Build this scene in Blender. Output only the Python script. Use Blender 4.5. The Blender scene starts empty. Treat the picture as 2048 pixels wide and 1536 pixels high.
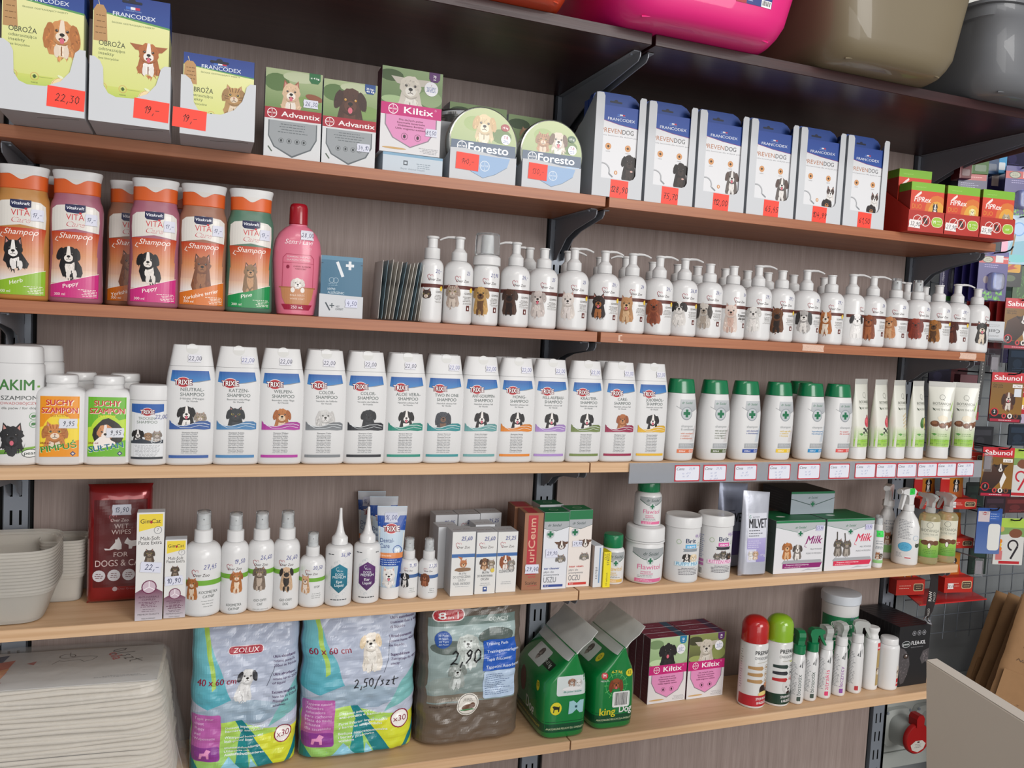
import bpy, bmesh, math, random
from mathutils import Vector, Matrix, noise
from mathutils.geometry import tessellate_polygon
random.seed(7)
PI = math.pi
SC = bpy.context.scene
COL = SC.collection

# ------------------------------------------------------------------ camera
CX, CY, YAW, PITCH, ROLL, FPX = .286, -1.6315, .3664, -.0615, .0523, 1652.67
fw = Vector((math.sin(YAW)*math.cos(PITCH), math.cos(YAW)*math.cos(PITCH), math.sin(PITCH)))
rt = Vector((math.cos(YAW), -math.sin(YAW), 0)); up = rt.cross(fw)
R_ = rt*math.cos(ROLL)+up*math.sin(ROLL); U_ = -rt*math.sin(ROLL)+up*math.cos(ROLL)
cam = bpy.data.cameras.new('camera'); co = bpy.data.objects.new('camera', cam); COL.objects.link(co)
m = Matrix((R_, U_, -fw)).transposed().to_4x4(); m.translation = (CX, CY, 0); co.matrix_world = m
cam.sensor_width = 36; cam.lens = 36*FPX/2048; cam.clip_start = .02
SC.camera = co
# ------------------------------------------------------------------ world, lights, exposure
w = bpy.data.worlds.new('world'); SC.world = w; w.use_nodes = True
w.node_tree.nodes['Background'].inputs[0].default_value = (.95, .95, 1, 1)
w.node_tree.nodes['Background'].inputs[1].default_value = .34
def area(name, loc, target, sx, sy, power, color):
    l = bpy.data.lights.new(name, 'AREA'); l.shape = 'RECTANGLE'; l.size = sx; l.size_y = sy; l.energy = power; l.color = color
    o = bpy.data.objects.new(name, l); COL.objects.link(o); o.location = loc
    o.rotation_euler = (Vector(target)-Vector(loc)).to_track_quat('-Z', 'Y').to_euler(); return o
area('shop_window_light', (2.5, -4.4, 1.05), (1.0, 0, -.2), 2.0, 1.6, 100, (1, .985, .96))
area('front_fill_light', (.9, -4.4, -.25), (.9, 0, -.4), 2.4, 1.3, 33, (1, .98, .95))  # fill added behind the camera to brighten the wall between the shelves
area('ceiling_light', (.9, -2.3, 1.75), (.9, -.6, -.3), 1.3, .25, 13, (1, .97, .93))
area('ceiling_light', (-.3, -3.2, 1.75), (.3, 0, -.4), 1.3, .25, 9, (1, .90, .78))
SC.view_settings.view_transform = 'Standard'; SC.view_settings.look = 'None'
SC.view_settings.exposure = 0.0; SC.view_settings.gamma = 1; SC.view_settings.use_curve_mapping = False

# ------------------------------------------------------------------ helpers
def ray(x, y): return fw*FPX + R_*(x-1024) + U_*(768-y)
def at(x, y, Y):
    d = ray(x, y); return Vector((CX, CY, 0)) + d*((Y-CY)/d.y)
def on(x, y, Z):
    d = ray(x, y); return Vector((CX, CY, 0)) + d*(Z/d.z)
_lc = {}
def lin(h):
    if not isinstance(h, str): return h
    if h not in _lc:
        s = h.lstrip('#'); v = [int(s[i:i+2], 16)/255 for i in (0, 2, 4)]
        _lc[h] = tuple((c/12.92 if c < .04045 else ((c+.055)/1.055)**2.4) for c in v)
    return _lc[h]
def shade(h, f): return tuple(min(1, c*f) for c in lin(h))

_mats = {}
def mat(name, color='#ffffff', rough=.4, metal=0, trans=0, ior=1.45, alpha=1, bump=.0, bscale=200, vary=.04, coat=0):
    if name in _mats: return _mats[name]
    M = bpy.data.materials.new(name); M.use_nodes = True; nt = M.node_tree; b = nt.nodes['Principled BSDF']
    b.inputs['Roughness'].default_value = rough; b.inputs['Metallic'].default_value = metal
    b.inputs['Transmission Weight'].default_value = trans; b.inputs['IOR'].default_value = ior
    b.inputs['Alpha'].default_value = alpha; b.inputs['Coat Weight'].default_value = coat
    tc = nt.nodes.new('ShaderNodeTexCoord'); nz = nt.nodes.new('ShaderNodeTexNoise'); nz.inputs['Scale'].default_value = bscale if bump else 9
    nt.links.new(tc.outputs['Object'], nz.inputs['Vector'])
    r = nt.nodes.new('ShaderNodeValToRGB'); c = lin(color)
    r.color_ramp.elements[0].color = tuple(x*(1-vary) for x in c)+(1,); r.color_ramp.elements[1].color = tuple(min(1, x*(1+vary)) for x in c)+(1,)
    nt.links.new(nz.outputs['Fac'], r.inputs['Fac']); nt.links.new(r.outputs['Color'], b.inputs['Base Color'])
    if bump:
        bp = nt.nodes.new('ShaderNodeBump'); bp.inputs['Strength'].default_value = bump; bp.inputs['Distance'].default_value = .002
        nt.links.new(nz.outputs['Fac'], bp.inputs['Height']); nt.links.new(bp.outputs['Normal'], b.inputs['Normal'])
    _mats[name] = M; return M
def grain(name, c0, c1, c2, scale, rough=.5, rot=None):
    """laminate: fine streaks along the axis with the smallest scale"""
    M = bpy.data.materials.new(name); M.use_nodes = True; nt = M.node_tree; b = nt.nodes['Principled BSDF']
    b.inputs['Roughness'].default_value = rough
    tc = nt.nodes.new('ShaderNodeTexCoord'); mp = nt.nodes.new('ShaderNodeMapping'); mp.inputs['Scale'].default_value = scale
    nz = nt.nodes.new('ShaderNodeTexNoise'); nz.inputs['Scale'].default_value = 1; nz.inputs['Detail'].default_value = 5; nz.inputs['Roughness'].default_value = .65
    mp2 = nt.nodes.new('ShaderNodeMapping'); mp2.inputs['Scale'].default_value = tuple(s*.13 for s in scale)
    n2 = nt.nodes.new('ShaderNodeTexNoise'); n2.inputs['Scale'].default_value = 1; n2.inputs['Detail'].default_value = 2
    r = nt.nodes.new('ShaderNodeValToRGB'); e = r.color_ramp.elements
    e[0].position = .33; e[0].color = lin(c0)+(1,); e[1].position = .68; e[1].color = lin(c2)+(1,)
    k = e.new(.5); k.color = lin(c1)+(1,)
    mx = nt.nodes.new('ShaderNodeMix'); mx.data_type = 'FLOAT'; mx.inputs['Factor'].default_value = .35
    L = nt.links.new
    L(tc.outputs['Object'], mp.inputs['Vector']); L(mp.outputs['Vector'], nz.inputs['Vector'])
    L(tc.outputs['Object'], mp2.inputs['Vector']); L(mp2.outputs['Vector'], n2.inputs['Vector'])
    L(nz.outputs['Fac'], mx.inputs[2]); L(n2.outputs['Fac'], mx.inputs[3]); L(mx.outputs[0], r.inputs['Fac'])
    L(r.outputs['Color'], b.inputs['Base Color'])
    bp = nt.nodes.new('ShaderNodeBump'); bp.inputs['Strength'].default_value = .15; bp.inputs['Distance'].default_value = .001
    L(nz.outputs['Fac'], bp.inputs['Height']); L(bp.outputs['Normal'], b.inputs['Normal'])
    return M
def printmat(name, rough, coat=0):
    M = bpy.data.materials.new(name); M.use_nodes = True; nt = M.node_tree; b = nt.nodes['Principled BSDF']
    a = nt.nodes.new('ShaderNodeAttribute'); a.attribute_name = 'ink'
    nt.links.new(a.outputs['Color'], b.inputs['Base Color']); b.inputs['Roughness'].default_value = rough; b.inputs['Coat Weight'].default_value = coat
    return M
PAPER = printmat('printed_paper', .5); GLOSS = printmat('printed_film', .28)

def link(name, me, parent=None, loc=None):
    o = bpy.data.objects.new(name, me); COL.objects.link(o)
    if parent: o.parent = parent
    if loc: o.location = loc
    return o
def tag(o, label=None, cat=None, group=None, kind=None):
    if label: o['label'] = label
    if cat: o['category'] = cat
    if group: o['group'] = group
    if kind: o['kind'] = kind
    return o
def thing(name, label, cat, loc, rz=0, group=None):
    o = link(name, None); o.location = loc; o.rotation_euler = (0, 0, rz); return tag(o, label, cat, group)
def mesh(name, vs, fs, m, parent=None, smooth=False, mm=True, ang=38, fix=True):
    me = bpy.data.meshes.new(name)
    if mm: vs = [(x*.001, y*.001, z*.001) for x, y, z in vs]
    me.from_pydata(vs, [], fs)
    if fix:
        bm = bmesh.new(); bm.from_mesh(me); bmesh.ops.recalc_face_normals(bm, faces=bm.faces); bm.to_mesh(me); bm.free()
    if smooth:
        me.polygons.foreach_set('use_smooth', [True]*len(me.polygons)); me.set_sharp_from_angle(angle=math.radians(ang))
    if m: me.materials.append(m)
    return link(name, me, parent)
def sgnp(v, p): return math.copysign(abs(v)**p, v)
class Loft:
    """stack of superellipse rings (z,a,b,n,ox,oy) in millimetres"""
    def __init__(s, rings, n=2):
        s.r = [tuple(q)+(n, 0, 0)[len(q)-3:] if len(q) < 6 else tuple(q) for q in rings]
    def at(s, z):
        r = s.r
        if z <= r[0][0]: return r[0]
        for p, q in zip(r, r[1:]):
            if z <= q[0] and q[0] > p[0]:
                t = (z-p[0])/(q[0]-p[0]); return tuple(u+(v-u)*t for u, v in zip(p, q))
        return r[-1]
    def build(s, name, m, parent, N=36, smooth=True, ang=38, open_top=False):
        vs = []; fs = []
        for z, a, b, n, ox, oy in s.r:
            for i in range(N):
                t = 2*PI*(i+.5)/N; vs.append((ox+a*sgnp(math.cos(t), 2/n), oy+b*sgnp(math.sin(t), 2/n), z))
        K = len(s.r)
        for k in range(K-1):
            for i in range(N):
                j = (i+1) % N; fs.append((k*N+i, k*N+j, (k+1)*N+j, (k+1)*N+i))
        fs.append(tuple(range(N-1, -1, -1)))
        if not open_top: fs.append(tuple((K-1)*N+i for i in range(N)))
        return mesh(name, vs, fs, m, parent, smooth, ang=ang)
    def front(s, x, z, o):
        _, a, b, n, ox, oy = s.at(z); a += o; b += o
        u = max(-.985, min(.985, (x-ox)/a)); return (ox+u*a, oy-b*(1-abs(u)**n)**(1/n), z)
    def left(s, x, z, o):
        _, a, b, n, ox, oy = s.at(z); a += o; b += o
        u = max(-.985, min(.985, (-x-oy)/b)); return (ox-a*(1-abs(u)**n)**(1/n), oy+u*b, z)
    def wrap(s, x, z, o):
        _, a, b, n, ox, oy = s.at(z); t = x/a; return (ox+(a+o)*math.sin(t), oy-(b+o)*math.cos(t), z)
def rounded(r, b, h, rb=3, rt=0, n=2, steps=3):
    """rings of a straight body with rounded bottom / top edge"""
    out = []
    for i in range(steps+1):
        t = PI/2*i/steps; out.append((rb-rb*math.cos(t), r-rb+rb*math.sin(t), b-rb+rb*math.sin(t), n))
    if rt:
        for i in range(steps+1):
            t = PI/2*i/steps; out.append((h-rt+rt*math.sin(t), r-rt+rt*math.cos(t), b-rt+rt*math.cos(t), n))
    else: out.append((h, r, b, n))
    return out
def box(name, x0, x1, y0, y1, z0, z1, m, parent=None, ch=.6):
    vs = []; c = ch
    for z, i in ((z0, c), (z0+c, 0), (z1-c, 0), (z1, c)):
        X0, X1, Y0, Y1 = x0+i, x1-i, y0+i, y1-i; k = c
        vs += [(X0+k, Y0, z), (X1-k, Y0, z), (X1, Y0+k, z), (X1, Y1-k, z), (X1-k, Y1, z), (X0+k, Y1, z), (X0, Y1-k, z), (X0, Y0+k, z)]
    fs = [tuple(range(7, -1, -1)), tuple(24+i for i in range(8))]
    for k in range(3):
        for i in range(8): j = (i+1) % 8; fs.append((k*8+i, k*8+j, k*8+8+j, k*8+8+i))
    return mesh(name, vs, fs, m, parent)
def prism(name, pts, d0, d1, m, parent=None, axis='y', smooth=False):
    """outline pts in two axes extruded along the third: axis y -> (x,z); axis x -> (y,z); axis z -> (x,y)"""
    ar = sum(p[0]*q[1]-q[0]*p[1] for p, q in zip(pts, pts[1:]+pts[:1]))
    if ar < 0: pts = pts[::-1]
    n = len(pts)
    f = {'y': lambda p, d: (p[0], d, p[1]), 'x': lambda p, d: (d, p[0], p[1]), 'z': lambda p, d: (p[0], p[1], d)}[axis]
    vs = [f(p, d0) for p in pts]+[f(p, d1) for p in pts]
    tr = tessellate_polygon([[Vector((p[0], p[1], 0)) for p in pts]])
    fs = [(i, (i+1) % n, (i+1) % n+n, i+n) for i in range(n)]
    def nr(t): return (pts[t[1]][0]-pts[t[0]][0])*(pts[t[2]][1]-pts[t[0]][1])-(pts[t[1]][1]-pts[t[0]][1])*(pts[t[2]][0]-pts[t[0]][0])
    for t in tr:
        t = tuple(t) if nr(t) > 0 else tuple(t)[::-1]
        fs.append(t); fs.append(tuple(i+n for i in t[::-1]))
    return mesh(name, vs, fs, m, parent, smooth)
def tube(name, path, rad, m, parent=None, N=10, flat=1, mm=True):
    vs = []; fs = []; P = [Vector(p) for p in path]
    for i, p in enumerate(P):
        d = (P[min(i+1, len(P)-1)]-P[max(i-1, 0)]).normalized(); s = d.cross(Vector((0, 0, 1)))
        if s.length < .05: s = d.cross(Vector((1, 0, 0)))
        s.normalize(); u = s.cross(d); r = rad[i] if isinstance(rad, (list, tuple)) else rad
        for k in range(N): t = 2*PI*k/N; vs.append(tuple(p+s*(r*math.cos(t))+u*(r*flat*math.sin(t))))
    for i in range(len(P)-1):
        for k in range(N): j = (k+1) % N; fs.append((i*N+k, i*N+j, i*N+N+j, i*N+N+k))
    fs += [tuple(range(N-1, -1, -1)), tuple((len(P)-1)*N+k for k in range(N))]
    return mesh(name, vs, fs, m, parent, True, mm=mm)

# ------------------------------------------------------------------ printed art: flat coloured polygons laid on a surface
_tc = {}
def glyphs(s, bold, ital):
    key = (s, bold, ital)
    if key not in _tc:
        cu = bpy.data.curves.new('t', 'FONT'); cu.body = s; cu.size = 1; cu.resolution_u = 3; cu.shear = ital; cu.offset = bold
        o = bpy.data.objects.new('t', cu); me = bpy.data.meshes.new_from_object(o); me.calc_loop_triangles()
        v = [(p.co.x, p.co.y) for p in me.vertices]; t = [tuple(q.vertices) for q in me.loop_triangles]
        xs = [p[0] for p in v] or [0, 1]
        _tc[key] = (v, t, min(xs), max(xs)); bpy.data.objects.remove(o); bpy.data.curves.remove(cu); bpy.data.meshes.remove(me)
    return _tc[key]
def clip(poly, ax, lo, hi):
    for lim, sg in ((lo, 1), (hi, -1)):
        if lim is None: continue
        out = []
        for p, q in zip(poly, poly[1:]+poly[:1]):
            a, b = (p[ax]-lim)*sg, (q[ax]-lim)*sg
            if a >= 0: out.append(p)
            if (a > 0 and b < 0) or (a < 0 and b > 0):
                t = a/(a-b); out.append((p[0]+(q[0]-p[0])*t, p[1]+(q[1]-p[1])*t))
        poly = out
        if len(poly) < 3: return []
    return poly
ST = {'0': [[(.3, 1), (.05, .7), (.1, .2), (.35, 0), (.6, .3), (.55, .8), (.3, 1)]], '1': [[(.1, .65), (.45, 1), (.35, 0)]], '2': [[(.05, .8), (.3, 1), (.55, .8), (.4, .4), (.05, .02), (.35, .08), (.65, 0)]],
      '3': [[(.1, .95), (.5, .95), (.3, .6), (.55, .35), (.4, .03), (.05, .08)]], '4': [[(.3, 1), (.05, .4), (.6, .45)], [(.5, .7), (.4, -.1)]], '5': [[(.6, 1), (.2, .95), (.15, .55), (.5, .5), (.5, .1), (.05, .02)]],
      '6': [[(.5, 1), (.15, .6), (.1, .15), (.4, 0), (.55, .3), (.2, .45)]], '7': [[(.05, .95), (.6, .97), (.3, 0)], [(.2, .5), (.55, .5)]], '8': [[(.5, .9), (.2, .95), (.15, .65), (.5, .35), (.4, .02), (.1, .1), (.15, .4), (.5, .7), (.5, .9)]],
      '9': [[(.55, .7), (.3, .5), (.1, .75), (.35, 1), (.55, .85), (.45, .3), (.2, 0)]], ',': [[(.3, .1), (.15, -.25)]], '-': [[(.05, .5), (.6, .55)]], ' ': [], '/': [[(.7, 1.2), (.05, -.3)]],
      's': [[(.5, .6), (.2, .55), (.45, .2), (.1, 0)]], 'z': [[(.1, .55), (.5, .55), (.1, 0), (.5, 0)]], 't': [[(.3, 1), (.25, .1), (.5, 0)], [(0, .6), (.9, .75)]]}
class Art:
    def __init__(s): s.items = []; s.k = 0; s.box = None
    def tri(s, pts, col):
        if s.box:
            pts = clip(pts, 0, s.box[0], s.box[1])
            if pts: pts = clip(pts, 1, s.box[2], s.box[3])
            if not pts: return
        s.items.append((pts, col, s.k))
    def poly(s, pts, col, col2=None, ax=1):
        s.k += 1
        if col2 is not None:
            v = [p[ax] for p in pts]; col = (lin(col), lin(col2), ax, min(v), max(v))
        else: col = lin(col)
        if len(pts) == 3: return s.tri(list(pts), col)
        cx = True; sg = 0
        n = len(pts)
        for i in range(n):
            a, b, c = pts[i], pts[(i+1) % n], pts[(i+2) % n]; z = (b[0]-a[0])*(c[1]-b[1])-(b[1]-a[1])*(c[0]-b[0])
            if abs(z) > 1e-9:
                if sg and (z > 0) != (sg > 0): cx = False; break
                sg = z
        if cx: return s.tri(list(pts), col)
        for t in tessellate_polygon([[Vector((p[0], p[1], 0)) for p in pts]]): s.tri([pts[i] for i in t], col)
    def rect(s, x0, x1, z0, z1, col, col2=None, ax=1, r=0):
        if r:
            pts = []
            for cx, cz, a0 in ((x1-r, z1-r, 0), (x0+r, z1-r, 90), (x0+r, z0+r, 180), (x1-r, z0+r, 270)):
                for a in (0, 30, 60, 90): t = math.radians(a0+a); pts.append((cx+r*math.cos(t), cz+r*math.sin(t)))
            return s.poly(pts, col, col2, ax)
        s.poly([(x0, z0), (x1, z0), (x1, z1), (x0, z1)], col, col2, ax)
    def ell(s, cx, cz, rx, rz, col, rot=0, N=16, col2=None, fur=0):
        c, q = math.cos(rot), math.sin(rot); pts = []
        for i in range(N):
            t = 2*PI*i/N; f = 1+(random.uniform(-fur, fur) if fur else 0); x, z = rx*math.cos(t)*f, rz*math.sin(t)*f
            pts.append((cx+x*c-z*q, cz+x*q+z*c))
        s.poly(pts, col, col2)
    def ring(s, cx, cz, r, wd, col, a0=0, a1=360, N=18, rx=1):
        s.k += 1; c = lin(col)
        for i in range(N):
            t0, t1 = math.radians(a0+(a1-a0)*i/N), math.radians(a0+(a1-a0)*(i+1)/N)
            s.tri([(cx+r*rx*math.cos(t0), cz+r*math.sin(t0)), (cx+r*rx*math.cos(t1), cz+r*math.sin(t1)), (cx+(r-wd)*rx*math.cos(t1), cz+(r-wd)*math.sin(t1)), (cx+(r-wd)*rx*math.cos(t0), cz+(r-wd)*math.sin(t0))], c)
    def line(s, pts, wd, col, new=True):
        if new: s.k += 1
        c = lin(col)
        for (x0, z0), (x1, z1) in zip(pts, pts[1:]):
            L = math.hypot(x1-x0, z1-z0) or 1; nx, nz = -(z1-z0)/L*wd/2, (x1-x0)/L*wd/2; ex, ez = (x1-x0)/L*wd*.3, (z1-z0)/L*wd*.3
            s.tri([(x0-ex+nx, z0-ez+nz), (x0-ex-nx, z0-ez-nz), (x1+ex-nx, z1+ez-nz), (x1+ex+nx, z1+ez+nz)], c)
    def text(s, t, x, z, h, col, al='c', w=None, bold=0, ital=0, rot=0, sx=.85):
        """h = cap height; w fits the width; z = baseline"""
        if bold:
            e = h*(.03+min(bold, .06)*.7)
            for q_, r_ in ((-.5, 0), (.5, 0), (0, .4)) if bold > .025 else ((.3, 0),): s.text(t, x+e*q_, z+e*r_, h, col, al, w, 0, ital, rot, sx)
            bold = 0
        v, tr, x0, x1 = glyphs(t, bold, ital)
        if not tr: return 0
        k = h/.7; kx = k*sx
        if w: kx = w/max(.01, x1-x0)
        W = (x1-x0)*kx; off = {'c': -W/2, 'l': 0, 'r': -W}[al]; c, q = math.cos(rot), math.sin(rot); s.k += 1; cl = lin(col)
        P = []
        for a, b in v:
            a = (a-x0)*kx+off; b = b*k; P.append((x+a*c-b*q, z+a*q+b*c))
        for a in tr: s.tri([P[i] for i in a], cl)
        return W
    def hand(s, t, x, z, h, col='#2b3350', wd=None, rot=0):
        wd = wd or h*.11; c, q = math.cos(rot), math.sin(rot); W = len(t)*h*.62; u = -W/2; s.k += 1
        for ch in t:
            for st in ST.get(ch, []):
                s.line([(x+(u+(a+b*.15)*h*.8)*c-b*h*q, z+(u+(a+b*.15)*h*.8)*q+b*h*c) for a, b in st], wd, col, False)
            u += h*(.4 if ch in ',1' else .66)
    def lines(s, x0, x1, z0, z1, n, col, al='c', h=1.1):
        """small print: rows of short words"""
        s.k += 1; c = lin(col); rnd = random.Random(n*7+int(x1*3))
        for i in range(n):
            z = z1-(z1-z0)*(i+.5)/n; wf = rnd.uniform(.6, 1); W = (x1-x0)*wf; a = x0 if al == 'l' else (x0+x1-W)/2 if al == 'c' else x1-W; e = a+W
            while a < e-1:
                b = min(e, a+rnd.uniform(2, 6)); s.tri([(a, z-h/2), (b, z-h/2), (b, z+h/2), (a, z+h/2)], c); a = b+1.1
    def barcode(s, x0, x1, z0, z1):
        s.rect(x0, x1, z0, z1, '#f4f4f2'); s.k += 1; a = x0+1.5; rnd = random.Random(3)
        while a < x1-2: b = a+rnd.choice((.5, .8, 1.3)); s.tri([(a, z0+2.5), (b, z0+2.5), (b, z1-1), (a, z1-1)], lin('#15151a')); a = b+rnd.choice((.5, .9))
    def build(s, name, surf, parent, m=None, gx=None, gz=None, base=.25, dk=.007):
        if gx and not gz: gz = 6
        vs = []; fs = []; cs = []; cache = {}
        for pts, col, k in s.items:
            ps = [pts]
            for ax, g in ((0, gx), (1, gz)):
                if not g: continue
                nx = []
                for p in ps:
                    lo = min(q[ax] for q in p); hi = max(q[ax] for q in p)
                    i0, i1 = math.floor(lo/g), math.floor((hi-1e-9)/g)
                    if i0 == i1: nx.append(p); continue
                    for i in range(i0, i1+1):
                        c = clip(p, ax, i*g, (i+1)*g)
                        if c: nx.append(c)
                ps = nx
            o = base+k*dk
            if gx:
                nx = []
                for p in ps:      # cut along the cell diagonal, so that all layers share the same facets
                    mx = sum(q[0] for q in p)/len(p); mz = sum(q[1] for q in p)/len(p); ci = math.floor(mx/gx); cj = math.floor(mz/gz)
                    for sd in (0, 1):
                        out = []
                        f = [(((q[0]/gx-ci)-(q[1]/gz-cj)) if sd else ((q[1]/gz-cj)-(q[0]/gx-ci))) for q in p]
                        for a in range(len(p)):
                            b = (a+1) % len(p)
                            if f[a] >= -1e-9: out.append(p[a])
                            if (f[a] > 1e-9 and f[b] < -1e-9) or (f[a] < -1e-9 and f[b] > 1e-9):
                                t = f[a]/(f[a]-f[b]); out.append((p[a][0]+(p[b][0]-p[a][0])*t, p[a][1]+(p[b][1]-p[a][1])*t))
                        if len(out) > 2 and max(f) > 1e-6: nx.append((out, ci, cj, sd))
                ps = nx
            for p in ps:
                b = len(vs)
                if gx:
                    p, ci, cj, sd = p
                    C3 = []
                    for di, dj in ((0, 0), (1, 1), (1, 0) if sd else (0, 1)):
                        key = (ci+di, cj+dj)
                        if key not in cache: P0 = surf(key[0]*gx, key[1]*gz, 0); P1 = surf(key[0]*gx, key[1]*gz, 1); cache[key] = (P0, (P1[0]-P0[0], P1[1]-P0[1], P1[2]-P0[2]))
                        C3.append(cache[key])
                    A0, A1, A2 = C3
                for q in p:
                    if gx:
                        u = q[0]/gx-ci; v = q[1]/gz-cj
                        w1, w2 = (v, u-v) if sd else (u, v-u); w0 = 1-w1-w2
                        vs.append(tuple(w0*(A0[0][n]+o*A0[1][n])+w1*(A1[0][n]+o*A1[1][n])+w2*(A2[0][n]+o*A2[1][n]) for n in range(3)))
                    else: vs.append(surf(q[0], q[1], o))
                    if len(col) == 5:
                        t = (q[col[2]]-col[3])/max(1e-6, col[4]-col[3]); t = max(0, min(1, t)); cs += [col[0][i]+(col[1][i]-col[0][i])*t for i in range(3)]+[1]
                    else: cs += [col[0], col[1], col[2], 1]
                fs.append(tuple(range(b, b+len(p))))
        o = mesh(name, vs, fs, m or PAPER, parent, fix=False)
        a = o.data.color_attributes.new('ink', 'FLOAT_COLOR', 'POINT'); a.data.foreach_set('color', cs)
        return o
def flat(y): return lambda x, z, o: (x, y-o, z)
def flat_left(x0): return lambda x, z, o: (x0-o, -x, z)
def flat_top(z0): return lambda x, z, o: (x, z, z0+o)
def sticker(parent, surf, x, z, txt, w=16, h=10, bg='#d9dbea', ink='#3a4266', rot=0, hh=None, base=1.6, gx=4, scal=True, name='price_sticker'):
    A = Art(); c, q = math.cos(rot), math.sin(rot)
    P = [(-w/2, -h/2), (w/2, -h/2), (w/2, h/2), (-w/2, h/2)]
    if scal: P = [(-w/2, -h/2), (w/2, -h/2), (w/2-1, -h/6), (w/2, h/6), (w/2-.6, h/2), (-w/2+1, h/2), (-w/2, h/5), (-w/2+1, -h/6)]
    A.poly([(x+a*c-b*q, z+a*q+b*c) for a, b in P], bg)
    if txt: hh = hh or h*.5; A.hand(txt, x+.2*hh, z-hh*.5, hh, ink, rot=rot)
    return A.build(name, surf, parent, gx=gx, base=base)

# ------------------------------------------------------------------ animals as printed pictures
def tufts(A, cx, cz, rx, rz, col, n, L, f0=.7, f1=1.25, down=True):
    for i in range(n):
        t = random.uniform(0, 2*PI); r = math.sqrt(random.random())*.9; x, z = cx+rx*r*math.cos(t), cz+rz*r*math.sin(t)
        a = (-PI/2+random.uniform(-.6, .6)) if down else math.atan2(z-cz, x-cx)
        wd = L*.2; A.k -= .75; A.poly([(x-wd, z), (x+wd, z), (x+L*math.cos(a), z+L*math.sin(a))], shade(col, random.uniform(f0, f1)))
def dog(A, cx, cz, s, c1='#8a5a34', c2=None, ear='flop', c3=None, tongue=False, body=0, mask=None, blaze=False, cat=False, hairy=.07, eye='#1c120c', lean=0, stripes=None):
    c2 = c2 or c1; c3 = c3 or tuple(v*.7 for v in lin(c1))
    if body:
        bb = cz-(.5+1.9*body)*s; X = cx+lean*s
        A.poly([(cx-.75*s, cz-.3*s), (cx+.75*s, cz-.3*s), (X+.98*s, cz-1.3*s), (X+1.12*s, bb+.5*s), (X+.95*s, bb), (X-.9*s, bb), (X-1.08*s, bb+.5*s), (cx-.95*s, cz-1.3*s)], c1, shade(c1, .8)); tufts(A, X, (bb+cz-s)/2, 1.0*s, (cz-bb)*.42, c1, 34, .42*s, .6, 1.4)
        A.ell(cx+lean*.5*s, cz-1.35*s, .48*s, .85*s*max(.7, body), c2, N=18, fur=.12); tufts(A, cx+lean*.5*s, cz-1.4*s, .42*s, .8*s*body, c2, 18, .36*s, .72, 1.15)
        for q in (-.36, .32): A.ell(X+q*s, bb+.3*s, .2*s, .5*s, shade(c2, .92), N=10, fur=.08)
        A.line([(X-.03*s, bb+.7*s), (X-.02*s, bb)], .09*s, shade(c1, .45)); A.ell(cx, cz-.75*s, .55*s, .3*s, shade(c1, .6), N=12, fur=.15)
    if cat or ear == 'prick':
        h = 1.15 if cat else 1.3
        for q in (-1, 1):
            A.poly([(cx+q*.85*s, cz+.25*s), (cx+q*.2*s, cz+.7*s), (cx+q*.72*s, cz+h*s)], c3 if not cat else c1); A.poly([(cx+q*.72*s, cz+.4*s), (cx+q*.38*s, cz+.65*s), (cx+q*.68*s, cz+(h-.22)*s)], '#c98f86')
    if ear == 'wide':
        for q in (-1, 1): A.poly([(cx+q*.6*s, cz+.1*s), (cx+q*.5*s, cz+.7*s), (cx+q*1.7*s, cz+.75*s), (cx+q*1.2*s, cz+.2*s)], c3)
    A.ell(cx, cz, (1.0 if cat else .92)*s, (.85 if cat else .95)*s, shade(c1, .85), N=26, fur=hairy, col2=shade(c1, 1.1)); tufts(A, cx, cz+.15*s, .78*s, .7*s, c1, 34, .26*s, .65, 1.35)
    if mask:
        for q in (-1, 1): A.ell(cx+q*.5*s, cz+.2*s, .42*s, .62*s, mask, N=14, fur=.08)
    if ear == 'flop':
        for q in (-1, 1): A.ell(cx+q*.88*s, cz+.05*s, .32*s, .72*s, c3, rot=q*.25, N=16, fur=hairy); tufts(A, cx+q*.9*s, cz, .24*s, .6*s, c3, 8, .3*s, .6, 1.4)
    if ear == 'long':
        for q in (-1, 1): A.ell(cx+q*.95*s, cz-.35*s, .38*s, 1.05*s, c3, rot=q*.12, N=18, fur=hairy); tufts(A, cx+q*.95*s, cz-.4*s, .3*s, .9*s, c3, 14, .4*s, .6, 1.4)
    if blaze: A.poly([(cx-.12*s, cz+.95*s), (cx+.12*s, cz+.95*s), (cx+.24*s, cz), (cx-.24*s, cz)], c2)
    A.ell(cx, cz-.38*s, (.4 if cat else .46)*s, (.32 if cat else .42)*s, c2, N=16, fur=.05)
    if stripes:
        for q in (-.5, -.2, .2, .5): A.line([(cx+q*s, cz+.8*s), (cx+q*.7*s, cz+.4*s)], .09*s, stripes)
        for q in (-1, 1):
            for d in (0, -.25): A.line([(cx+q*.9*s, cz+(d-.05)*s), (cx+q*.5*s, cz+(d-.12)*s)], .08*s, stripes)
    for q in (-1, 1):
        if cat: A.ell(cx+q*.4*s, cz+.08*s, .19*s, .15*s, '#c8b560', N=10)
        A.ell(cx+q*.38*s, cz+.1*s, .15*s, .13*s, shade(c1, .55), N=9); A.ell(cx+q*.38*s, cz+.09*s, .1*s, .1*s, eye, N=8); A.ell(cx+q*.35*s, cz+.13*s, .03*s, .03*s, '#e8e8e8', N=5)
    A.ell(cx, cz-.2*s, (.1 if cat else .19)*s, (.07 if cat else .14)*s, '#b07068' if cat else '#15110f', N=9)
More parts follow.
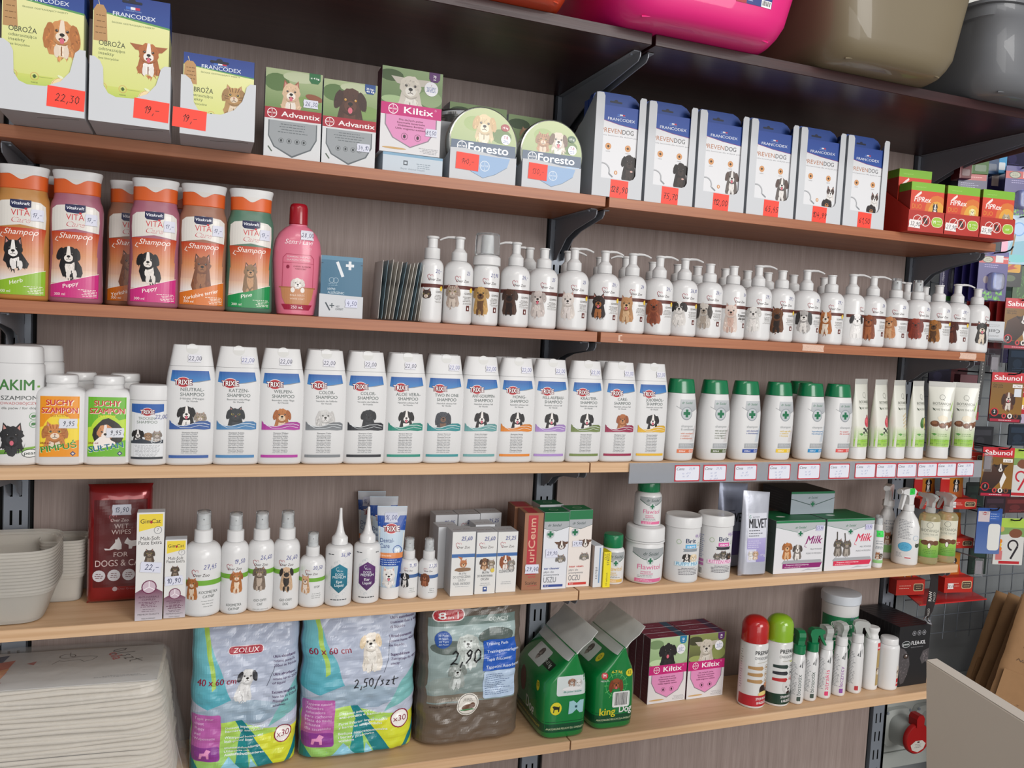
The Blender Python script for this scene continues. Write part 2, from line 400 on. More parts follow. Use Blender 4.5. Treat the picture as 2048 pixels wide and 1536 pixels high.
    A.line([(cx, cz-.3*s), (cx, cz-.48*s), (cx-.22*s, cz-.56*s)], .05*s, '#2a1812'); A.line([(cx, cz-.48*s), (cx+.22*s, cz-.56*s)], .05*s, '#2a1812')
    if tongue: A.ell(cx, cz-.56*s, .26*s, .13*s, '#3a1512', N=10); A.ell(cx, cz-.68*s, .17*s, .24*s, '#d4697a', N=10)

def logo_trixie(A, cx, z, h, w=None):
    A.ell(cx, z+h*.5, h*1.32, h*1.02, '#e9dcdc', N=22); A.ell(cx, z+h*.5, h*1.22, h*.9, '#b5202c', N=22)
    for a, b in ((-.07, -.07), (.1, -.1), (.09, .08), (-.08, .08)): A.text('TRIXIE', cx+a*h, z+b*h, h, '#6d1018', w=h*3.1, bold=.03)
    A.text('TRIXIE', cx, z, h, '#ffffff', w=h*3.1, bold=.02)
def logo_heart(A, x, z, s, dark='#3b2a2a'):
    A.line([(x-.2*s, z-.7*s), (x-.9*s, z+.1*s), (x-.95*s, z+.7*s), (x-.5*s, z+1*s), (x-.1*s, z+.65*s)], .13*s, '#a8444e')
    A.line([(x-.05*s, z+.45*s), (x+.1*s, z+.9*s), (x+.55*s, z+.85*s), (x+.6*s, z+.4*s)], .1*s, '#c98088')
    A.text('Over Zoo', x+1.3*s, z-.75*s, .75*s, dark, w=3.9*s, ital=.2, bold=.015)
def logo_seidel(A, cx, z, h, col='#0c6b45'): A.text('dr Seidel', cx, z, h, col, w=h*5.2, ital=.25, bold=.01)
def logo_bayer(A, cx, z, r, col='#ffffff', bg=None):
    if bg: A.ell(cx, z, r, r, bg, N=18)
    A.ring(cx, z, r, r*.13, col); A.text('BAYER', cx, z-r*.16, r*.34, col, w=r*1.5, bold=.02)
    for a, d in (('B', .85), ('A', .52), ('E', -.52), ('R', -.85)): A.text(a, cx, z+r*(d*.8-.14), r*.28, col, bold=.02)

# ------------------------------------------------------------------ the setting
ZA, ZB, ZC, ZD, ZE, ZF = .5205, .2647, .0106, -.2415, -.4977, -.8012
TH = .0192
WALLM = grain('wall_laminate', '#877770', '#988882', '#a99a93', (620, 620, 10), .55)
OAK = grain('light_oak_laminate', '#c69f78', '#d5b08a', '#dfbe9b', (3, 60, 160), .5)
ALDER = grain('reddish_alder_laminate', '#965a3c', '#a86a48', '#b67852', (3, 60, 120), .42)
DARKW = grain('dark_mahogany_laminate', '#2a1214', '#351a1b', '#43211f', (3, 60, 120), .33)
STEEL = mat('grey_painted_steel', '#8c939d', .42, .35, vary=.06)
BRACK = mat('dark_bracket_steel', '#878b93', .35, .1)
BLACK = mat('black_gap', '#0a0a0b', .8)
GREYWALL = mat('grey_painted_wall', '#7c8082', .7, bump=.1, bscale=300)
M_ = 1000
def struct(o): o['kind'] = 'structure'; return o
# back wall: one long backing and the laminate panels with open joints at the uprights
wb = struct(box('wall_back', -1300, 2040, 9, 30, -1250, 1250, BLACK, ch=.5))
for x0, x1 in ((-975, -27), (27, 973), (1031, 1969)):
    box('panel', x0, x1, 0, 9, -1250, 900, WALLM, wb, ch=.8)
struct(box('wall_right', 2040, 4200, 90, 110, -1250, 1900, GREYWALL, ch=.5))
struct(box('wall_side', 2030, 2040, 9, 90, -1250, 1250, GREYWALL, ch=.5))
flm = mat('grey_floor_tile', '#8d8780', .35, bump=.05, vary=.08)
struct(box('floor', -1300, 4200, -4200, 110, -1290, -1250, flm, ch=.5))

def upright(X, z0, label):
    x = X*M_; t = thing('shelf_upright', label, 'upright', (X, 0, 0), 0, 'steel shelf uprights on the wall')
    vs = []; fs = []
    def q(a, b, c, d, y=-2):
        i = len(vs); vs.extend([(a, y, c), (b, y, c), (b, y, d), (a, y, d)]); fs.append((i, i+1, i+2, i+3))
    W = 20; s0, s1 = -9.2, -5; s2, s3 = 5, 9.2
    z = -1240; first = z0*M_; k0 = math.ceil((z-first)/50); tops = [first+50*k for k in range(k0, k0+43)]
    q(-W, s0, z, 900); q(s1, s2, z, 900); q(s3, W, z, 900)
    pz = z
    for tp in tops:
        for a, b in ((s0, s1), (s2, s3)): q(a, b, pz, tp-26)
        pz = tp
    for a, b in ((s0, s1), (s2, s3)): q(a, b, pz, 900)
    o = mesh('slotted_face', vs, fs, STEEL, t, fix=False)
    box('side_flange', -W, -W+1.5, -2, 8.5, -1240, 900, STEEL, t, ch=.2); box('side_flange', W-1.5, W, -2, 8.5, -1240, 900, STEEL, t, ch=.2)
    return t
upright(0, -.3525, 'slotted grey steel upright at the left edge beside the tubs and pads')
upright(1, -.350, 'slotted grey steel upright in the middle where the shelf boards meet')
upright(2, -.6036+.25, 'slotted grey steel upright at the right end beside the wire grid')

def bracket(X, z, d, drop, label, both=(-1, 1)):
    t = thing('shelf_bracket', label, 'bracket', (X, -.0025, z-TH), 0, 'steel shelf brackets')
    D = d*M_
    pts = [(0, -.5), (-D, -.5), (-D-3, -4), (-D-2, -11), (-D+5, -17), (-D*.5, -17-drop*.25), (-D*.3, -22-drop*.38), (-32, -30-drop*.6), (-20, -24-drop*.85), (-12, -24-drop), (0, -24-drop)]
    for s in both:
        x = s*7
        prism('plate', pts, min(x, x+s*1.8), max(x, x+s*1.8), BRACK, t, 'x')
        box('flange', min(x, x+s*13), max(x, x+s*13), -D, -8, -2.2, -.4, BRACK, t, ch=.3)
        tube('screw', [(x+s*8, -D+18, -2.2), (x+s*8, -D+18, -4)], 3, STEEL, t)
    return t
names = {0: 'left', 1: 'middle', 2: 'right'}
LV = (('A', ZA, .325, 75), ('B', ZB, .19, 62), ('C', ZC, .187, 40), ('D', ZD, .178, 40), ('E', ZE, .17, 30), ('F', ZF, .17, 30))
what = {'A': 'top dark shelf under the litter trays', 'B': 'shelf of collar boxes', 'C': 'shelf of pump bottles', 'D': 'shelf of white shampoo bottles', 'E': 'shelf of sprays and milk powder', 'F': 'bottom shelf of training pads'}
for X in (0, 1, 2):
    for k, z, d, dr in LV:
        bracket(X, z, d, dr, 'steel bracket at the %s upright under the %s' % (names[X], what[k]), both=(-1, 1))

def shelf(x0, x1, z, depth, m, label, extra=None, th=TH*M_):
    t = thing('shelf_board', label, 'shelf', (x0, -.0025, z), 0, 'shelf boards')
    L = (x1-x0)*M_
    box('board', 0, L, -depth*M_, 0, -th, 0, m, t, ch=.5)
    box('front_edging', 0, L, -depth*M_-.9, -depth*M_-.05, -th+.3, -.3, m, t, ch=.3)
    return t
DEP = {'A': .358, 'B': .2195, 'C': .217, 'D': .2095, 'E': .193, 'F': .1955}
for k, z, mm_, nm in (('A', ZA, DARKW, 'dark mahogany'), ('B', ZB, ALDER, 'reddish brown'), ('C', ZC, ALDER, 'reddish brown'), ('D', ZD, OAK, 'light oak'), ('E', ZE, OAK, 'light oak'), ('F', ZF, OAK, 'light oak')):
    g = .003 if k in 'ABC' else .0015
    shelf(-.03-(.97 if k != 'B' else .0), 1-g*(1.6 if k in 'ABC' else 1), z, DEP[k], mm_, '%s board on the left bay, %s' % (nm, what[k]))
    s2 = shelf(1+g, 2.006 if k != 'A' else 2.03, z, DEP[k], mm_, '%s board on the right bay, %s' % (nm, what[k]))
    if k == 'C':
        tp = mat('torn_tape', '#d9b7a4', .6, bump=.6, bscale=400, vary=.2)
        for px0, px1 in ((1605, 1646), (1920, 1953)):
            a = at(px0, 700, -.2205).x-1-g; b = at(px1, 700, -.2205).x-1-g
            random.seed(px0); pts = [(a*M_+random.uniform(-3, 3), -th) if 0 else (a*M_+random.uniform(-2, 3), -TH*M_*f) for f in (.1, .4, .8)]+[(b*M_+random.uniform(-3, 3), -TH*M_*f) for f in (.85, .5, .12)]
            prism('tape_residue', pts, -DEP[k]*M_-1.3, -DEP[k]*M_-.95, tp, s2)
        a = at(1236, 684, -.2205).x-1-g
        prism('tape_residue', [(a*M_+x, z) for x, z in ((0, -4), (7, -3), (9, -5), (4, -6), (4, -13), (10, -14), (9, -16), (0, -15))], -DEP[k]*M_-1.3, -DEP[k]*M_-.95, tp, s2)
# a bare orange end board of the next bay at the far left of the collar shelf
shelf(-1.03, -.036, ZB, .2195, ALDER, 'reddish brown board of the next bay at the far left edge')
# brown end plate under the right end of the top shelf
pl = thing('end_bracket', 'long brownish bracket with a bolt under the right end of the top shelf', 'bracket', (2.035, -.0025, ZA-TH))
prism('plate', [(0, -1), (-330, -1), (-330, -26), (-40, -40), (0, -62)], -2, 0, mat('brownish_steel', '#7a5850', .4, .2), pl, 'x')
tube('bolt', [(-2, -16, -24), (-5, -16, -24)], 5, STEEL, pl)

# ------------------------------------------------------------------ common goods
WHITEP = mat('white_glossy_plastic', '#dedede', .28, vary=.01, coat=.2)
WHITEM = mat('white_matt_plastic', '#dadada', .42, vary=.015)
CARD = mat('white_carton', '#cfd2d6', .6, vary=.02)
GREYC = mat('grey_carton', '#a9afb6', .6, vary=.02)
CLEAR = mat('clear_plastic', '#f4f8fa', .12, trans=.9, ior=1.25, vary=0)
MILKY = mat('milky_clear_plastic', '#e4e6e4', .3, trans=.55, ior=1.2, vary=.01)
GREENP = mat('green_glossy_plastic', '#0c7447', .25, coat=.3)
S = .001

def body_poly(A, w, h, c): A.rect(-w/2, w/2, 0, h, c)
def carton(name, label, X, Y, Z, w, d, h, base, rz=0, group=None, cat='box', front=None, left=None, top=None, m=None, ch=.5):
    """a straight carton; X,Y is the middle of its front bottom edge"""
    c, s = math.cos(rz), math.sin(rz)
    t = thing(name, label, cat, (X-s*d/2*S, Y+c*d/2*S, Z+.0003), rz, group)
    box('carton', -w/2, w/2, -d/2, d/2, 0, h, m or base, t, ch=ch)
    if front: A = Art(); A.box = (-w/2+.2, w/2-.2, .2, h-.2); front(A, w, h); A.build('front_print', flat(-d/2), t, base=.12)
    if left: A = Art(); A.box = (-d/2+.2, d/2-.2, .2, h-.2); left(A, d, h); A.build('side_print', flat_left(-w/2), t, base=.12)
    if top: A = Art(); A.box = (-w/2+.2, w/2-.2, -d/2+.2, d/2-.2); top(A, w, d); A.build('top_print', flat_top(h), t, base=.12)
    t['fy'] = -d/2; return t
def psticker(t, x, z, txt, w=18, h=11, **k): return sticker(t, flat(t['fy']), x, z, txt, w, h, gx=None, **k)

# ---- insect collar packs in open white trays (top left of the collar shelf)
def pack_art(kind):
    def f(A, w, h):
        A.rect(-w/2, w/2, 0, h, '#cdd56e', '#e9e7b0'); A.rect(-w/2, w/2, 0, h*.28, '#7fb53a', '#cdd56e')
        A.poly([(-w/2, h), (w/2, h), (w/2, h*.8), (0, h*.83), (-w/2, h*.86)], '#2a4a94', '#1c3a86')
        A.poly([(-w/2, h*.86), (0, h*.83), (w/2, h*.8), (w/2, h*.785), (0, h*.815), (-w/2, h*.85)], '#5f9a5a')
        A.rect(-2, 4, h*.9, h*.92, '#e8e8ee'); A.rect(4, 10, h*.9, h*.92, '#c0304a'); A.rect(-8, -2, h*.9, h*.92, '#3a6ac0')
        A.text('LABORATOIRE', 1, h*.885, 1.6, '#9fb4dc', w=22); A.text('FRANCODEX', 3, h*.835, 5.6, '#e6ecf6', w=w*.56, bold=.01)
        A.text('ŚRODEK ODSTRASZAJĄCY INSEKTY', 2, h*.775, 2, '#40603a', w=w*.56, bold=.01)
        # cardboard hang tag printed top left
        A.poly([(-w*.49, h*.62), (-w*.31, h*.62), (-w*.33, h*.86), (-w*.37, h*.9), (-w*.45, h*.9), (-w*.49, h*.86)], '#b98f5f'); A.line([(-w*.42, h*.9), (-w*.44, h*.95)], .8, '#d8c8a0')
        A.lines(-w*.47, -w*.33, h*.66, h*.84, 4, '#7a5a34')
        A.text('OBROŻA', -w*.42, h*.64-9 if kind != 'cat' else h*.6-8, 7, '#3d4434', 'l', w=w*.34, bold=.02); z = (h*.64-9) if kind != 'cat' else h*.6-8
        for i, q in enumerate(('odstraszająca', 'insekty', 'bez biocydów')): A.text(q, -w*.42, z-6.5-6*i, 4 if i < 2 else 3, '#5f6d48', 'l', w=w*(.34, .2, .26)[i])
        for x in (-w*.36, -w*.1): A.ring(x, h*.27, 5.2, .6, '#d8a060'); A.ell(x, h*.27, 1.8, 2.6, '#3c5a2c'); A.ell(x, h*.27, 2.8, .7, '#3c5a2c'); A.text('PLESZCZE', x, h*.27-9, 1.5, '#4a5a34')
        A.line([(-w*.05, h*.27), (w*.12, h*.27)], .4, '#8a9a50')
        if kind == 'spaniel': dog(A, w*.23, h*.63, 17, '#c98a52', '#ead8c4', 'long', '#b06f3a', tongue=True, blaze=True, body=.7)
        if kind == 'terrier': dog(A, w*.23, h*.58, 14.5, '#b06a3c', '#efe9e2', 'wide', '#a4623c', tongue=True, blaze=True, body=.8)
        if kind == 'cat': dog(A, w*.22, h*.54, 14, '#b8905e', '#e0cdb4', cat=True, stripes='#7a5a38', body=.8)
        A.ell(w*.24, h*.21, 14 if kind != 'cat' else 11, 13, '#efd9a8', N=22); A.ring(w*.24, h*.21, 13, .5, '#c89a50')
        A.ell(w*.3, h*.27, 5, 2.5, '#3d8a34', rot=.5); A.ell(w*.22, h*.29, 4, 1.6, '#e4ecc8', rot=-.4)
        for i, q in enumerate(('EKSTRAKT', 'Z', 'MARGOSY')): A.text(q, w*.24, h*.21+1-5*i, 3, '#6a4a2a', bold=.02)
    return f
def tray_front(A_, w, h, lip, r=10):
    """outline of the tray front: high rounded ears at both sides, scooped middle"""
    pts = [(-w/2, 0), (w/2, 0), (w/2, h)]
    pts += [(w/2-8, h), (w/2-13, h-5), (w/2-15, h-14), (w/2-19, lip+24), (w/2-30, lip+10), (w/2-48, lip+1), (-w/2+34, lip), (-w/2+24, lip+4), (-w/2+18, lip+14), (-w/2+17, h-14), (-w/2+13, h-5), (-w/2+6, h)]
    return pts+[(-w/2, h)]
def scoop_tray(X, Y, w, d, h, lip, label):
    t = thing('display_tray', label, 'tray', (X, Y, ZB+.0003), 0, 'white scooped trays of insect collars')
    prism('tray_front', tray_front(None, w, h, lip), 0, .8, CARD, t)
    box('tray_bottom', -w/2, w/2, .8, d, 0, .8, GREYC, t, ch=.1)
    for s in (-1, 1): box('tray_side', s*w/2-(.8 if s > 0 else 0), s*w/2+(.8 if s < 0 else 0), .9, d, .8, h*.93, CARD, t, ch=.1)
    tube('bottom_flap_slit', [(-w*.1, d*.3, -.05), (w*.1, d*.22, -.05), (w*.42, d*.12, -.05)], .35, mat('slit_shadow', '#5a5550', .9), t, N=6)
    return t
for i, (x0, Y, kind, lip, h, ph, n, lab, pr, sx, sz) in enumerate((
        (.0285, -.327, 'spaniel', 36, 92, 176, 4, 'spaniel', '22,30', 29, 24), (.137, -.3235, 'terrier', 36, 88, 176, 6, 'brown and white terrier', '19,-', 28, 24), (.2545, -.3115, 'cat', 33, 84, 116, 5, 'tabby cat', '19,-', -39, 22))):
    w = 104; xc = x0+w/2*S; t = scoop_tray(xc, Y, w, 108 if i < 2 else 96, h, lip, 'open white tray holding the collar packs with the %s picture' % lab)
    sticker(t, flat(0), sx, sz, pr, 46, 28, '#ff4634', '#7a2a22', rot=-.04, hh=10, gx=None, scal=False, base=.3)
    for k in range(n):
        p = thing('collar_pack', ('front collar pack with a %s picture in its white tray' % lab) if k == 0 else 'yellow green collar pack standing behind the front %s pack' % lab, 'pack', (xc, Y+(3+k*14)*S, ZB+.0016), 0, 'insect collar packs with a %s' % lab)
        pw = 98; hz = ph-k*.4
        prism('carton', [(-pw/2, 0), (pw/2, 0), (pw/2, hz), (10, hz)]+[(9, hz-10), (5, hz-13), (2, hz-10), (-3, hz-8.5), (-6, hz-10), (-10, hz)][:0]+[(-pw/2, hz)], 0, 11.5, mat('blue_carton', '#2c4c96', .5), p)
        if k == 0:
            A = Art(); A.box = (-pw/2, pw/2, .5, hz-.5); pack_art(kind)(A, pw, ph)
            A.rect(-13, 13, hz-9.5, hz-6, '#10182c', r=1.7); A.ell(0, hz-6, 4.5, 3.4, '#10182c')
            A.build('front_print', flat(0), p)
        A = Art(); A.rect(-5.5, 5.5, 0, hz*.8, '#b9c45e', '#dcdca0'); A.rect(-5.5, 5.5, hz*.8, hz, '#24448c'); A.build('side_print', lambda x, z, o: (pw/2+o, x+5.7, z), p)

# ---- spot-on boxes
GRN = ('#4d6a3a', '#86a468')
def advantix(kind):
    def f(A, w, h):
        A.rect(-w/2, w/2, 0, h, '#d5d7d9'); A.rect(-w/2, w/2, h*.56, h, '#6d8a50', '#a9b78c')
        A.ell(-w*.3, h*.85, w*.22, h*.1, '#55733f'); A.ell(w*.3, h*.66, w*.26, h*.08, '#7d9a58'); A.ell(w*.1, h*.93, w*.3, h*.06, '#b9c2a0')
        if kind == 0: dog(A, -w*.05, h*.75, w*.17, '#d8b898', '#efe6da', 'prick', '#9a5a42', tongue=True, body=.7); A.ell(w*.36, h*.72, w*.16, w*.06, '#8a4f35', rot=-.2)
        else: dog(A, 0, h*.77, w*.25, '#4a2c20', '#5c382a', 'flop', '#3a2018', tongue=True, body=.8, eye='#c08a30')
        A.rect(-w/2, w/2, -1, h*.5-3, '#d5d7d9')
        A.poly([(-w*.43, h*.42), (w*.43, h*.42), (w*.43, h*.24), (w*.33, h*.12), (0, -h*.0+2), (-w*.33, h*.12), (-w*.43, h*.24)], '#5c6368'); A.poly([(-w*.41, h*.42), (w*.41, h*.42), (w*.41, h*.245), (w*.31, h*.13), (0, 5), (-w*.31, h*.13), (-w*.41, h*.245)], '#989da1')
        A.rect(-w/2, w/2, h*.44, h*.565, '#a61c30'); logo_bayer(A, -w*.37, h*.5, w*.085); A.text('Advantix', w*.13, h*.472, h*.058, '#f4eeee', w=w*.68, bold=.045)
        A.lines(-w*.3, w*.3, h*.28, h*.4, 4, '#5f666a')
        for x in (-.2, -.06, .08, .2): A.ring(x*w, h*.2, w*.045, .5, '#3f4548'); A.ell(x*w, h*.2, w*.018, w*.025, '#2f3538')
        A.line([(-w*.42, h*.12), (-w*.36, h*.07)], 2, '#4a5a4a')
        A.poly([(w*.26, h), (w*.46, h), (w*.46, h*.92), (w*.42, h*.885), (w*.3, h*.885), (w*.26, h*.92)], '#1f6a3c' if kind == 0 else '#1d4a8a')
        A.text('≤ 4 kg' if kind == 0 else '25 kg-', w*.36, h*.935, 3, '#ffffff', w=w*.15, bold=.03)
        if kind: A.text('40 kg', w*.36, h*.905, 3, '#ffffff', w=w*.15, bold=.03)
    return f
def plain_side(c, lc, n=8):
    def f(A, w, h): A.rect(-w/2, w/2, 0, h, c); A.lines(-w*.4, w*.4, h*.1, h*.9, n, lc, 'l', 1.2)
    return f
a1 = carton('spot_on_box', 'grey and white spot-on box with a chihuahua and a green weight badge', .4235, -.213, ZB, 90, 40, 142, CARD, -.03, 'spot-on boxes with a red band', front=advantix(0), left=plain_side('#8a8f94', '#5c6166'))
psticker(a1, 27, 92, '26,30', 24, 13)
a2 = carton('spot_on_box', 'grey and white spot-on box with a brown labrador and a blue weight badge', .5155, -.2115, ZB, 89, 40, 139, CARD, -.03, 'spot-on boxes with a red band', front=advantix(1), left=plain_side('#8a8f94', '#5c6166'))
psticker(a2, 24, 33, '34,10', 22, 13)
def kiltix(c1, c2, badge, bc, ear, words, bg=('#4f6a3c', '#8fa678')):
    def f(A, w, h):
        A.rect(-w/2, w/2, 0, h, '#dcdbdd'); A.rect(-w/2, w/2, h*.56, h, bg[0], bg[1])
        A.ell(-w*.35, h*.9, w*.2, h*.07, shade(bg[0], .7)); A.ell(w*.3, h*.68, w*.2, h*.1, shade(bg[1], .9)); A.ell(-w*.3, h*.62, w*.2, h*.05, shade(bg[1], 1.2))
        dog(A, -w*.03, h*.79, w*.19, c1, c2, ear, shade(c1, .9), tongue=badge == '53', body=.8, hairy=.13 if badge == '53' else .07)
        A.rect(-w/2, w/2, -1, h*.44, '#dcdbdd')
        A.poly([(-w*.43, h*.46), (w*.43, h*.46), (w*.43, h*.32), (w*.3, h*.17), (0, h*.07), (-w*.3, h*.17), (-w*.43, h*.32)], '#8f7f8d'); A.poly([(-w*.41, h*.46), (w*.41, h*.46), (w*.41, h*.325), (w*.285, h*.18), (0, h*.085), (-w*.285, h*.18), (-w*.41, h*.325)], '#dd8ebd')
        A.rect(-w/2, w/2, h*.44, h*.58, '#c41d74'); logo_bayer(A, -w*.3, h*.51, w*.08); A.text('Kiltix', w*.12, h*.475, h*.075, '#f8f2f6', w=w*.48, bold=.075); A.ring(w*.4, h*.55, 1.6, .5, '#f2c8de')
        for i, q in enumerate(words): A.text(q, 0, h*.385-i*h*.034, h*.021, '#6a1f46', w=w*(.4, .46, .42, .5)[i], bold=.03)
        for x in (-.1, .12): A.ring(x*w, h*.2, w*.055, .5, '#4a2038'); A.ell(x*w, h*.2, w*.022, w*.03, '#3a1a2c')
        A.ell(-w*.26, h*.05, w*.2, h*.012, '#c9a268'); A.lines(w*.12, w*.46, h*.02, h*.09, 4, '#9a9aa0', 'r', .9)
        A.poly([(w*.27, h), (w*.45, h), (w*.45, h*.92), (w*.41, h*.885), (w*.31, h*.885), (w*.27, h*.92)], bc); A.text(badge, w*.36, h*.935, h*.032, '#ffffff', bold=.04); A.text('cm', w*.36, h*.908, h*.022, '#ffffff', bold=.03)
        A.ell(w*.31, h*.8, w*.115, w*.115, '#e9e9ee', N=20); A.text('7', w*.31, h*.83, 3, '#8a3a6a'); A.lines(w*.23, w*.39, h*.76, h*.825, 4, '#6a7aa8')
    return f
KW1 = ('Dla dużych psów', 'Suurtele koertele', 'Dideliems šunims', 'Lielu augumu suņiem'); KW2 = ('Dla średnich psów', 'Keskmistele koertele', 'Vidutinio dydžio šunims', 'Vidēja auguma suņiem')
lb = carton('flat_carton', 'pale blue carton lying under the pink dog collar box', .627, -.210, ZB, 106, 90, 33, mat('pale_blue_carton', '#aebfcd', .5), 0, front=lambda A, w, h: (A.rect(-w/2, w/2, 0, h, '#c3ced8'), A.rect(-w/2, w/2, h*.86, h, '#7fa8c4'), A.lines(w*.05, w*.3, h*.3, h*.6, 3, '#7d8c99'), A.rect(-w*.16, -w*.09, h*.42, h*.66, '#3c4650'), A.rect(-w*.145, -w*.105, h*.48, h*.6, '#c3ced8'), A.text('Bayer Animal Health', 0, h*.2, 3, '#7d8c99', w=w*.4)))
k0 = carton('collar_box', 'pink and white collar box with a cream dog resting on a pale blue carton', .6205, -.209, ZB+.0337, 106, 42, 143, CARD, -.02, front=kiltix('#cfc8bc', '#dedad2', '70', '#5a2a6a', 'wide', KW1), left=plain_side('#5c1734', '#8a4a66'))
psticker(k0, 36, 40, '81,50', 21, 13)

# ---- round tins in white cartons
def tin_art(R, kind):
    def f(A):
        A.ell(0, 0, R*.95, R*.95, '#7f9a5c', N=40, col2='#b9c58f'); A.box = (-R, R, -R, R)
        A.ell(-R*.3, R*.5, R*.3, R*.2, '#9db36f'); A.ell(R*.5, R*.25, R*.3, R*.2, '#5f7c3e')
        if kind == 'lab': dog(A, 0, R*.52, R*.28, '#d9c39a', '#ece0c8', 'flop', '#c9a878', tongue=False, body=.5)
        else:
            dog(A, -R*.3, R*.38, R*.2, '#b98a64', '#e4cdb4', cat=True, stripes='#7a4f34', body=.6); dog(A, R*.18, R*.42, R*.24, '#d5c7b8', '#f0e8e0', 'flop', '#6d5240', tongue=True, body=.4)
        A.rect(-R*.93, R*.93, -R*.3, R*.02, '#173f62'); A.poly([(-R*.9, -R*.3), (R*.9, -R*.3), (R*.7, -R*.62), (-R*.7, -R*.62)], '#9fbede')
        logo_bayer(A, -R*.62, -R*.14, R*.14); A.text('Foresto', R*.14, -R*.24, R*.22, '#f4f8fc', w=R*1.15, bold=.05)
        A.ell(R*.63, R*.18, R*.14, R*.14, '#eef0f4'); A.text('7-8', R*.63, R*.2, R*.08, '#a83a5a', bold=.03); A.lines(R*.54, R*.72, R*.08, R*.17, 2, '#6a7ab0')
        A.ell(R*.6, R*.5, R*.13, R*.1, '#2e5a34' if kind != 'lab' else '#a02a34'); A.text('≤8 kg' if kind != 'lab' else '>8 kg', R*.6, R*.47, R*.06, '#ffffff')
    return f
def foresto(X, Y, R, kind, w, hc, price, label, sx, rz=0):
    t = thing('tin_in_carton', label, 'tin', (X, Y, ZB+.0003), rz, 'round collar tins standing in white cartons')
    zc = R+3
    # tin: a short drum standing on its rim
    vs = []; fs = []; N = 48; prof = [(0, R*.93), (1.5, R*.985), (4, R), (24, R), (26, R*.97), (28, R*.92)]
    for y, r in prof: vs += [(r*math.cos(2*PI*i/N), y, zc+r*math.sin(2*PI*i/N)) for i in range(N)]
    for k in range(len(prof)-1):
        for i in range(N): j = (i+1) % N; fs.append((k*N+i, k*N+j, (k+1)*N+j, (k+1)*N+i))
    fs += [tuple(range(N)), tuple((len(prof)-1)*N+i for i in range(N-1, -1, -1))]
    mesh('tin', vs, fs, mat('tin_metal', '#c9ccc8', .25, .9), t, True)
    A = Art(); tin_art(R, kind)(A); A.build('tin_print', lambda x, z, o: (x, -o+.1, z+zc), t, GLOSS)
    # carton round the lower part, wave-cut front
    pts = [(-w/2, 0), (w/2, 0), (w/2, hc*.9), (w*.3, hc*.86), (0, hc*.96), (-w*.3, hc*1.03), (-w/2, hc)]
    prism('carton_front', pts, -3.5, -2.7, CARD, t); prism('carton_back', [(-w/2, 0), (w/2, 0), (w/2, hc*.8), (-w/2, hc*.8)], 82, 82.8, CARD, t)
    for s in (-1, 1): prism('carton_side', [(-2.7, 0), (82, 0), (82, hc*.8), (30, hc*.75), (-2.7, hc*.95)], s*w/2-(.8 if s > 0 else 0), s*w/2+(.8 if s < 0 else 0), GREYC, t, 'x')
    A = Art(); A.poly([(-w*.38, hc*.88), (w*.4, hc*.84), (w*.36, hc*.55), (w*.18, hc*.28), (0, hc*.13), (-w*.18, hc*.3), (-w*.34, hc*.6)], '#9cb9dc'); A.line([(-w*.34, hc*.6), (-w*.18, hc*.3), (0, hc*.13), (w*.18, hc*.28), (w*.36, hc*.55)], .8, '#7c8ea2'); logo_bayer(A, w*.02, hc*.52, w*.075, '#dfe8f2')
    A.build('carton_print', flat(-3.5), t)
    sticker(t, flat(-3.5), sx, hc*.6, price, 42 if kind == 'lab' else 37, 29, '#ff4634', '#8a2a22', rot=-.03, hh=9, gx=None, scal=False, base=1)
    return t
foresto(.753, -.2125, 65, 'lab', 124, 54, '140,-', 'larger round tin with a labrador in a white carton', -30)
foresto(.886, -.2115, 63, 'catdog', 117, 51, '130,-', 'smaller round tin with a kitten and puppy in a white carton', -28)
# tin lying flat on a stack at the back
def foresto_box(A, w, h):
    A.rect(-w/2, w/2, 0, h, '#d3dbe2'); A.rect(-w/2, w/2, h*.55, h, '#6f8c54', '#93ab78'); A.ell(-w*.3, h*.9, w*.2, h*.06, '#3c5530')
    dog(A, w*.1, h*.82, w*.12, '#d5c7b8', '#f0e8e0', 'flop', '#6d5240', tongue=True, body=.6); dog(A, -w*.16, h*.8, w*.1, '#b98a64', '#e4cdb4', cat=True, body=.6)
    A.rect(-w/2, w/2, h*.42, h*.56, '#1d4a70'); logo_bayer(A, -w*.35, h*.49, w*.07); A.text('Foresto', w*.08, h*.46, h*.06, '#f0f4f8', w=w*.55, bold=.05)
    A.poly([(-w*.4, h*.42), (w*.4, h*.42), (w*.3, h*.2), (0, h*.08), (-w*.3, h*.2)], '#8fb4dc')
carton('collar_box', 'blue banded collar box standing behind the lying round tin', .790, -.058, ZB, 118, 45, 176, CARD, 0, 'blue collar boxes at the back', front=foresto_box)
carton('collar_box', 'blue banded collar box beside the middle upright behind the small tin', .913, -.052, ZB, 116, 40, 171, CARD, .0, 'blue collar boxes at the back', front=foresto_box)
lowb = carton('collar_box', 'grey collar box lying on its side under the lying tin', .742, -.132, ZB, 100, 44, 118, CARD, 0)
t = thing('lying_tin', 'round metal tin lying flat behind the larger standing tin', 'tin', (.747, -.109, ZB+.1187))
L = Loft([(0, 42, 23.4), (2, 45, 24), (12, 45, 24), (12.5, 47, 24.4), (24, 47, 24.4), (27, 46, 24), (28, 43, 22)], 2)
L.r = [(z, a, a, 2, 0, 0) for z, a, b, n, ox, oy in L.r]
t.location.y = -.128+.0185+.024
TINM = mat('tin_metal', '#c9ccc8', .25, .9)
L.build('tin', TINM, t, 48)
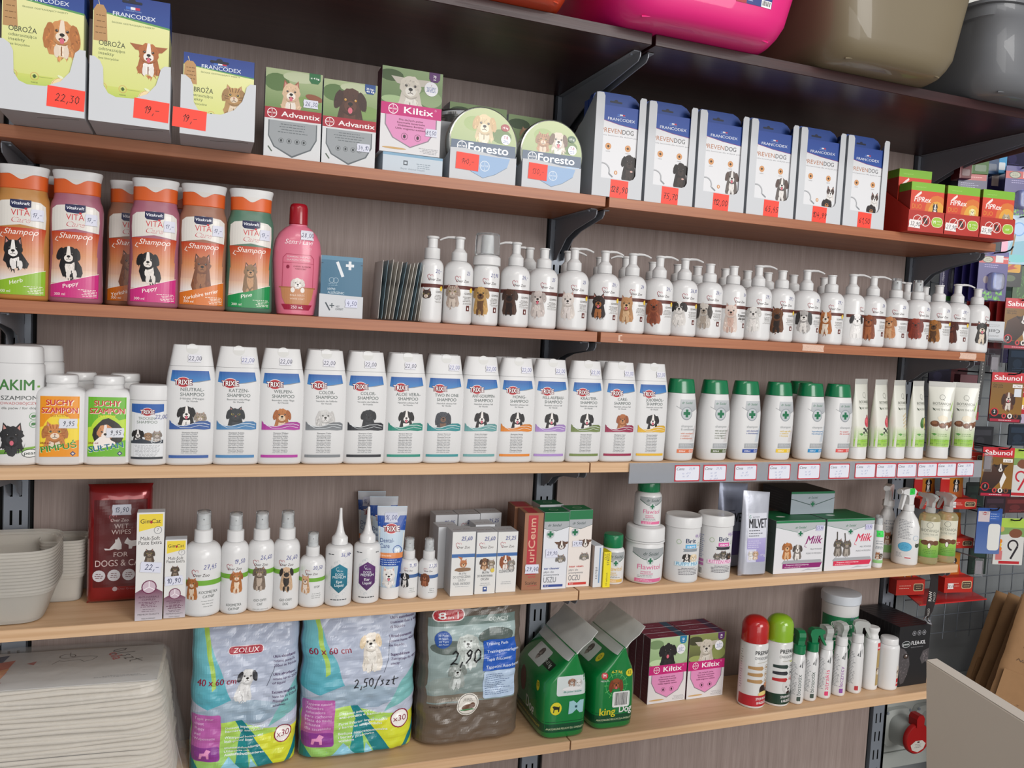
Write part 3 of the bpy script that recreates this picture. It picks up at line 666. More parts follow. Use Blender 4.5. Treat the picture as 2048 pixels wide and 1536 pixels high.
A = Art(); A.rect(-55, 55, 13.5, 23.5, '#dfe2e8'); A.barcode(-42, -22, 14.5, 22.5); logo_bayer(A, 2, 18.5, 3, '#1d3a6a'); A.text('Foresto', 18, 16, 5, '#1a2a50', w=24, bold=.05); A.build('lid_print', L.wrap, t, gx=4)

# ---- six open trays of large collar packs
def preven(kind, i):
    def f(A, w, h):
        A.rect(-w/2, w/2, 0, h, '#e2e3e6'); A.poly([(-w/2, h), (w/2, h), (w/2, h*.77), (0, h*.8), (-w/2, h*.85)], '#2d54a4', '#24479a'); A.line([(-w/2, h*.85), (0, h*.8), (w/2, h*.77)], 1.1, '#8a3a7a')
        A.rect(-6, -1, h*.9, h*.915, '#3a6ac0'); A.rect(-1, 5, h*.9, h*.915, '#e8e8ee'); A.rect(5, 10, h*.9, h*.915, '#c0304a'); A.text('LABORATOIRE', 2, h*.885, 1.7, '#9fb4dc', w=18); A.text('FRANCODEX', 3, h*.84, 5.2, '#eef2fa', w=w*.58, bold=.01)
        A.poly([(-w*.48, h*.86), (-w*.36, h*.86), (-w*.34, h*.81), (-w*.42, h*.76), (-w*.5, h*.81)], '#b8844c')
        A.text('PREVEN', -w*.385, h*.7, 8.6, '#b5744a', 'l', w=w*.43); A.text('DOG', w*.185, h*.7, 8.6, '#2f2c2e', w=w*.24); A.text('obroża lecznicza dla dużych psów', 0, h*.665, 2.2, '#7d7d82', w=w*.9)
        for x in (-w*.22, w*.2): A.ell(x, h*.55, 6.2, 6.2, '#c98a54', N=18); A.ell(x, h*.55, 5.2, 5.2, '#d9a06c'); A.ell(x, h*.55, 1.7, 2.6, '#3a2a20'); A.ell(x, h*.55, 3.4, .8, '#3a2a20'); A.text('KLESZCZE', x, h*.55-10, 1.6, '#6a6a70')
        A.ring(-w*.32, h*.28, 15, 2.6, '#8d9094', -20, 200, rx=1.1); A.ring(-w*.32, h*.28, 14.6, 1, '#c6c8cc', -20, 200, rx=1.1); A.line([(-w*.17, h*.25), (-w*.1, h*.22)], 3, '#8d9094')
        if i in (0, 2, 4): A.ell(-w*.03, h*.27, 3.4, 3.8, '#c98a54'); A.ell(-w*.03, h*.27, 1.4, 2.4, '#f0e0c8')
        A.rect(-w*.4, 0, h*.13, h*.19, '#9a9ca2'); A.rect(-w*.395, -w*.005, h*.133, h*.187, '#f0f0f2'); A.text('ZABEZPIECZENIE', -w*.2, h*.165, 1.7, '#33343a', w=w*.32, bold=.02); A.text('PRZED INSEKTAMI', -w*.2, h*.142, 1.7, '#33343a', w=w*.35, bold=.02)
        if kind == 0: dog(A, w*.25, h*.4, 14, '#2a2220', '#3c302c', 'flop', '#1c1614', tongue=False, body=1.15); A.ell(w*.3, h*.3, 3, 1.6, '#d8b0a8')
        if kind == 1: dog(A, w*.25, h*.4, 13, '#6a625e', '#e6e2de', 'flop', '#5a4a44', blaze=True, tongue=True, body=1.2)
        if kind == 2: dog(A, w*.27, h*.38, 10.5, '#e4e0dc', '#f0eeec', 'prick', '#3a2e2c', mask='#4a3a36', body=.5); dog(A, w*.2, h*.24, 10.5, '#2c2422', '#b5784a', 'flop', '#2a2020', body=.4)
    return f
TR = ((.966, 1.070, -.222, '128,90'), (1.0785, 1.186, -.2195, '75,70'), (1.1925, 1.307, -.219, '112,00'), (1.3135, 1.430, -.219, '65,45'), (1.4375, 1.554, -.218, '104,99'), (1.5605, 1.673, -.218, '61,50'))
words = ('a black labrador, nearest the middle upright', 'a black labrador, second of six', 'a grey hound, third of six', 'a grey hound, fourth of six', 'two small dogs, fifth of six', 'two small dogs, beside the red boxes')
for i, (xa, xb, Y, pr) in enumerate(TR):
    w = (xb-xa)*M_; xc = (xa+xb)/2; H = 190; d = 104
    t = thing('display_tray', 'tall open grey white tray showing %s' % words[i], 'tray', (xc, Y, ZB+.0003), -.02 if i == 0 else 0, 'tall open trays of collar packs')
    pts = [(-w/2, 0), (w/2, 0), (w/2, H-2), (w/2-3, H), (w/2-11, H), (w/2-14, H-5), (w/2-15, 44), (w/2-19, 37), (w/2-26, 34), (-w/2+17, 34), (-w/2+17, H-6), (-w/2+14, H), (-w/2+3, H), (-w/2, H-2)]
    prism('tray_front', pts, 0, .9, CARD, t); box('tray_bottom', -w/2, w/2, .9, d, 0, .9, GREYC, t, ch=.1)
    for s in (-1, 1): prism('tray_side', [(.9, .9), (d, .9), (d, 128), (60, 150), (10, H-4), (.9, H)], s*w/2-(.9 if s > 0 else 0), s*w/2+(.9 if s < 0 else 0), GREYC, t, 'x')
    sticker(t, flat(0), 4 if i == 0 else 2, 15, pr, 37, 35, '#ff4634', '#2a1412', rot=-.02, hh=11, gx=None, scal=False, base=.3)
    for k in range(3):
        p = thing('collar_pack', ('white front pack in the tall tray showing %s' % words[i]) if k == 0 else '%s pack in the tall tray showing %s' % (('', 'blue middle', 'blue rear')[k], words[i]), 'pack', (xc, Y+(4+k*20)*S, ZB+.0016), -.02 if i == 0 else 0, 'large collar packs in tray %s' % ('one', 'two', 'three', 'four', 'five', 'six')[i])
        pw = w-6; ph = 168 if k == 0 else 184
        hb = [(-pw/2, 0), (pw/2, 0), (pw/2, ph)] + ([(pw/2-8, ph+8), (pw/2-20, ph+13), (-pw/2+14, ph+13), (-pw/2+3, ph+8)] if k == 1 else []) + [(-pw/2, ph)]
        prism('carton', hb, 0, 16, mat('blue_carton', '#2c4c96', .5), p)
        if k == 0: A = Art(); A.box = (-pw/2, pw/2, .5, ph-.5); preven(i//2, i)(A, pw, ph); A.build('front_print', flat(0), p)
        else: A = Art(); A.rect(-13, 13, ph-5, ph-1.5, '#131c38', r=1.6); A.ell(0, ph-1.5, 4, 3, '#131c38'); A.build('hang_slot', flat(0), p)

# ---- red and green boxes in a red counter tray
def fiprex(animal, size):
    def f(A, w, h):
        A.rect(-w/2, w/2, 0, h, '#c93a1e', '#d8452a'); A.ell(w*.3, h*.42, w*.36, h*.34, '#d8742a'); A.ell(w*.3, h*.38, w*.26, h*.26, '#e0a23a'); A.rect(-w/2, w/2, h*.83, h, '#7cb52a'); A.text('vetoquinol', -w*.22, h*.89, 3, '#a6cf68', w=w*.3)
        A.text('FIPRex', -w*.14, h*.6, h*.105, '#f4ece8', w=w*.5, bold=.03, ital=.15); A.poly([(-w*.4, h*.68), (-w*.3, h*.76), (-w*.2, h*.82), (-w*.18, h*.78), (-w*.26, h*.72)], '#f0e4e0'); A.text('DUO', -w*.3, h*.46, h*.095, '#dd8a2a', w=w*.28)
        for i, q in enumerate(('Roztwór', 'do nakrapiania', 'dla psów')): A.text(q, -w*.44, h*.38-i*h*.065, 2.3, '#f2dcd2', 'l', w=w*(.2, .34, .26)[i])
        if animal == 'collie': dog(A, w*.25, h*.52, w*.08, '#2a2422', '#eceae6', 'prick', '#2a2422', blaze=True, body=1.3)
        if animal == 'pale': dog(A, w*.3, h*.5, w*.09, '#e4d9a0', '#f4ecc8', 'flop', '#e0cf70', body=1.1)
        if animal == 'cat': dog(A, w*.28, h*.45, w*.1, '#b5a890', '#e8e0d0', cat=True, body=1.1)
        if animal == 'bernese': dog(A, w*.26, h*.6, w*.11, '#1e1a1a', '#efe6da', 'flop', '#1a1616', blaze=True, body=1)
    return f
FRED = mat('red_carton', '#b4271b', .45); FTX = (.0,)
t = thing('counter_tray', 'red cardboard counter tray with three price tags at the collar shelf end', 'tray', (1.848, -.2655, ZB+.0003), -.13)
TW = 276
for a, b in ((-138, -48), (-46, 44), (46, 138)):
    prism('tray_front', [(a, 0), (b, 0), (b, 45), (a, 45)], 0, .9, FRED, t)
box('tray_bottom', -138, 138, .9, 108, 0, .9, FRED, t, ch=.1)
prism('tray_side', [(.9, .9), (108, .9), (108, 112), (1, 46)], -138, -137.1, FRED, t, 'x'); prism('tray_side', [(.9, .9), (108, .9), (108, 112), (1, 46)], 137.1, 138, FRED, t, 'x')
for k, (xc, sz, pr) in enumerate(((-93, 'M', '32,90'), (-1, 'S', '27,90'), (92, 'KOT', '25,90'))):
    A = Art(); A.ring(-22, 24, 12, 1.4, '#f0e2dc'); A.line([(-30, 15), (-14, 33)], 1.4, '#f0e2dc'); A.ring(-2, 24, 12, 1.4, '#f0e2dc'); A.ell(-2, 24, 5, 8, '#3a1a14', rot=.5); A.line([(-8, 14), (4, 34)], 1.6, '#f0e2dc')
    A.rect(13, 42, 12, 34, '#f2e6c4', r=10); A.rect(14.2, 40.8, 13.2, 32.8, '#9ac23a', r=9); A.text(sz, 21 if len(sz) < 2 else 27, 20, 7 if len(sz) < 2 else 4, '#f2f8e0', bold=.03)
    if len(sz) < 2: A.text('PIES', 32, 24, 2.6, '#f2f8e0', w=10); A.text('do 20 kg', 32, 18, 2.2, '#f2f8e0', w=10)
    A.build('size_print', lambda x, z, o, xc=xc: (x+xc, -o, z), t)
    sticker(t, flat(0), xc-29, 16, pr, 29, 17, '#ece6e4', '#1c1a22', rot=-.05, hh=8.5, gx=None, base=.6)
rz = -.13; c_, s_ = math.cos(rz), math.sin(rz)
for k, (xc, an, l, yy, zz) in enumerate(((-92, 'collie', 'red and green box with a black and white collie in the red tray', 3, 1), (0, 'pale', 'red and green box with a pale dog in the middle of the red tray', 3, 1), (92, 'cat', 'red and green box with a cat at the right of the red tray', 3, 1), (-92, 'bernese', 'red green box with a black dog behind the collie box', 46, 36))):
    W = 84; H = 105; X = 1.848+(xc*c_-yy*s_)*S; Y = -.2655+(xc*s_+yy*c_)*S
    if k == 3: carton('spot_on_box', 'red box lying behind the collie box with another box on it', X, Y, ZB+.0012, W, 40, 34.5, FRED, rz, 'red and green spot-on boxes')
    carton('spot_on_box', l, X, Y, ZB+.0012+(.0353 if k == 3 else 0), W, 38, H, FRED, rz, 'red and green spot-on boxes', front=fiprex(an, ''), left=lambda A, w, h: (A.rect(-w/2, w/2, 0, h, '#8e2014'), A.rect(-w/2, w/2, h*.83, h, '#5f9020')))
def rexb(A, w, h):
    A.rect(-w/2, w/2, 0, h, '#c43320'); A.text('FIPRex', w*.0, h*.72, h*.11, '#f4ece8', w=w*.8, bold=.03, ital=.12); A.ring(w*.42, h*.86, 3, .8, '#f0d8d0'); A.ell(w*.1, h*.3, w*.3, h*.2, '#d8742a'); dog(A, w*.15, h*.42, w*.12, '#d8b060', '#f0e0b0', body=1)
carton('spot_on_box', 'tall orange red box standing against the wall between the trays', 1.745, -.120, ZB, 95, 42, 152, FRED, 0, 'tall red boxes behind the red tray', front=rexb)
carton('spot_on_box', 'tall plain red box standing beside the right upright', 1.885, -.062, ZB, 84, 42, 150, FRED, 0, 'tall red boxes behind the red tray', front=lambda A, w, h: (A.rect(-w/2, w/2, 0, h, '#a82c1e'), A.ell(0, h*.4, w*.3, h*.2, '#c4602a')))

# ------------------------------------------------------------------ second shelf: shampoos and pump bottles
def spot(px, py, Y, Z): p = at(px, py, Y); return (p.x, Y, Z+.0003)
def vita(px, Y, tint, lab, strip, name, ink, animal, front=True):
    X = at(px, 615, Y).x
    t = thing('shampoo_bottle', lab, 'bottle', (X, Y, ZC+.0003), 0, 'tinted pet shampoo bottles with orange caps')
    q = Loft([(0, 33, 19), (1, 36, 21), (4, 38, 23), (30, 37.6, 23), (65, 36.3, 23), (95, 36, 23), (125, 37, 23), (143, 37, 23), (152, 35.5, 22), (158, 33, 20), (166, 31.5, 19)], 2.6)
    q.build('body', mat('tinted_'+name, tint, .3, trans=.2, vary=.03), t, 40)
    c = Loft([(166, 31.5, 19), (167, 32.2, 20), (186, 32.5, 20.5), (187.4, 32.7, 20.6)], 2.6)
    c.build('cap', mat('orange_plastic', '#d9622a', .35), t, 40); L2 = Loft([(187.5, 32.7, 20.6), (193, 33.5, 21), (199, 35, 21.5), (201, 34.5, 21), (201.5, 32, 19)], 2.6); L2.build('cap_lid', WHITEM, t, 40)
    A = Art(); pts = [(-36, 188)]+[(x, 186.5-6.5*math.exp(-(x/9.5)**2)+2*math.exp(-((abs(x)-20)/9)**2)) for x in range(-36, 37, 3)]+[(36, 188)]
    A.poly(pts, '#d9d6d2'); A.build('cap_top', c.front, t, gx=4, gz=8)
    if not front: return t
    A = Art()
    A.poly([(-31, 72), (31, 72), (31, 45), (33, 10), (-33, 10), (-32, 45)], '#e2dad4', '#cf8a5c'); A.poly([(-32, 50), (31, 50), (31, 30), (-32, 30)], '#e6e2de', '#dcb498')
    A.poly([(-33, 108), (33, 108), (31, 92), (30, 72), (-30, 72), (-31, 92)], '#cf8a5c', '#bc3d1c')
    A.poly([(-33, 8), (33, 8), (33, 46), (0, 36), (-33, 27)], strip); A.line([(-33, 27), (0, 36), (33, 46)], .7, '#f0e8e0')
    A.poly([(-32, 108), (0, 113), (32, 108), (33, 125), (32, 142), (26, 147), (0, 150), (-26, 147), (-32, 142), (-33, 125)], '#ddd9d2')
    A.poly([(-14, 149.5), (14, 149.5), (14, 139), (4, 136), (-11, 137), (-14, 140)], '#22264e'); A.text('Vitakraft', 0, 142, 4.5, '#eceef6', w=24, bold=.04, ital=.15); A.ell(7, 136.5, 2, 1.7, '#c42a34')
    A.text('VITA', 0, 126, 9, '#c8323a', w=25, bold=.0); A.text('Care', 1, 116, 8, '#b52a34', w=25, ital=.35, bold=.05); A.text('Care', 1.4, 116.4, 8, '#e8dcd8', w=24, ital=.35, bold=.0)
    A.text('Shampoo', 1, 98, 8.4, '#f6ece4', w=46, ital=.35); A.line([(18, 100), (16, 90)], .9, '#f6ece4'); A.line([(-24, 100), (-27, 95), (-23, 93)], .9, '#f6ece4')
    animal(A); A.poly([(-33, 8), (33, 8), (33, 45), (0, 35), (-33, 26)], strip)
    A.text(name.replace('_', ' '), -4 if len(name) < 8 else 0, 25 if len(name) < 8 else 22, 6, '#f8f4ec', w=min(54, len(name)*4.6), ital=.2, bold=.02, rot=.28)
    A.text('300 ml', -27, 11, 4, '#f4f0e8', 'l', w=15); A.lines(5, 31, 10, 22, 5, '#f0ece0', 'r', .8)
    A.build('front_label', q.front, t, GLOSS, gx=4, gz=4)
    sticker(t, q.front, 22, 128, '17,-', 17, 17, '#d7d9e8', gx=4, hh=6)
    return t
bern = lambda A: dog(A, -8, 73, 13.5, '#1d1a1c', '#ece4dc', 'flop', '#171416', blaze=True, body=1.05, lean=.35)
york = lambda A: dog(A, 0, 72, 14, '#7a4628', '#94603c', 'prick', '#4c2c1c', body=1.25, lean=-.1, hairy=.13)
bord = lambda A: dog(A, -9, 76, 14, '#1c1a1c', '#eeeae6', 'prick', '#1c1a1c', blaze=True, body=.8, lean=.4)
pine = lambda A: dog(A, 1, 68, 11, '#8a6a4a', '#c0926a', 'prick', '#4a3424', body=1.5, lean=0, hairy=.12)
vita(151, -.178, '#b06c80', 'pink tinted shampoo bottle with a bernese puppy, left of the pair with orange strips', '#c92a7c', 'Puppy', 0, bern)
vita(44, -.178, '#cc914e', 'amber tinted shampoo bottle with a border collie at the far left', '#8cb82a', 'Herb', 0, bord)
vita(72, -.095, '#b8804c', 'orange capped bottle peeping out behind the amber bottle', '#8cb82a', 'Herb', 0, bord, False)
vita(260, -.128, '#a87660', 'brown tinted shampoo bottle with a terrier, standing behind the pink bottle', '#c96a1c', 'Yorkshire_terrier', 0, york)
vita(306, -.181, '#b06c80', 'pink tinted shampoo bottle with a bernese puppy, in front of the brown bottle', '#c92a7c', 'Puppy', 0, bern)
vita(350, -.115, '#a87660', 'orange capped bottle hidden in the gap behind the yorkshire terrier bottle', '#c96a1c', 'Puppy', 0, bern, False)
vita(402, -.178, '#b48468', 'brown tinted shampoo bottle with a yorkshire terrier, right in front', '#d2701c', 'Yorkshire_terrier', 0, york)
vita(496, -.178, '#5c8470', 'green tinted shampoo bottle with a terrier looking up, rightmost with orange cap', '#128a48', 'Pine', 0, pine)
# pink bottle with a dark red cap
X = at(590, 637, -.18).x
t = thing('shampoo_bottle', 'pink shampoo bottle with a dark red cap and white puppy in a bathtub', 'bottle', (X, -.18, ZC+.0003))
q = Loft([(0, 28, 17), (2, 31, 20), (20, 34, 22), (60, 38, 24), (90, 40, 25), (110, 39.5, 25), (125, 37, 24), (137, 31, 21), (146, 22, 17), (150, 15, 14), (152, 14.5, 14)], 2.2)
q.build('body', mat('pink_plastic', '#d9748c', .28, coat=.2), t, 44)
Loft([(152, 14.5, 14.5), (153, 15.5, 15.5), (180, 15, 15), (185, 13.5, 13.5), (187, 11, 11)], 2).build('cap', mat('dark_red_plastic', '#9c1424', .25, coat=.3), t, 32)
A = Art(); A.text('Sens·i·Lavi', 0, 118, 8, '#f6e2e6', w=46, ital=.3, bold=.02); A.text('pH 7.5', 14, 110, 3.4, '#efb8c2', w=13)
A.line([(-25, 45), (-25, 95), (-20, 101), (20, 101), (25, 95), (25, 45)], .7, '#b03a58'); A.line([(-25, 87), (25, 87)], .6, '#b03a58')
A.text('SZAMPON / SHAMPOO', 0, 95.5, 2.6, '#f6dce2', w=38); A.text('DLA PSÓW / FOR DOGS', 0, 90.5, 2.6, '#f6dce2', w=38); A.ell(-17, 80, 2.6, 3, '#8a1c3c'); A.text('CHERRY BLOSSOM', 6, 80, 2.4, '#8a1c3c', w=28); A.text('PURE SCENT', 4, 76, 2.4, '#8a1c3c', w=18)
A.poly([(-27, 45), (27, 45), (24, 28), (19, 18), (-19, 18), (-24, 28)], '#c08458'); A.line([(-29, 46), (29, 46)], 2, '#a86c44'); dog(A, 0, 53, 9.5, '#ded8d2', '#eeeae6', 'flop', '#cfc8c2', hairy=.12)
for u in (-8, 8): A.ell(u, 42, 3.4, 4.4, '#e8e2dc')
A.text('BIAŁA SIERŚĆ', 0, 32, 2.8, '#f2dcc8', w=24); A.text('WHITE COAT', 0, 26, 2.8, '#f2dcc8', w=24); A.poly([(-25, 18), (25, 18), (20, 9), (-20, 9)], '#a01c3c'); A.text('250 mL', 0, 11, 5, '#f8e8ea', w=20, bold=.02)
A.build('front_label', q.front, t, GLOSS, gx=4, gz=4, base=.4); sticker(t, q.front, 13, 134, '28,00', 22, 16, '#dcdde8', '#5a4a6a', hh=7)
# sachets in a white holder
X0 = at(680, 643, -.2).x
hold = thing('sachet_holder', 'small white cardboard holder with a blue sachet in front', 'holder', (X0, -.2045, ZC+.0003))
prism('holder_front', [(-37, 0), (37, 0), (37, 37), (-37, 39)], 0, .8, CARD, hold); box('holder_bottom', -37, 37, .8, 60, 0, .8, CARD, hold, ch=.1); box('holder_back', -36, 36, 60, 60.8, 0, 108, CARD, hold, ch=.1)
A = Art(); A.line([(-26, 24), (-19, 12)], 2.2, '#3a464e'); A.line([(-19, 20), (-12, 20)], 1.6, '#3a464e'); A.line([(-15.5, 16.5), (-15.5, 23.5)], 1.6, '#3a464e'); A.text('VET', -9, 17, 3.2, '#3a464e', 'l'); A.text('EXPERT', -9, 12.5, 3.2, '#3a464e', 'l'); A.build('holder_print', flat(0), hold); sticker(hold, flat(0), 17, 25, '4,50', 21, 14, '#d5d8ec', '#4a4f7a', hh=7, gx=None)
def sachet(name, label, x, y, z, w, h, col, lean, rz, art=None, grp=None, tip=0):
    t = thing(name, label, 'sachet', (x, y, z), rz, grp); t.rotation_euler = (tip, lean, rz)
    vs = []; fs = []; NX, NZ = 6, 8
    def fy(u, v): return 2.2*math.sin(PI*min(1, max(0, (u+w/2)/w)))*math.sin(PI*min(1, v/h))**.6
    for s in (-1, 1):
        for k in range(NZ+1):
            for i in range(NX+1): u = -w/2+w*i/NX; v = h*k/NZ; vs.append((u, s*(fy(u, v)+.25), v))
    n = (NX+1)*(NZ+1)
    for s in (0, 1):
        for k in range(NZ):
            for i in range(NX): a = s*n+k*(NX+1)+i; fs.append((a, a+1, a+NX+2, a+NX+1) if s == 0 else (a, a+NX+1, a+NX+2, a+1))
    for i in range(NX): fs.append((i, n+i, n+i+1, i+1)); b = NZ*(NX+1)+i; fs.append((b, b+1, n+b+1, n+b))
    for k in range(NZ): a = k*(NX+1); fs.append((a, a+NX+1, n+a+NX+1, n+a)); a += NX; fs.append((a, n+a, n+a+NX+1, a+NX+1))
    mesh('pouch', vs, fs, mat(name+'_foil_'+col[1:], col, .35, .15), t, True)
    if art: A = Art(); A.box = (-w/2, w/2, 0, h); art(A, w, h); A.build('front_print', lambda x, z, o: (x, -fy(x, z)-.25-o, z), t, gx=6, gz=8)
    return t
def blue_sachet(A, w, h):
    A.rect(-w/2, w/2, 0, h, '#44718c'); A.rect(-w/2, w/2, h-7, h, '#5a86a0'); A.line([(-8, 92), (1, 70)], 5, '#e0e4e8'); A.rect(6, 20, 86, 90.5, '#e0e4e8'); A.rect(10.7, 15.3, 81, 95.5, '#e0e4e8')
    A.ring(-17, 62, 4.5, .6, '#b9ccd8'); A.ring(-10, 62, 4.5, .6, '#b9ccd8'); A.lines(-22, 0, 52, 57, 2, '#9cb8c8', 'l', .7)
    for i, q in enumerate(('HYPO', 'ALLERGENIC', 'SHAMPOO')): A.text(q, -23, 45-6*i, 4, '#cfdce4', 'l', bold=.01)
    A.line([(-36, h-13), (-32, h-13)], 1, '#202234'); A.line([(32, h-13), (36, h-13)], 1, '#202234')
sachet('sachet', 'blue foil sachet with a white slash and cross in the white holder', X0, -.2, ZC+.0012, 70, 103, '#44718c', 0, 0, blue_sachet)
random.seed(11)
for i in range(14):
    xp = 735+i*7.3; x = at(xp, 648, -.17).x; ln = -.05-.1*math.sin(PI*i/13)
    cc = ('#c9c6c0', '#6f8894', '#c4c1ba', '#d0cdc6')[i % 4]
    sachet('sachet', 'silver and grey sachet standing edge on in the row beside the blue one', x+.012, -.165, ZC+.0024, 72, 102+random.uniform(-3, 3), cc, 0, PI/2, lambda A, w, h: (A.rect(-w/2, w/2, h*.58, h*.68, '#1c1c1e'), A.lines(-w*.45, w*.45, h*.1, h*.5, 8, '#55585c', 'l', 1.2)), 'sachets standing edge on', tip=-ln)
    o = COL.objects[-1] if False else None
# ---- white round pump bottles
COLLAR = WHITEP
def pump(t, z, side, kind='pump'):
    if kind == 'pump':
        Loft([(z, 13.5, 13.5), (z+1, 14.2, 14.2), (z+15, 14, 14), (z+17, 12, 12), (z+21, 9, 9), (z+22, 8.2, 8.2)], 2).build('collar', WHITEM, t, 28)
        h = Loft([(z+22.2, 7.8, 7.8), (z+39, 8, 8), (z+40, 9.5, 9.5), (z+42, 10, 10), (z+43.5, 9, 9), (z+44, 5, 5)], 2).build('pump_head', WHITEM, t, 24)
        c, s = math.cos(side), math.sin(side)
        tube('spout', [(c*r, s*r, z+d) for r, d in ((4, 41), (12, 42.3), (22, 42), (30, 39.5), (36, 36.5))], [3.6, 3.6, 3, 2.5, 2.2], WHITEM, t, 8, .75)
    elif kind == 'spray':
        Loft([(z, 13.5, 13.5), (z+1, 14.2, 14.2), (z+15, 14, 14), (z+17, 12, 12), (z+18, 9.5, 9.5)], 2).build('collar', WHITEM, t, 28)
        Loft([(z+18.2, 9, 9), (z+28, 8.7, 8.7), (z+29, 8, 8), (z+37, 7.6, 7.6), (z+38, 6, 6)], 2).build('spray_head', WHITEM, t, 24)
        tube('nozzle', [(0, -7, z+33), (0, -9.4, z+33)], 1.3, BLACK, t, 8)
        Loft([(z+18.6, 11, 11), (z+42, 10.5, 10.5), (z+43.5, 9.5, 9.5)], 2).build('clear_cap', CLEAR, t, 28)
    elif kind == 'disc':
        Loft([(z, 13.5, 13.5), (z+1, 14.2, 14.2), (z+19, 13.8, 13.8), (z+20, 9.5, 9.5)], 2).build('collar', WHITEM, t, 28)
        Loft([(z+20.2, 9, 9), (z+36, 9, 9), (z+37, 11, 11), (z+39.5, 11.4, 11.4), (z+40.5, 10.5, 10.5)], 2).build('pump_head', WHITEM, t, 24)
    elif kind == 'nub':
        Loft([(z, 13.5, 13.5), (z+1, 14.2, 14.2), (z+15, 14, 14), (z+18, 11, 11)], 2).build('collar', WHITEM, t, 28)
        Loft([(z+18.2, 8.4, 8.4), (z+34, 8.6, 8.6), (z+35, 10, 10), (z+37, 10, 10)], 2).build('pump_head', WHITEM, t, 24)
def roundbody(r, h, neck=9, n=2, sh=None, b=None):
    """straight body with a domed shoulder up to height h"""
    sh = sh or r*.75; b = b or r; out = [(0, r*.86, b*.86), (1.2, r*.93, b*.93), (3.5, r*.985, b*.985), (7, r, b)]
    for i in range(9):
        a = PI/2*i/8; out.append((h-sh+sh*math.sin(a), neck+(r-neck)*math.cos(a), neck+(b-neck)*math.cos(a)))
    return Loft(out, n)
OZ = [ # px centre, px base, radius, kind, spout side, print turn, animal, words, price
 (858, 652, 21.5, 'disc', 0, 0, dict(c1='#4a3c36', c2='#e8d8c8', ear='prick', cat=True), 'kitten and piglet', '21,-'),
 (912, 654, 28.5, 'pump', PI-.35, 0, dict(c1='#b9a79a', c2='#d8cabd', cat=True, stripes='#8a7466', body=.9), 'pale fluffy cat', '25'),
 (967, 656, 26.5, 'foam', 0, 0, dict(c1='#c2995a', c2='#6a4c34', ear='flop', body=1.2), 'golden pekingese', '21,90'),
 (1025, 658, 29.5, 'pump', PI-.25, 0, dict(c1='#4a2e20', c2='#2a1c18', ear='flop', body=1.1), 'dark brown setter', '24,-'),
 (1081, 661, 29.5, 'nub', 0, 0, dict(c1='#c8bdb8', c2='#dcd2cc', ear='flop', body=1.1, tongue=True), 'cream maltese', '25'),
 (1141, 663, 29.5, 'pump', -.45, 0, dict(c1='#dcd3cc', c2='#e6deda', ear='prick', body=1.1), 'white westie', '25'),
 (1202, 666, 30.5, 'pump', -.25, 0, dict(c1='#2e2422', c2='#a86a3c', ear='prick', c3='#3a2a24', tongue=True, body=.9), 'yorkshire puppy with a red bow', '24,-'),
 (1257, 671, 29, 'pump', -.3, 0, dict(c1='#b98a5e', c2='#d8b48c', ear='prick', tongue=True, body=1.1), 'long haired yorkshire', '24'),
 (1311, 675, 29.5, 'pump', -.35, 0, dict(c1='#9a5234', c2='#7a3c26', ear='long', body=1.1), 'red show yorkshire', '24,-'),
 (1361, 678, 29, 'pump', -.5, 0, dict(c1='#dcd8d4', c2='#e8e4e0', ear='flop', c3='#2a2626', mask='#3a3634', body=1.1), 'black and white puppy', '26,10'),
 (1411, 682, 29, 'nub', 0, -.05, dict(c1='#c9c2ba', c2='#a89c90', ear='long', c3='#4a4440', body=1.2, hairy=.12), 'long haired grey shih tzu', '24,-'),
 (1458, 685, 29, 'nub', 0, .2, dict(c1='#d9c8be', c2='#c9a89a', ear='prick', body=1.4), 'tall cream poodle', '24'),
 (1508, 689, 29.5, 'pump', -.55, 0, dict(c1='#e2e0dc', c2='#ece8e4', ear='flop', body=1.2), 'fluffy white bichon', '29,-'),
 (1555, 692, 28.5, 'nub', 0, 0, dict(c1='#6a4228', c2='#2c201a', ear='prick', c3='#2c201a', body=1.2), 'german shepherd', '29,-'),
 (1604, 695, 31, 'pump', -.5, .15, dict(c1='#aaa6a4', c2='#e4e0dc', ear='long', c3='#2c2a2a', body=1, hairy=.13), 'shaggy black and grey sheepdog', '29,-'),
 (1654, 696, 28.5, 'nub', 0, -.1, dict(c1='#b5703c', c2='#ece0d0', ear='prick', blaze=True, body=1.1), 'rough collie', '29,-'),
 (1696, 698, 27.5, 'pump', -.6, .7, dict(c1='#e8e6e4', c2='#f0eeec', ear='flop', c3='#2c2a2a', body=1.3), 'spotted dalmatian', '29'),
 (1737, 700, 29.5, 'pump', -.6, 0, dict(c1='#8a4a2c', c2='#a8643c', ear='flop', body=1.3), 'brown airedale terrier', '24'),
 (1783, 701, 28.5, 'spray', 0, -.2, dict(c1='#c98a5c', c2='#dcae84', ear='flop', body=1.1), 'apricot poodle', '25'),
 (1826, 702, 29, 'spray', 0, .15, dict(c1='#8e3420', c2='#7a2c1c', ear='long', c3='#6e2416', body=1), 'red irish setter', '24,-'),
 (1869, 702, 28.5, 'nub', 0, -.1, dict(c1='#a86e34', c2='#5c3c24', ear='flop', body=1.2), 'yellow brown hound', '24'),
 (1906, 703, 28.5, 'pump', -.5, -.2, dict(c1='#54261a', c2='#6a3422', ear='flop', body=1.2), 'dark red spaniel', '29,-'),
 (1946, 704, 28.5, 'nub', 0, .65, dict(c1='#3a3634', c2='#d8c8b4', ear='prick', c3='#2a2826', mask='#2a2826', tongue=True, body=1.1), 'grey malamute', '29')]
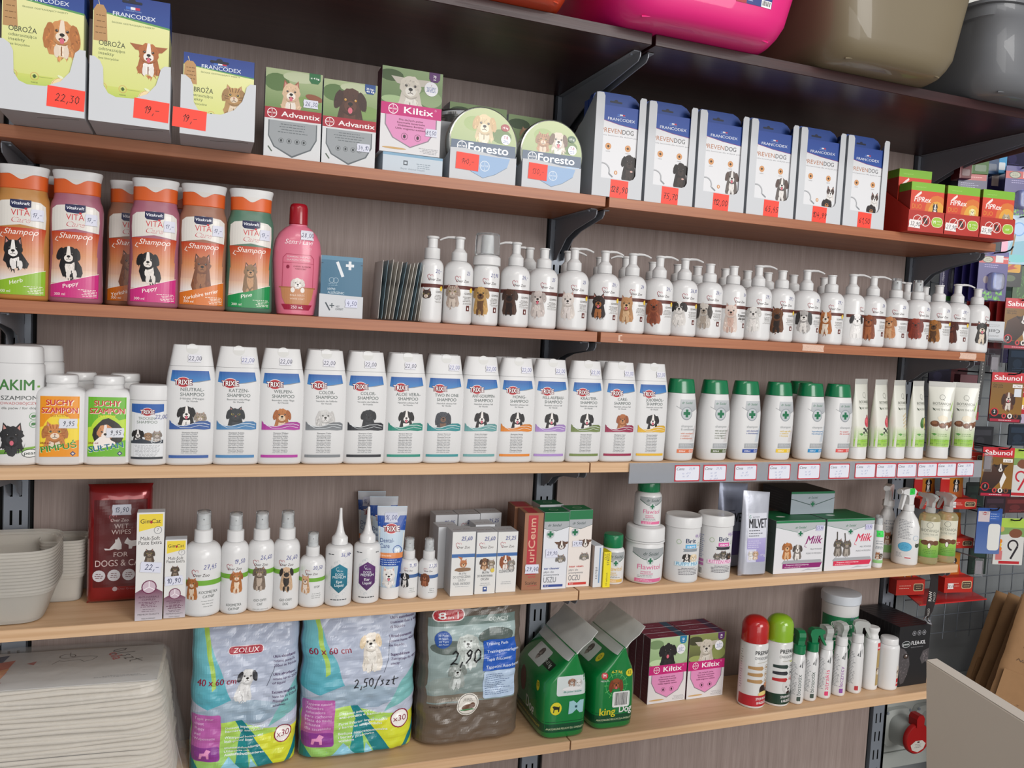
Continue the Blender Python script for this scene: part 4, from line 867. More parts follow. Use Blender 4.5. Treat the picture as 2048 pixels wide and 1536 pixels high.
def oz_label(A, r, an, i, green=None, blue=None):
    w = r*1.35; bc = '#5c2a22'
    A.rect(-w, w, 62, 68.5, bc)
    logo_heart(A, -3, 79, 6.2)
    sh = 14 if i not in (0, 1) else 12.5
    dog(A, -w*.36, 57 if an.get('body') else 50, sh*(.95 if r > 25 else .75), **an)
    A.rect(-w*.95, w*.95, -2, 20, '#dedede') if False else None
    A.text('SZAMPON', w*.5, 53, 3.4, '#6a6460', w=w*.5); A.lines(w*.14, w*.72, 40, 50, 4, '#8a8682', 'c', 1)
    if i == 11: A.text('Szampon', w*.4, 47, 5, '#1f1a1a', w=w*.75, bold=.02); A.text('dla psów', w*.4, 40, 5, '#1f1a1a', w=w*.7, bold=.02)
    if i % 4 != 0: A.rect(w*.38, w*.38+7, 24, 33.5, '#5c1f18'); A.ell(w*.38+3.5, 27.8, 1.5, 2.2, '#f0eae6'); A.poly([(w*.38+2.2, 28.5), (w*.38+4.8, 28.5), (w*.38+3.5, 31.8)], '#f0eae6')
    if i in (0, 1, 5, 6, 7, 8, 9, 13, 15, 20, 21): A.ell(w*.68, 61, 4.2, 4.6, '#e6c445', N=14)
    A.lines(w*.14, w*.8, 35, 39, 2, '#a09c98', 'c', .7)
OX = [at(o[0], o[1], -.188).x for o in OZ]; OR = [o[2] for o in OZ]
for i in range(len(OZ)-1):
    f = (OX[i+1]-OX[i])*M_-.9; g = OR[i]+OR[i+1]
    if g > f: e = (g-f)/2; OR[i] -= e; OR[i+1] -= e
for i, (px, py, r, kind, side, turn, an, words_, pr) in enumerate(OZ):
    r = OR[i]; Y = -.188; X = OX[i]
    phi = math.atan2(X-CX, Y-CY)
    t = thing('pump_bottle', 'white round %s bottle printed with a %s' % ('spray' if kind == 'spray' else 'foam pump' if kind == 'foam' else 'pump', words_), 'bottle', (X, Y, ZC+.0003), -phi*.55+turn, 'white round pump bottles in the front row')
    q = roundbody(r, 113 if kind != 'foam' else 109, 11 if kind != 'foam' else 20); q.build('body', WHITEP, t, 44)
    if kind == 'foam':
        Loft([(109, 22, 22), (110, 25.5, 25.5), (124, 25, 25), (127, 22, 22), (131, 13, 13)], 2).build('collar', WHITEM, t, 32); Loft([(131.2, 10, 10), (160, 9, 9), (164, 8, 8)], 2).build('pump_head', WHITEM, t, 24)
        Loft([(128.5, 23, 23), (131, 23.5, 23.5), (166, 22, 22), (168, 20, 20)], 2).build('clear_cap', CLEAR, t, 32)
    else: pump(t, 113.2, side+phi*.55-turn, kind)
    A = Art(); oz_label(A, r, an, i); A.build('printed_label', q.wrap, t, gx=3.5)
    B = Art(); B.hand(pr, r*.6, 88, 6.2, '#6468a0'); B.build('handwritten_price', q.wrap, t, gx=3.5, base=.5)
# rear row of the same bottles
for i, (px, pyt, kind, side) in enumerate(((1050, 506, 'pump', PI), (1128, 505, 'pump', -.3), (1192, 505, 'nub', 0), (1243, 512, 'pump', PI), (1297, 520, 'nub', 0), (1347, 532, 'nub', 0), (1386, 531, 'nub', 0), (1442, 537, 'nub', 0), (1486, 541, 'nub', 0), (1527, 548, 'nub', 0), (1578, 556, 'nub', 0), (1640, 556, 'nub', 0), (1806, 566, 'pump', PI), (1842, 572, 'nub', 0))):
    Y = -.125; X = at(px, 680, Y).x; r = 28
    t = thing('pump_bottle', 'white pump bottle of the rear row, mostly hidden behind the front bottles', 'bottle', (X, Y, ZC+.0003), 0, 'white pump bottles in the rear row')
    roundbody(r, 113, 11).build('body', WHITEP, t, 32); pump(t, 113.2, side, kind)

# ------------------------------------------------------------------ third shelf: white shampoo bottles
X = at(31, 933, -.175).x
for k, (dx, y) in enumerate(((0, -.175), (.017, -.105))):
    t = thing('shampoo_bottle', ('large white shampoo bottle with a black terrier at the left edge', 'second large white bottle behind the one with the black terrier')[k], 'bottle', (X+dx, y, ZD+.0003), .0, 'large white flea shampoo bottles')
    q = Loft([(0, 32, 21), (2, 35, 24), (5, 36.5, 25), (40, 37, 26), (100, 38, 27), (140, 38.5, 27), (153, 38, 26), (156, 36, 25)], 2.5); q.build('body', WHITEM, t, 40)
    Loft([(156, 35.5, 24), (157, 37, 25), (178, 36, 24.5), (182, 34, 23), (183, 31, 21)], 2.5).build('cap', WHITEM, t, 40)
    if k == 0:
        A = Art(); A.text('ZAKIM', -2, 116, 16, '#3f7a38', w=58, bold=.03); A.rect(31, 34, 120, 123, '#7aa84a'); A.text('SZAMPON', 8, 101, 6.5, '#454b4a', w=48, bold=.01); A.text('OWADOBÓJCZY', 7, 94, 4, '#c06a6a', w=48); A.text('dla psów / for dogs', 9, 87, 3.6, '#5c605e', w=48)
        for z in (76, 64): A.ring(27, z, 5.5, .7, '#5f9a62'); A.ell(27, z, 3, 2.2, '#4c7a4e'); A.line([(23.5, z-3.5), (30.5, z+3.5)], .6, '#5f9a62')
        A.poly([(-38, 22), (34, 30), (30, 27), (10, 20), (-38, 16)], '#3f7a2c', '#8ab84a'); dog(A, -1, 46, 16, '#232326', '#303034', 'prick', '#19191c', tongue=True, body=.35, hairy=.16); A.ell(23, 19, 11, 6.5, '#20302a'); A.ell(23, 19, 10, 5.6, '#e6e6e4'); A.text('pess', 23, 17, 5, '#20302a', w=15, bold=.07)
        A.build('front_label', q.front, t, gx=4, gz=6)
def suchy(px, label, bg, blob, name, nc, draw, pr, px2):
    Y = -.178; X = at(px, 933, Y).x
    for k in (0, 1):
        y = Y+k*.072; x = X+k*.018
        t = thing('powder_bottle', label if k == 0 else 'second white screw cap bottle right behind the %s bottle' % label.split(' with ')[1].split(' label')[0], 'bottle', (x, y, ZD+.0003), 0, 'white dry shampoo bottles')
        q = Loft([(0, 30, 18), (1, 33, 21), (4, 35.5, 23), (60, 36, 23.5), (108, 36, 23.5), (114, 34, 22), (119, 28, 20), (121, 22, 18.5), (122, 21, 18)], 4.2); q.r = q.r[:-2]+[(121, 22, 19, 2.5, 0, 0), (127, 21.5, 20, 2, 0, 0)]
        q.build('body', WHITEM, t, 48)
        Loft([(127.2, 22.5, 22), (129, 23, 22.5), (138, 22.6, 22), (140, 21, 20.5), (140.6, 18, 17.5)], 2).build('screw_cap', WHITEP, t, 36)
        if k == 0:
            A = Art(); A.rect(-27, 27, 14, 108, bg[0]); A.ell(0, 50, 24, 30, bg[1], N=24); A.poly([(-27, 60), (27, 74), (27, 40), (-27, 30)], bg[1])
            for x0, q_, z in ((0, 'SUCHY', 94), (0, 'SZAMPON', 82)): A.text(q_, x0+.8, z-.8, 8.5, '#f8f0d8', w=38 if q_ == 'SUCHY' else 50, bold=.09); A.text(q_, x0, z, 8.5, '#c41c28', w=37 if q_ == 'SUCHY' else 49, bold=.06)
            draw(A); A.poly([(-27, 14), (27, 14), (27, 40), (4, 30), (-27, 22)], bg[0]); A.text(name, 0, 24, 9, '#f0f4c0', w=50, bold=.09, rot=.17); A.text(name, 0, 24.6, 9, nc, w=49, bold=.06, rot=.17); A.text('250 ml', -19, 34, 3, '#8a1c20', w=14, bold=.04)
            A.poly([(19, 15), (23, 19), (19, 23), (15, 19)], '#28326a'); A.poly([(19, 17), (21, 19), (19, 21), (17, 19)], '#d8d0c8')
            A.build('front_label', q.front, t, GLOSS, gx=5); sticker(t, q.front, 12, px2, pr, 26, 15, '#dcdee6', '#2c3244', hh=7, base=1.5)
suchy(122, 'white screw cap bottle with orange and yellow cat label', ('#e8941c', '#f0d43a'), 0, 'PIMPUŚ', '#3a8a2c', lambda A: (A.text('DLA KOTÓW', 0, 76, 3.6, '#a85a14', w=24, bold=.02), dog(A, -6, 52, 15, '#d0874a', '#ecd8c0', cat=True, stripes='#a85f2c', body=.6)), '9,95', 66)
suchy(215, 'white screw cap bottle with green and yellow collie label', ('#6ab32c', '#b8d838'), 0, 'SUŁTAN', '#1c6a8a', lambda A: (A.text('DLA PSÓW', 0, 76, 3.6, '#f0e02c', w=24, bold=.03), A.ell(2, 48, 22, 26, '#2a2422', fur=.05), dog(A, -2, 52, 13, '#c98a5c', '#efe4dc', 'none', blaze=True), A.ell(-4, 30, 16, 16, '#efe6e0', fur=.12)), '9,95', 52)
X = at(296, 936, -.19).x
t = thing('shampoo_bottle', 'short white oval dry shampoo bottle with a blue band and three pets', 'bottle', (X, -.19, ZD+.0003), 0)
q = Loft([(0, 25, 15), (1.5, 28, 18), (4, 29.5, 19.5), (50, 30, 20), (104, 30, 20), (104.5, 29.4, 19.5)], 2.3); q.build('body', WHITEM, t, 40)
Loft([(105, 29.8, 19.8), (125, 29.8, 19.8), (128, 28.5, 18.5), (129, 26, 16)], 2.3).build('cap', WHITEM, t, 40)
A = Art(); A.rect(-25, 22, 11, 99, '#e0e2e4'); A.poly([(-25, 99), (22, 99), (22, 87), (-1, 82), (-25, 86)], '#2f5fa8'); logo_trixie(A, -2, 83, 6.6); A.text('TROCKEN-', -2, 74, 4.4, '#6a7a6e', w=26); A.text('SHAMPOO', -2, 68, 4.4, '#6a7a6e', w=30)
dog(A, -15, 51, 7.5, '#2a2626', '#e8e4e0', 'flop', blaze=True, body=.5); dog(A, 0, 49, 5, '#9a7a5c', '#b8987a', 'flop', body=.5); dog(A, 13, 50, 6, '#9a9088', '#cfc6be', cat=True, body=.6)
A.poly([(-25, 40), (-10, 44), (10, 38), (22, 42), (22, 35), (-25, 35)], '#3a4048'); A.ring(12, 39.5, 4, .6, '#c8ccd0', rx=2); A.rect(-25, 22, 36, 12, '#e0e2e4'); A.lines(-20, 18, 14, 34, 10, '#9a9ca0', 'c', .7); A.rect(-25, 22, 11, 14.5, '#3a3e44')
A.build('front_label', q.front, t, gx=4); B = Art(); B.hand('22,00', 19, 76, 6, '#7a80b0'); B.build('handwritten_price', q.front, t, gx=4, base=1.6)
TX = [(378, 934, 'NEUTRAL-', '#3c5fa0', 'bordercat', 'a border collie and tabby cat over a blue wave'), (469.5, 935, 'KATZEN-', '#4f84b4', 'blackcat', 'a black cat over a light blue wave'), (557, 934, 'WELPEN-', '#b03c9c', 'puppy', 'a brown puppy over a magenta wave'), (642.5, 934, 'COLOR-', '#7c8084', 'white', 'a shaggy white dog over a grey wave'),
 (724, 933, 'COLOR-', '#2c2e34', 'black', 'a black dog over a black wave'), (803, 932, 'ALOE VERA-', '#2a8a78', 'border', 'a border collie over a green teal wave'), (879, 931, 'TWO IN ONE', '#3a9094', 'grey', 'a grey spaniel over a teal wave'), (952, 929, 'ANTI-SCHUPPEN-', '#6aa0a0', 'border', 'a border collie over a grey teal wave'),
 (1022.5, 927, 'HONIG-', '#dc8430', 'border', 'a border collie over an orange honeycomb wave'), (1090, 925, 'FELL-AUFBAU-', '#a888c4', 'border', 'a border collie over a lilac wave'), (1160, 923, 'KRÄUTER-', '#74844c', 'border', 'a border collie over an olive green wave'), (1226.5, 924, 'CARE-', '#98284c', 'gold', 'a golden brown dog over a dark red wave'), (1290, 924, 'JOJOBAÖL-', '#e0b030', 'border', 'a border collie over a yellow wave')]
def trixie_bottle(px, py, Y, words_, wave, kind, label, group, front=True, rot=0, price=None):
    X = at(px, py, Y).x
    t = thing('shampoo_bottle', label, 'bottle', (X, Y, ZD+.0003), rot, group)
    q = Loft([(0, 33, 15), (1.5, 35.5, 17.5), (5, 36.8, 19), (50, 37.8, 20), (110, 38, 20), (135, 37.6, 20), (150, 36, 19), (158, 34.5, 18), (161, 33.8, 17.5)], 3.4); q.build('body', WHITEM, t, 44)
    c = Loft([(161.4, 33.8, 17.5), (194, 28.6, 12.6), (195, 28, 12)], 3.4); c.build('cap', WHITEM, t, 44)
    box('cap_notch', -8.5, 8.5, -13.4, -11.6, 189, 195.2, WHITEP, t, ch=.4)
    if not front: return t
    A = Art(); A.ell(0, 189, 9.5, 8, '#d2d2cf', N=24); A.build('recess_shade', c.front, t, gx=6, base=.1)  # thumb recess has no depth, its shade is painted as a darker oval
    A = Art(); A.poly([(-29, 154), (26, 154), (29, 140), (12, 137), (-8, 133), (-31, 137)], '#3d86c4', '#2c5aa0'); A.poly([(29, 140), (12, 137), (-2, 134.5), (12, 135.5), (29, 139)], '#8a8e94')
    logo_trixie(A, -12, 131, 8.4); two = words_ == 'TWO IN ONE'
    A.text(words_, 2, 121, 5.6, '#5f6a68', w=min(44, len(words_)*4.4)); A.text('SHAMPOO', 2, 113, 5.6, '#5f6a68', w=36); A.text({'NEUTRAL-': 'Milde Pflege', 'KATZEN-': 'Besonders milde Pflege', 'WELPEN-': 'Besonders milde Pflege', 'COLOR-': 'Verstärkt die Fellfarbe'}.get(words_, 'Natürlich schönes Fell'), 2, 107.6, 2.8, '#7a7f80', w=36); A.text('für Hunde', 2, 103.5, 2.8, '#7a7f80', w=17)
    B_ = dict(c1='#242224', c2='#ece8e4', ear='flop', c3='#1c1a1c', blaze=True, tongue=True)
    A.box = (-31, 31, 60, 104)
    if kind == 'bordercat': dog(A, -6, 86, 11.5, body=.8, **B_); dog(A, 15, 79, 8, '#a89a8c', '#d8cec4', cat=True, stripes='#6a5c50', body=.8)
    elif kind == 'blackcat': dog(A, -2, 84, 12, '#34383c', '#3e4246', cat=True, body=.9)
    elif kind == 'puppy': dog(A, 1, 84, 12, '#b4713c', '#e0c4a4', 'flop', '#a05c2c', body=.9)
    elif kind == 'white': dog(A, 1, 83, 12, '#c9c8c6', '#dcdad8', 'long', '#c2c0be', body=.9, hairy=.13)
    elif kind == 'black': dog(A, 4, 85, 11, '#2a2c30', '#33353a', 'flop', '#202226', body=1.1)
    elif kind == 'grey': dog(A, -3, 84, 11, '#45484e', '#7a5c4c', 'long', '#3a3d44', body=.9, hairy=.12)
    elif kind == 'gold': dog(A, 4, 84, 11, '#a8663a', '#c08458', 'flop', '#945230', body=1)
    else: dog(A, 0, 84, 11.5, body=.9, **B_)
    A.box = None
    A.poly([(-31, 74), (-26, 68), (-12, 65), (0, 68), (14, 73), (26, 73), (31, 70), (31, 60), (22, 59), (8, 60), (-31, 59)], wave, shade(wave, .8)); A.line([(-28, 70), (-20, 66), (-8, 65), (6, 69), (20, 69.5), (29, 67)], .8, '#e8ecee'); A.line([(-24, 67), (-14, 62), (0, 62), (14, 66), (28, 63)], .6, '#dfe4e8')
    for j in range(6): A.text(('Shampoo', 'Shampooing', 'Shampoo', 'Schampo', 'Shampoo', 'Champú')[j]+' '+words_.strip('-').capitalize(), 0, 53-6*j, 2.2, '#55585c', w=24); A.lines(-20, 20, 49.4-6*j, 52.4-6*j, 1, '#8e9296', 'c', .7)
    A.rect(-31, 29, 12.5, 17, wave)
    A.build('front_label', q.front, t, gx=5)
    if price: sticker(t, c.front, 4 if price[1] else 14, 174, '22,00', 20, 12, '#dcdce4', '#3c3e58' if price[1] else '#6a70a4', hh=6.6)
    return t
for i, (px, py, a, wv, kd, lb_) in enumerate(TX):
    trixie_bottle(px, py, -.19, a, wv, kd, 'white flip top shampoo bottle with '+lb_, 'white flip top shampoo bottles in the front row', price=(1, i in (0, 2, 3, 4, 5)))
for i, px in enumerate((638, 719, 797, 876, 1005, 1066, 1206)):
    trixie_bottle(px, 926, -.13, '', '', '', 'white flip top bottle of the rear row, hidden behind the front row', 'white flip top bottles in the rear row', False, rot=0)
SD = [(1353, 923, '#d9744a', ('shampoo', '& conditioner'), 'orange'), (1420, 923, '#55643c', ('shampoo',), 'olive green'), (1482, 922, '#2c4ca0', ('shampoo',), 'dark blue'), (1548, 922, '#e8c22c', ('shampoo',), 'yellow'), (1611, 922, '#1c84bc', ('shampoo',), 'light blue'), (1666, 921, '#d8504c', ('shampoo',), 'coral red')]
SUB = (('with eucalyptus', 'z olejkiem', 'z eukaliptusa'), ('with oat and aloe', 'vera extracts', 'z wyciągami z', 'owsa i aloesu'), ('with chlorhexidine', 'z chlorheksydyną'), ('with egg yolk', 'z żółtkiem', 'i lecytyną'), ('hypoallergenic', 'hipoalergiczny'), ('for puppies', 'dla szczeniąt'))
for i, (px, py, cl, wd, cn) in enumerate(SD+[(1592, 918, None, 0, 0)]):
    Y = -.182 if cl else -.115; X = at(px, py, Y).x
    t = thing('shampoo_bottle', 'white shampoo bottle with green cap, green cross and %s bottom strip' % cn if cl else 'green capped white bottle standing behind the light blue strip bottle', 'bottle', (X, Y, ZD+.0003), 0, 'white shampoo bottles with green caps')
    q = Loft([(0, 26, 19), (1.5, 29, 22), (5, 31, 24), (30, 33.5, 26), (65, 35, 27), (100, 34.5, 27), (125, 31, 25), (138, 28.5, 23.5)], 2.3); q.build('body', WHITEM, t, 44)
    Loft([(138.4, 28.5, 23.5), (139, 29, 24), (160, 26.5, 20), (165, 25.5, 19), (166.5, 24.5, 18)], 2.3).build('cap', GREENP, t, 40)
    if not cl: continue
    A = Art(); A.poly([(-14, 126), (26, 126), (26, 107), (2, 98), (-16, 108)], '#a4a8ac', '#b9bdc0'); A.line([(-22, 112), (2, 97), (26, 107)], .7, '#7f8488')
    logo_seidel(A, 1, 117, 4.8); A.ell(0, 98, 13, 13.5, '#8f959a', N=24); A.ell(0, 98, 11.3, 11.8, '#b9bec2', N=24); A.rect(-8, 8, 95, 101, '#0c6b45', r=1); A.rect(-3, 3, 90, 106, '#0c6b45', r=1)
    for j, q_ in enumerate(wd): A.text(q_, -11, 70-6.5*j, 5, '#9ea2a4', 'l', w=(28, 32)[j])
    for j, q_ in enumerate(SUB[i]): A.text(q_, -11, (62 if len(wd) < 2 else 56)-5*j, 3.4, shade(cl, 1.0), 'l', w=min(32, 2.2*len(q_)))
    for j in range(5): A.line([(12+2.2*j, 40), (16+2*j, 55), (24+.8*j, 70+2*j)], .5, '#d9cfcf' if i != 2 and i != 4 else '#b9cfe4')
    A.rect(-13, 25, 27, 37, '#a2a5a8'); A.lines(-10, 22, 28, 36, 3, '#c8cacc', 'l', .9); A.rect(-16, 25, 17.5, 25, cl); A.text('220ml', -12, 19.5, 3.6, '#f4f4f4', 'l', w=14, bold=.02)
    for u in (14, 20): A.ring(u, 21.2, 2.6, .5, '#e8e8e8'); A.text('S', u, 19.8, 2.8, '#f4f4f4', bold=.03)
    A.build('front_label', q.front, t, gx=4, gz=6)
# ---- standing squeeze tubes
def squeeze(px, py, Y, Z, rz, label, group, fruit, W=27, H=176, capw=24, name='squeeze_tube'):
    X = at(px, py, Y).x; t = thing(name, label, 'tube', (X, Y, Z+.0003), rz, group)
    q = Loft([(27, capw+.5, 20), (40, 24.5, 20), (70, 26, 18.5), (110, 27.5, 14), (150, 29, 7), (168, 30, 1.6), (H+4, 30, .9)], 2.1)
    q.build('tube_body', mat('tube_white_film', '#dcdcd2', .3, .0, coat=.3), t, 44)
    Loft([(0, capw-2, 17.5), (1.5, capw, 19.5), (25, capw-.3, 19.6), (26.8, capw-.8, 19.2)], 2.1).build('cap', WHITEM, t, 40)
    return t, q
def botan(A, fruit, wide=1):
    A.rect(-30, 30, 29, 75, '#8fc43c', '#dcdcce'); A.rect(-30, 30, 29, 45, '#a8cc6c', '#8fc43c'); A.rect(-30, 30, 168, 180, '#b9b9b4')
    A.ring(0, 144, 6.2, .7, '#5c6058'); A.line([(1, 140), (5, 136)], .8, '#5c6058'); A.text('BOTANIQA', 0, 126, 6, '#6a6e64', w=40); A.line([(-20, 123.5), (20, 123.5)], .3, '#8a8e84'); A.text('LOVE THE LIFE', 0, 113, 4.4, '#7c8074', w=38, bold=.0); A.poly([(-21, 119), (-17, 117), (-14, 112), (-18, 114)], '#3c4a3c')
    for x, z, l in ((18, 118, .3), (22, 100, .15), (25, 112, .4)): A.poly([(x, z), (x+2, z-6), (x+6+l*8, z+22)], '#a4cc5c')
    if fruit == 'nut':
        for x, z, r in ((-14, 82, 9), (2, 78, 8), (14, 80, 8.5), (24, 83, 8)): A.ell(x, z, r, r*.8, '#6e4630', N=14); A.ell(x-1.5, z+2, r*.6, r*.4, '#8f6246')
        A.ell(2, 95, 11, 7, '#e6dcc6', fur=.08); A.ell(12, 74, 3.6, 6.5, '#4a3a30'); A.ell(12, 74, 2.8, 5.6, '#f2ede4')
    if fruit == 'pome':
        A.ell(6, 84, 11, 12, '#c43248'); A.ell(2, 87, 5, 5, '#dc5a68'); A.poly([(4, 94), (10, 94), (12, 101), (7, 97), (2, 101)], '#a82838')
        for i in range(9): A.ell(-8+3.2*(i % 5)*1.5, 70-5*(i//5)-(i % 3)*2, 2.4, 2.4, '#1c1a26')
    if fruit == 'oat':
        for i in range(14): x = 2+6*math.sin(i*2.1); z = 70+2.6*i; A.ell(x, z, 2.6, 1.3, '#d8b878', rot=.8*math.sin(i))
    if fruit == 'avo':
        A.ell(-3, 84, 8, 13, '#3c6a2c', rot=-.35); A.ell(-4, 87, 3, 6, '#5c8c44', rot=-.35); A.ell(9, 82, 8.5, 15, '#2c5a24'); A.ell(9, 82, 7.4, 13.6, '#d8d06c'); A.ell(9, 78, 4.2, 4.8, '#8a5430')
    A.poly([(-20, 58), (-14, 54), (-9, 58), (-15, 60)], '#5c9a4c'); A.lines(-8, 14, 52, 60, 2, '#5c7a44', 'l', 1); A.lines(-14, 20, 40, 47, 2, '#6a8a50', 'l', .8); A.text('0%', -18, 33, 3.4, '#4c6a3c', w=5); A.lines(-10, 20, 31, 37, 2, '#6a8a50', 'l', .8)
TB = [(1711, 919, .36, 'pome', 'pomegranate squeeze tube turned sideways, next to the coral strip bottle'), (1751, 919, .36, 'pome', 'second pomegranate squeeze tube from the left, turned edge on'), (1788, 919, .36, 'oat', 'oat squeeze tube turned sideways between the pomegranate and avocado tubes'), (1825, 919, .36, 'avo', 'avocado squeeze tube turned sideways on the white bottle shelf'), (1872, 920, -.5, 'nut', 'left of the two nut squeeze tubes facing front'), (1920, 919, -.52, 'nut', 'right of the two nut squeeze tubes facing front, at the shelf end')]
for px, py, rz, fr, lb_ in TB:
    t, q = squeeze(px, py, -.183, ZD, rz, lb_, 'green and white squeeze tubes', fr)
    A = Art(); botan(A, fr); A.build('front_print', q.front, t, GLOSS, gx=4, gz=5)
    if fr != 'nut': A = Art(); A.rect(-30, 30, 29, 70, '#8fc43c', '#dcdcce'); A.lines(-22, 22, 75, 160, 16, '#8c9084', 'l', 1.2); A.build('back_print', lambda x, z, o, q=q: tuple(v*(1, -1, 1)[i] for i, v in enumerate(q.front(x, z, o))), t, GLOSS, gx=4, gz=5)
# ---- price rail on the front of the right board
x0, x1 = at(1258, 945, -.2155).x, at(1962, 940, -.2155).x
rail = thing('price_rail', 'long clear plastic price rail clipped on the front of the white bottle shelf', 'rail', (x0, -.2125, ZD))
RL = (x1-x0)*M_
prism('rail_front', [(-4.6, -40), (-3.6, -40), (-3.6, -9), (-3.6, -.5), (-4.6, -.5)], 0, RL, mat('rail_clear_plastic', '#c4c8cf', .18, trans=.55, ior=1.15, vary=0), rail, 'x')
box('rail_back', 0, RL, -2.6, -1.8, -40, -20, mat('rail_clear_plastic'), rail, ch=.1)
box('rail_foot', 0, RL, -4.6, -1.8, -41.2, -40.1, mat('rail_clear_plastic'), rail, ch=.1)
NM = ('25,99', '29,90', '39,99', '29,50', '35,50', '29,99', '29,-', '28,90', '28,90', '28,90', '28,90', '28,90')
for i, (a, b) in enumerate(((1349, 1399), (1406, 1452), (1468, 1513), (1536, 1580), (1595, 1639), (1657, 1698), (1709, 1750), (1751, 1791), (1793, 1832), (1834, 1873), (1873, 1911), (1912, 1946))):
    xa = (at(a, 950, -.2175).x-x0)*M_; xb = (at(b, 950, -.2175).x-x0)*M_
    o = box('price_label', xa, xb, -5.5, -4.9, -38.5, -5, mat('red_label_card', '#c43c48', .5), rail, ch=.1)
    A = Art(); W = xb-xa; A.rect(2, W-2, 2.5, 31, '#dfe1ec', r=2.5); A.text('Cena', 4, 23, 5.5, '#2a2024', 'l', w=W*.3, ital=.35, bold=.02); A.hand(NM[i], W*.68, 23.5, 4.6, '#8a90c0', wd=.5)
    for j in range(2+(i % 2)): A.hand('sz  st ts s'[:8-(j+i) % 3], W*.45, 15-6*j, 3.6, '#7a88bc', wd=.45)
    A.build('label_print', lambda x, z, o_, xa=xa: (x+xa, -5.5-o_, z-38.5), o, base=.1)

# ------------------------------------------------------------------ fourth shelf: sprays, boxes, milk powder
def E_(px, py): p = on(px, py, ZE); return p.x, p.y
# stacked clear tubs at the left
TUB = mat('frosted_tub_plastic', '#dedad2', .34, trans=.5, ior=1.15, vary=.01)
random.seed(3)
for g, (X, Y, R, n, z0, lab) in enumerate(((.008, -.118, 78, 13, 58, 'frosted'), (.082, -.046, 36, 12, 50, 'small clear'))):
    for k in range(n):
        t = thing('plastic_tub', '%s plastic tub in the tall nested stack at the left edge' % lab if g == 0 else 'small clear tub in the nested stack behind the big frosted stack', 'tub', (X, Y, ZE+.0003+k*5.2*S), 0, '%s tubs nested in a stack' % lab)
        H = z0; r0 = R*.8-(0 if g else 4)
        Loft([(0, r0*.93, r0*.93), (2, r0, r0), (H-9, R-4, R-4), (H-8, R-1.5, R-1.5), (H-4, R-1, R-1), (H-3.5, R, R), (H, R, R)], 4).build('tub_wall' if k else 'tub_wall', TUB, t, 40, open_top=True)
# wet wipes pack
x, y = E_(232, 1203)
t = thing('wipes_pack', 'dark red glossy wet wipes pack leaning upright behind the paste boxes', 'pack', (x+.004, y+.004, ZE+.0003), .04)
WH = 205; WW = 100
def wf(u, v): e = max(0, 1-abs(u/50)**6)**.5*max(0, 1-abs((v-WH/2)/(WH/2))**8)**.5; return 16*e+1+.9*noise.noise((u*.06, v*.05, 1))*e
vs = []; fs = []; NX, NZ = 24, 40
for s in (-1, 1):
    for k in range(NZ+1):
        for i in range(NX+1): u = -50+100*i/NX; v = WH*k/NZ; vs.append((u*(1+.02*math.sin(v*.9)*(v < 6 or v > WH-6)), s*wf(u, v), v))
n = (NX+1)*(NZ+1)
for s in (0, 1):
    for k in range(NZ):
        for i in range(NX): a = s*n+k*(NX+1)+i; fs.append((a, a+1, a+NX+2, a+NX+1))
for i in range(NX): fs.append((i, n+i, n+i+1, i+1)); b = NZ*(NX+1)+i; fs.append((b, b+1, n+b+1, n+b))
for k in range(NZ): a = k*(NX+1); fs.append((a, a+NX+1, n+a+NX+1, n+a)); a += NX; fs.append((a, n+a, n+a+NX+1, a+NX+1))
mesh('film_body', vs, fs, mat('dark_red_film', '#8a1a1e', .2, .25, coat=.6), t, True)
A = Art(); A.rect(-40, 42, 30, 180, '#5c1416'); logo_heart(A, -10, 148, 7, '#dcc8c4')
for q_, z, w_ in (('WET', 131, 22), ('WIPES', 121, 30), ('FOR', 82, 22)): A.text(q_, 2, z, 8, '#d8c4c0', w=w_)
A.text('DOGS & CATS', 4, 66, 11, '#d8c4c0', w=82)
A.poly([(-24, 97), (-22, 94), (-14, 94), (-8, 96), (-2, 94), (3, 95), (3, 103), (0, 112), (-2, 116), (-4, 112), (-7, 112), (-7, 107), (-12, 101), (-16, 96), (-21, 97)], '#dcd8d8')
A.poly([(8, 108), (12, 115), (14, 111), (18, 109), (30, 110), (32, 117), (34, 110), (34, 100), (32, 95), (28, 95), (28, 100), (20, 99), (19, 95), (14, 95), (14, 102), (7, 105)], '#dcd8d8')
for j, x_ in enumerate((-31, -8, 15, 38)): A.ell(x_, 50, 10, 10, '#cfcdd2'); A.lines(x_-7, x_+7, 45, 55, 3, '#6a3a40', 'c', 1.1)
A.ell(-6, 26, 4, 4, '#b9a4a8'); A.text('Over Group', 12, 24, 4, '#a4686c', w=26)
A.build('front_print', lambda x, z, o: (x, -wf(x, z)-o, z), t, GLOSS, gx=4, gz=5, base=.8)
sticker(t, lambda x, z, o: (x, -wf(x, z)-o, z), 2, 163, '13,90', 30, 18, '#c9ccd8', '#3a3e5c', hh=8)
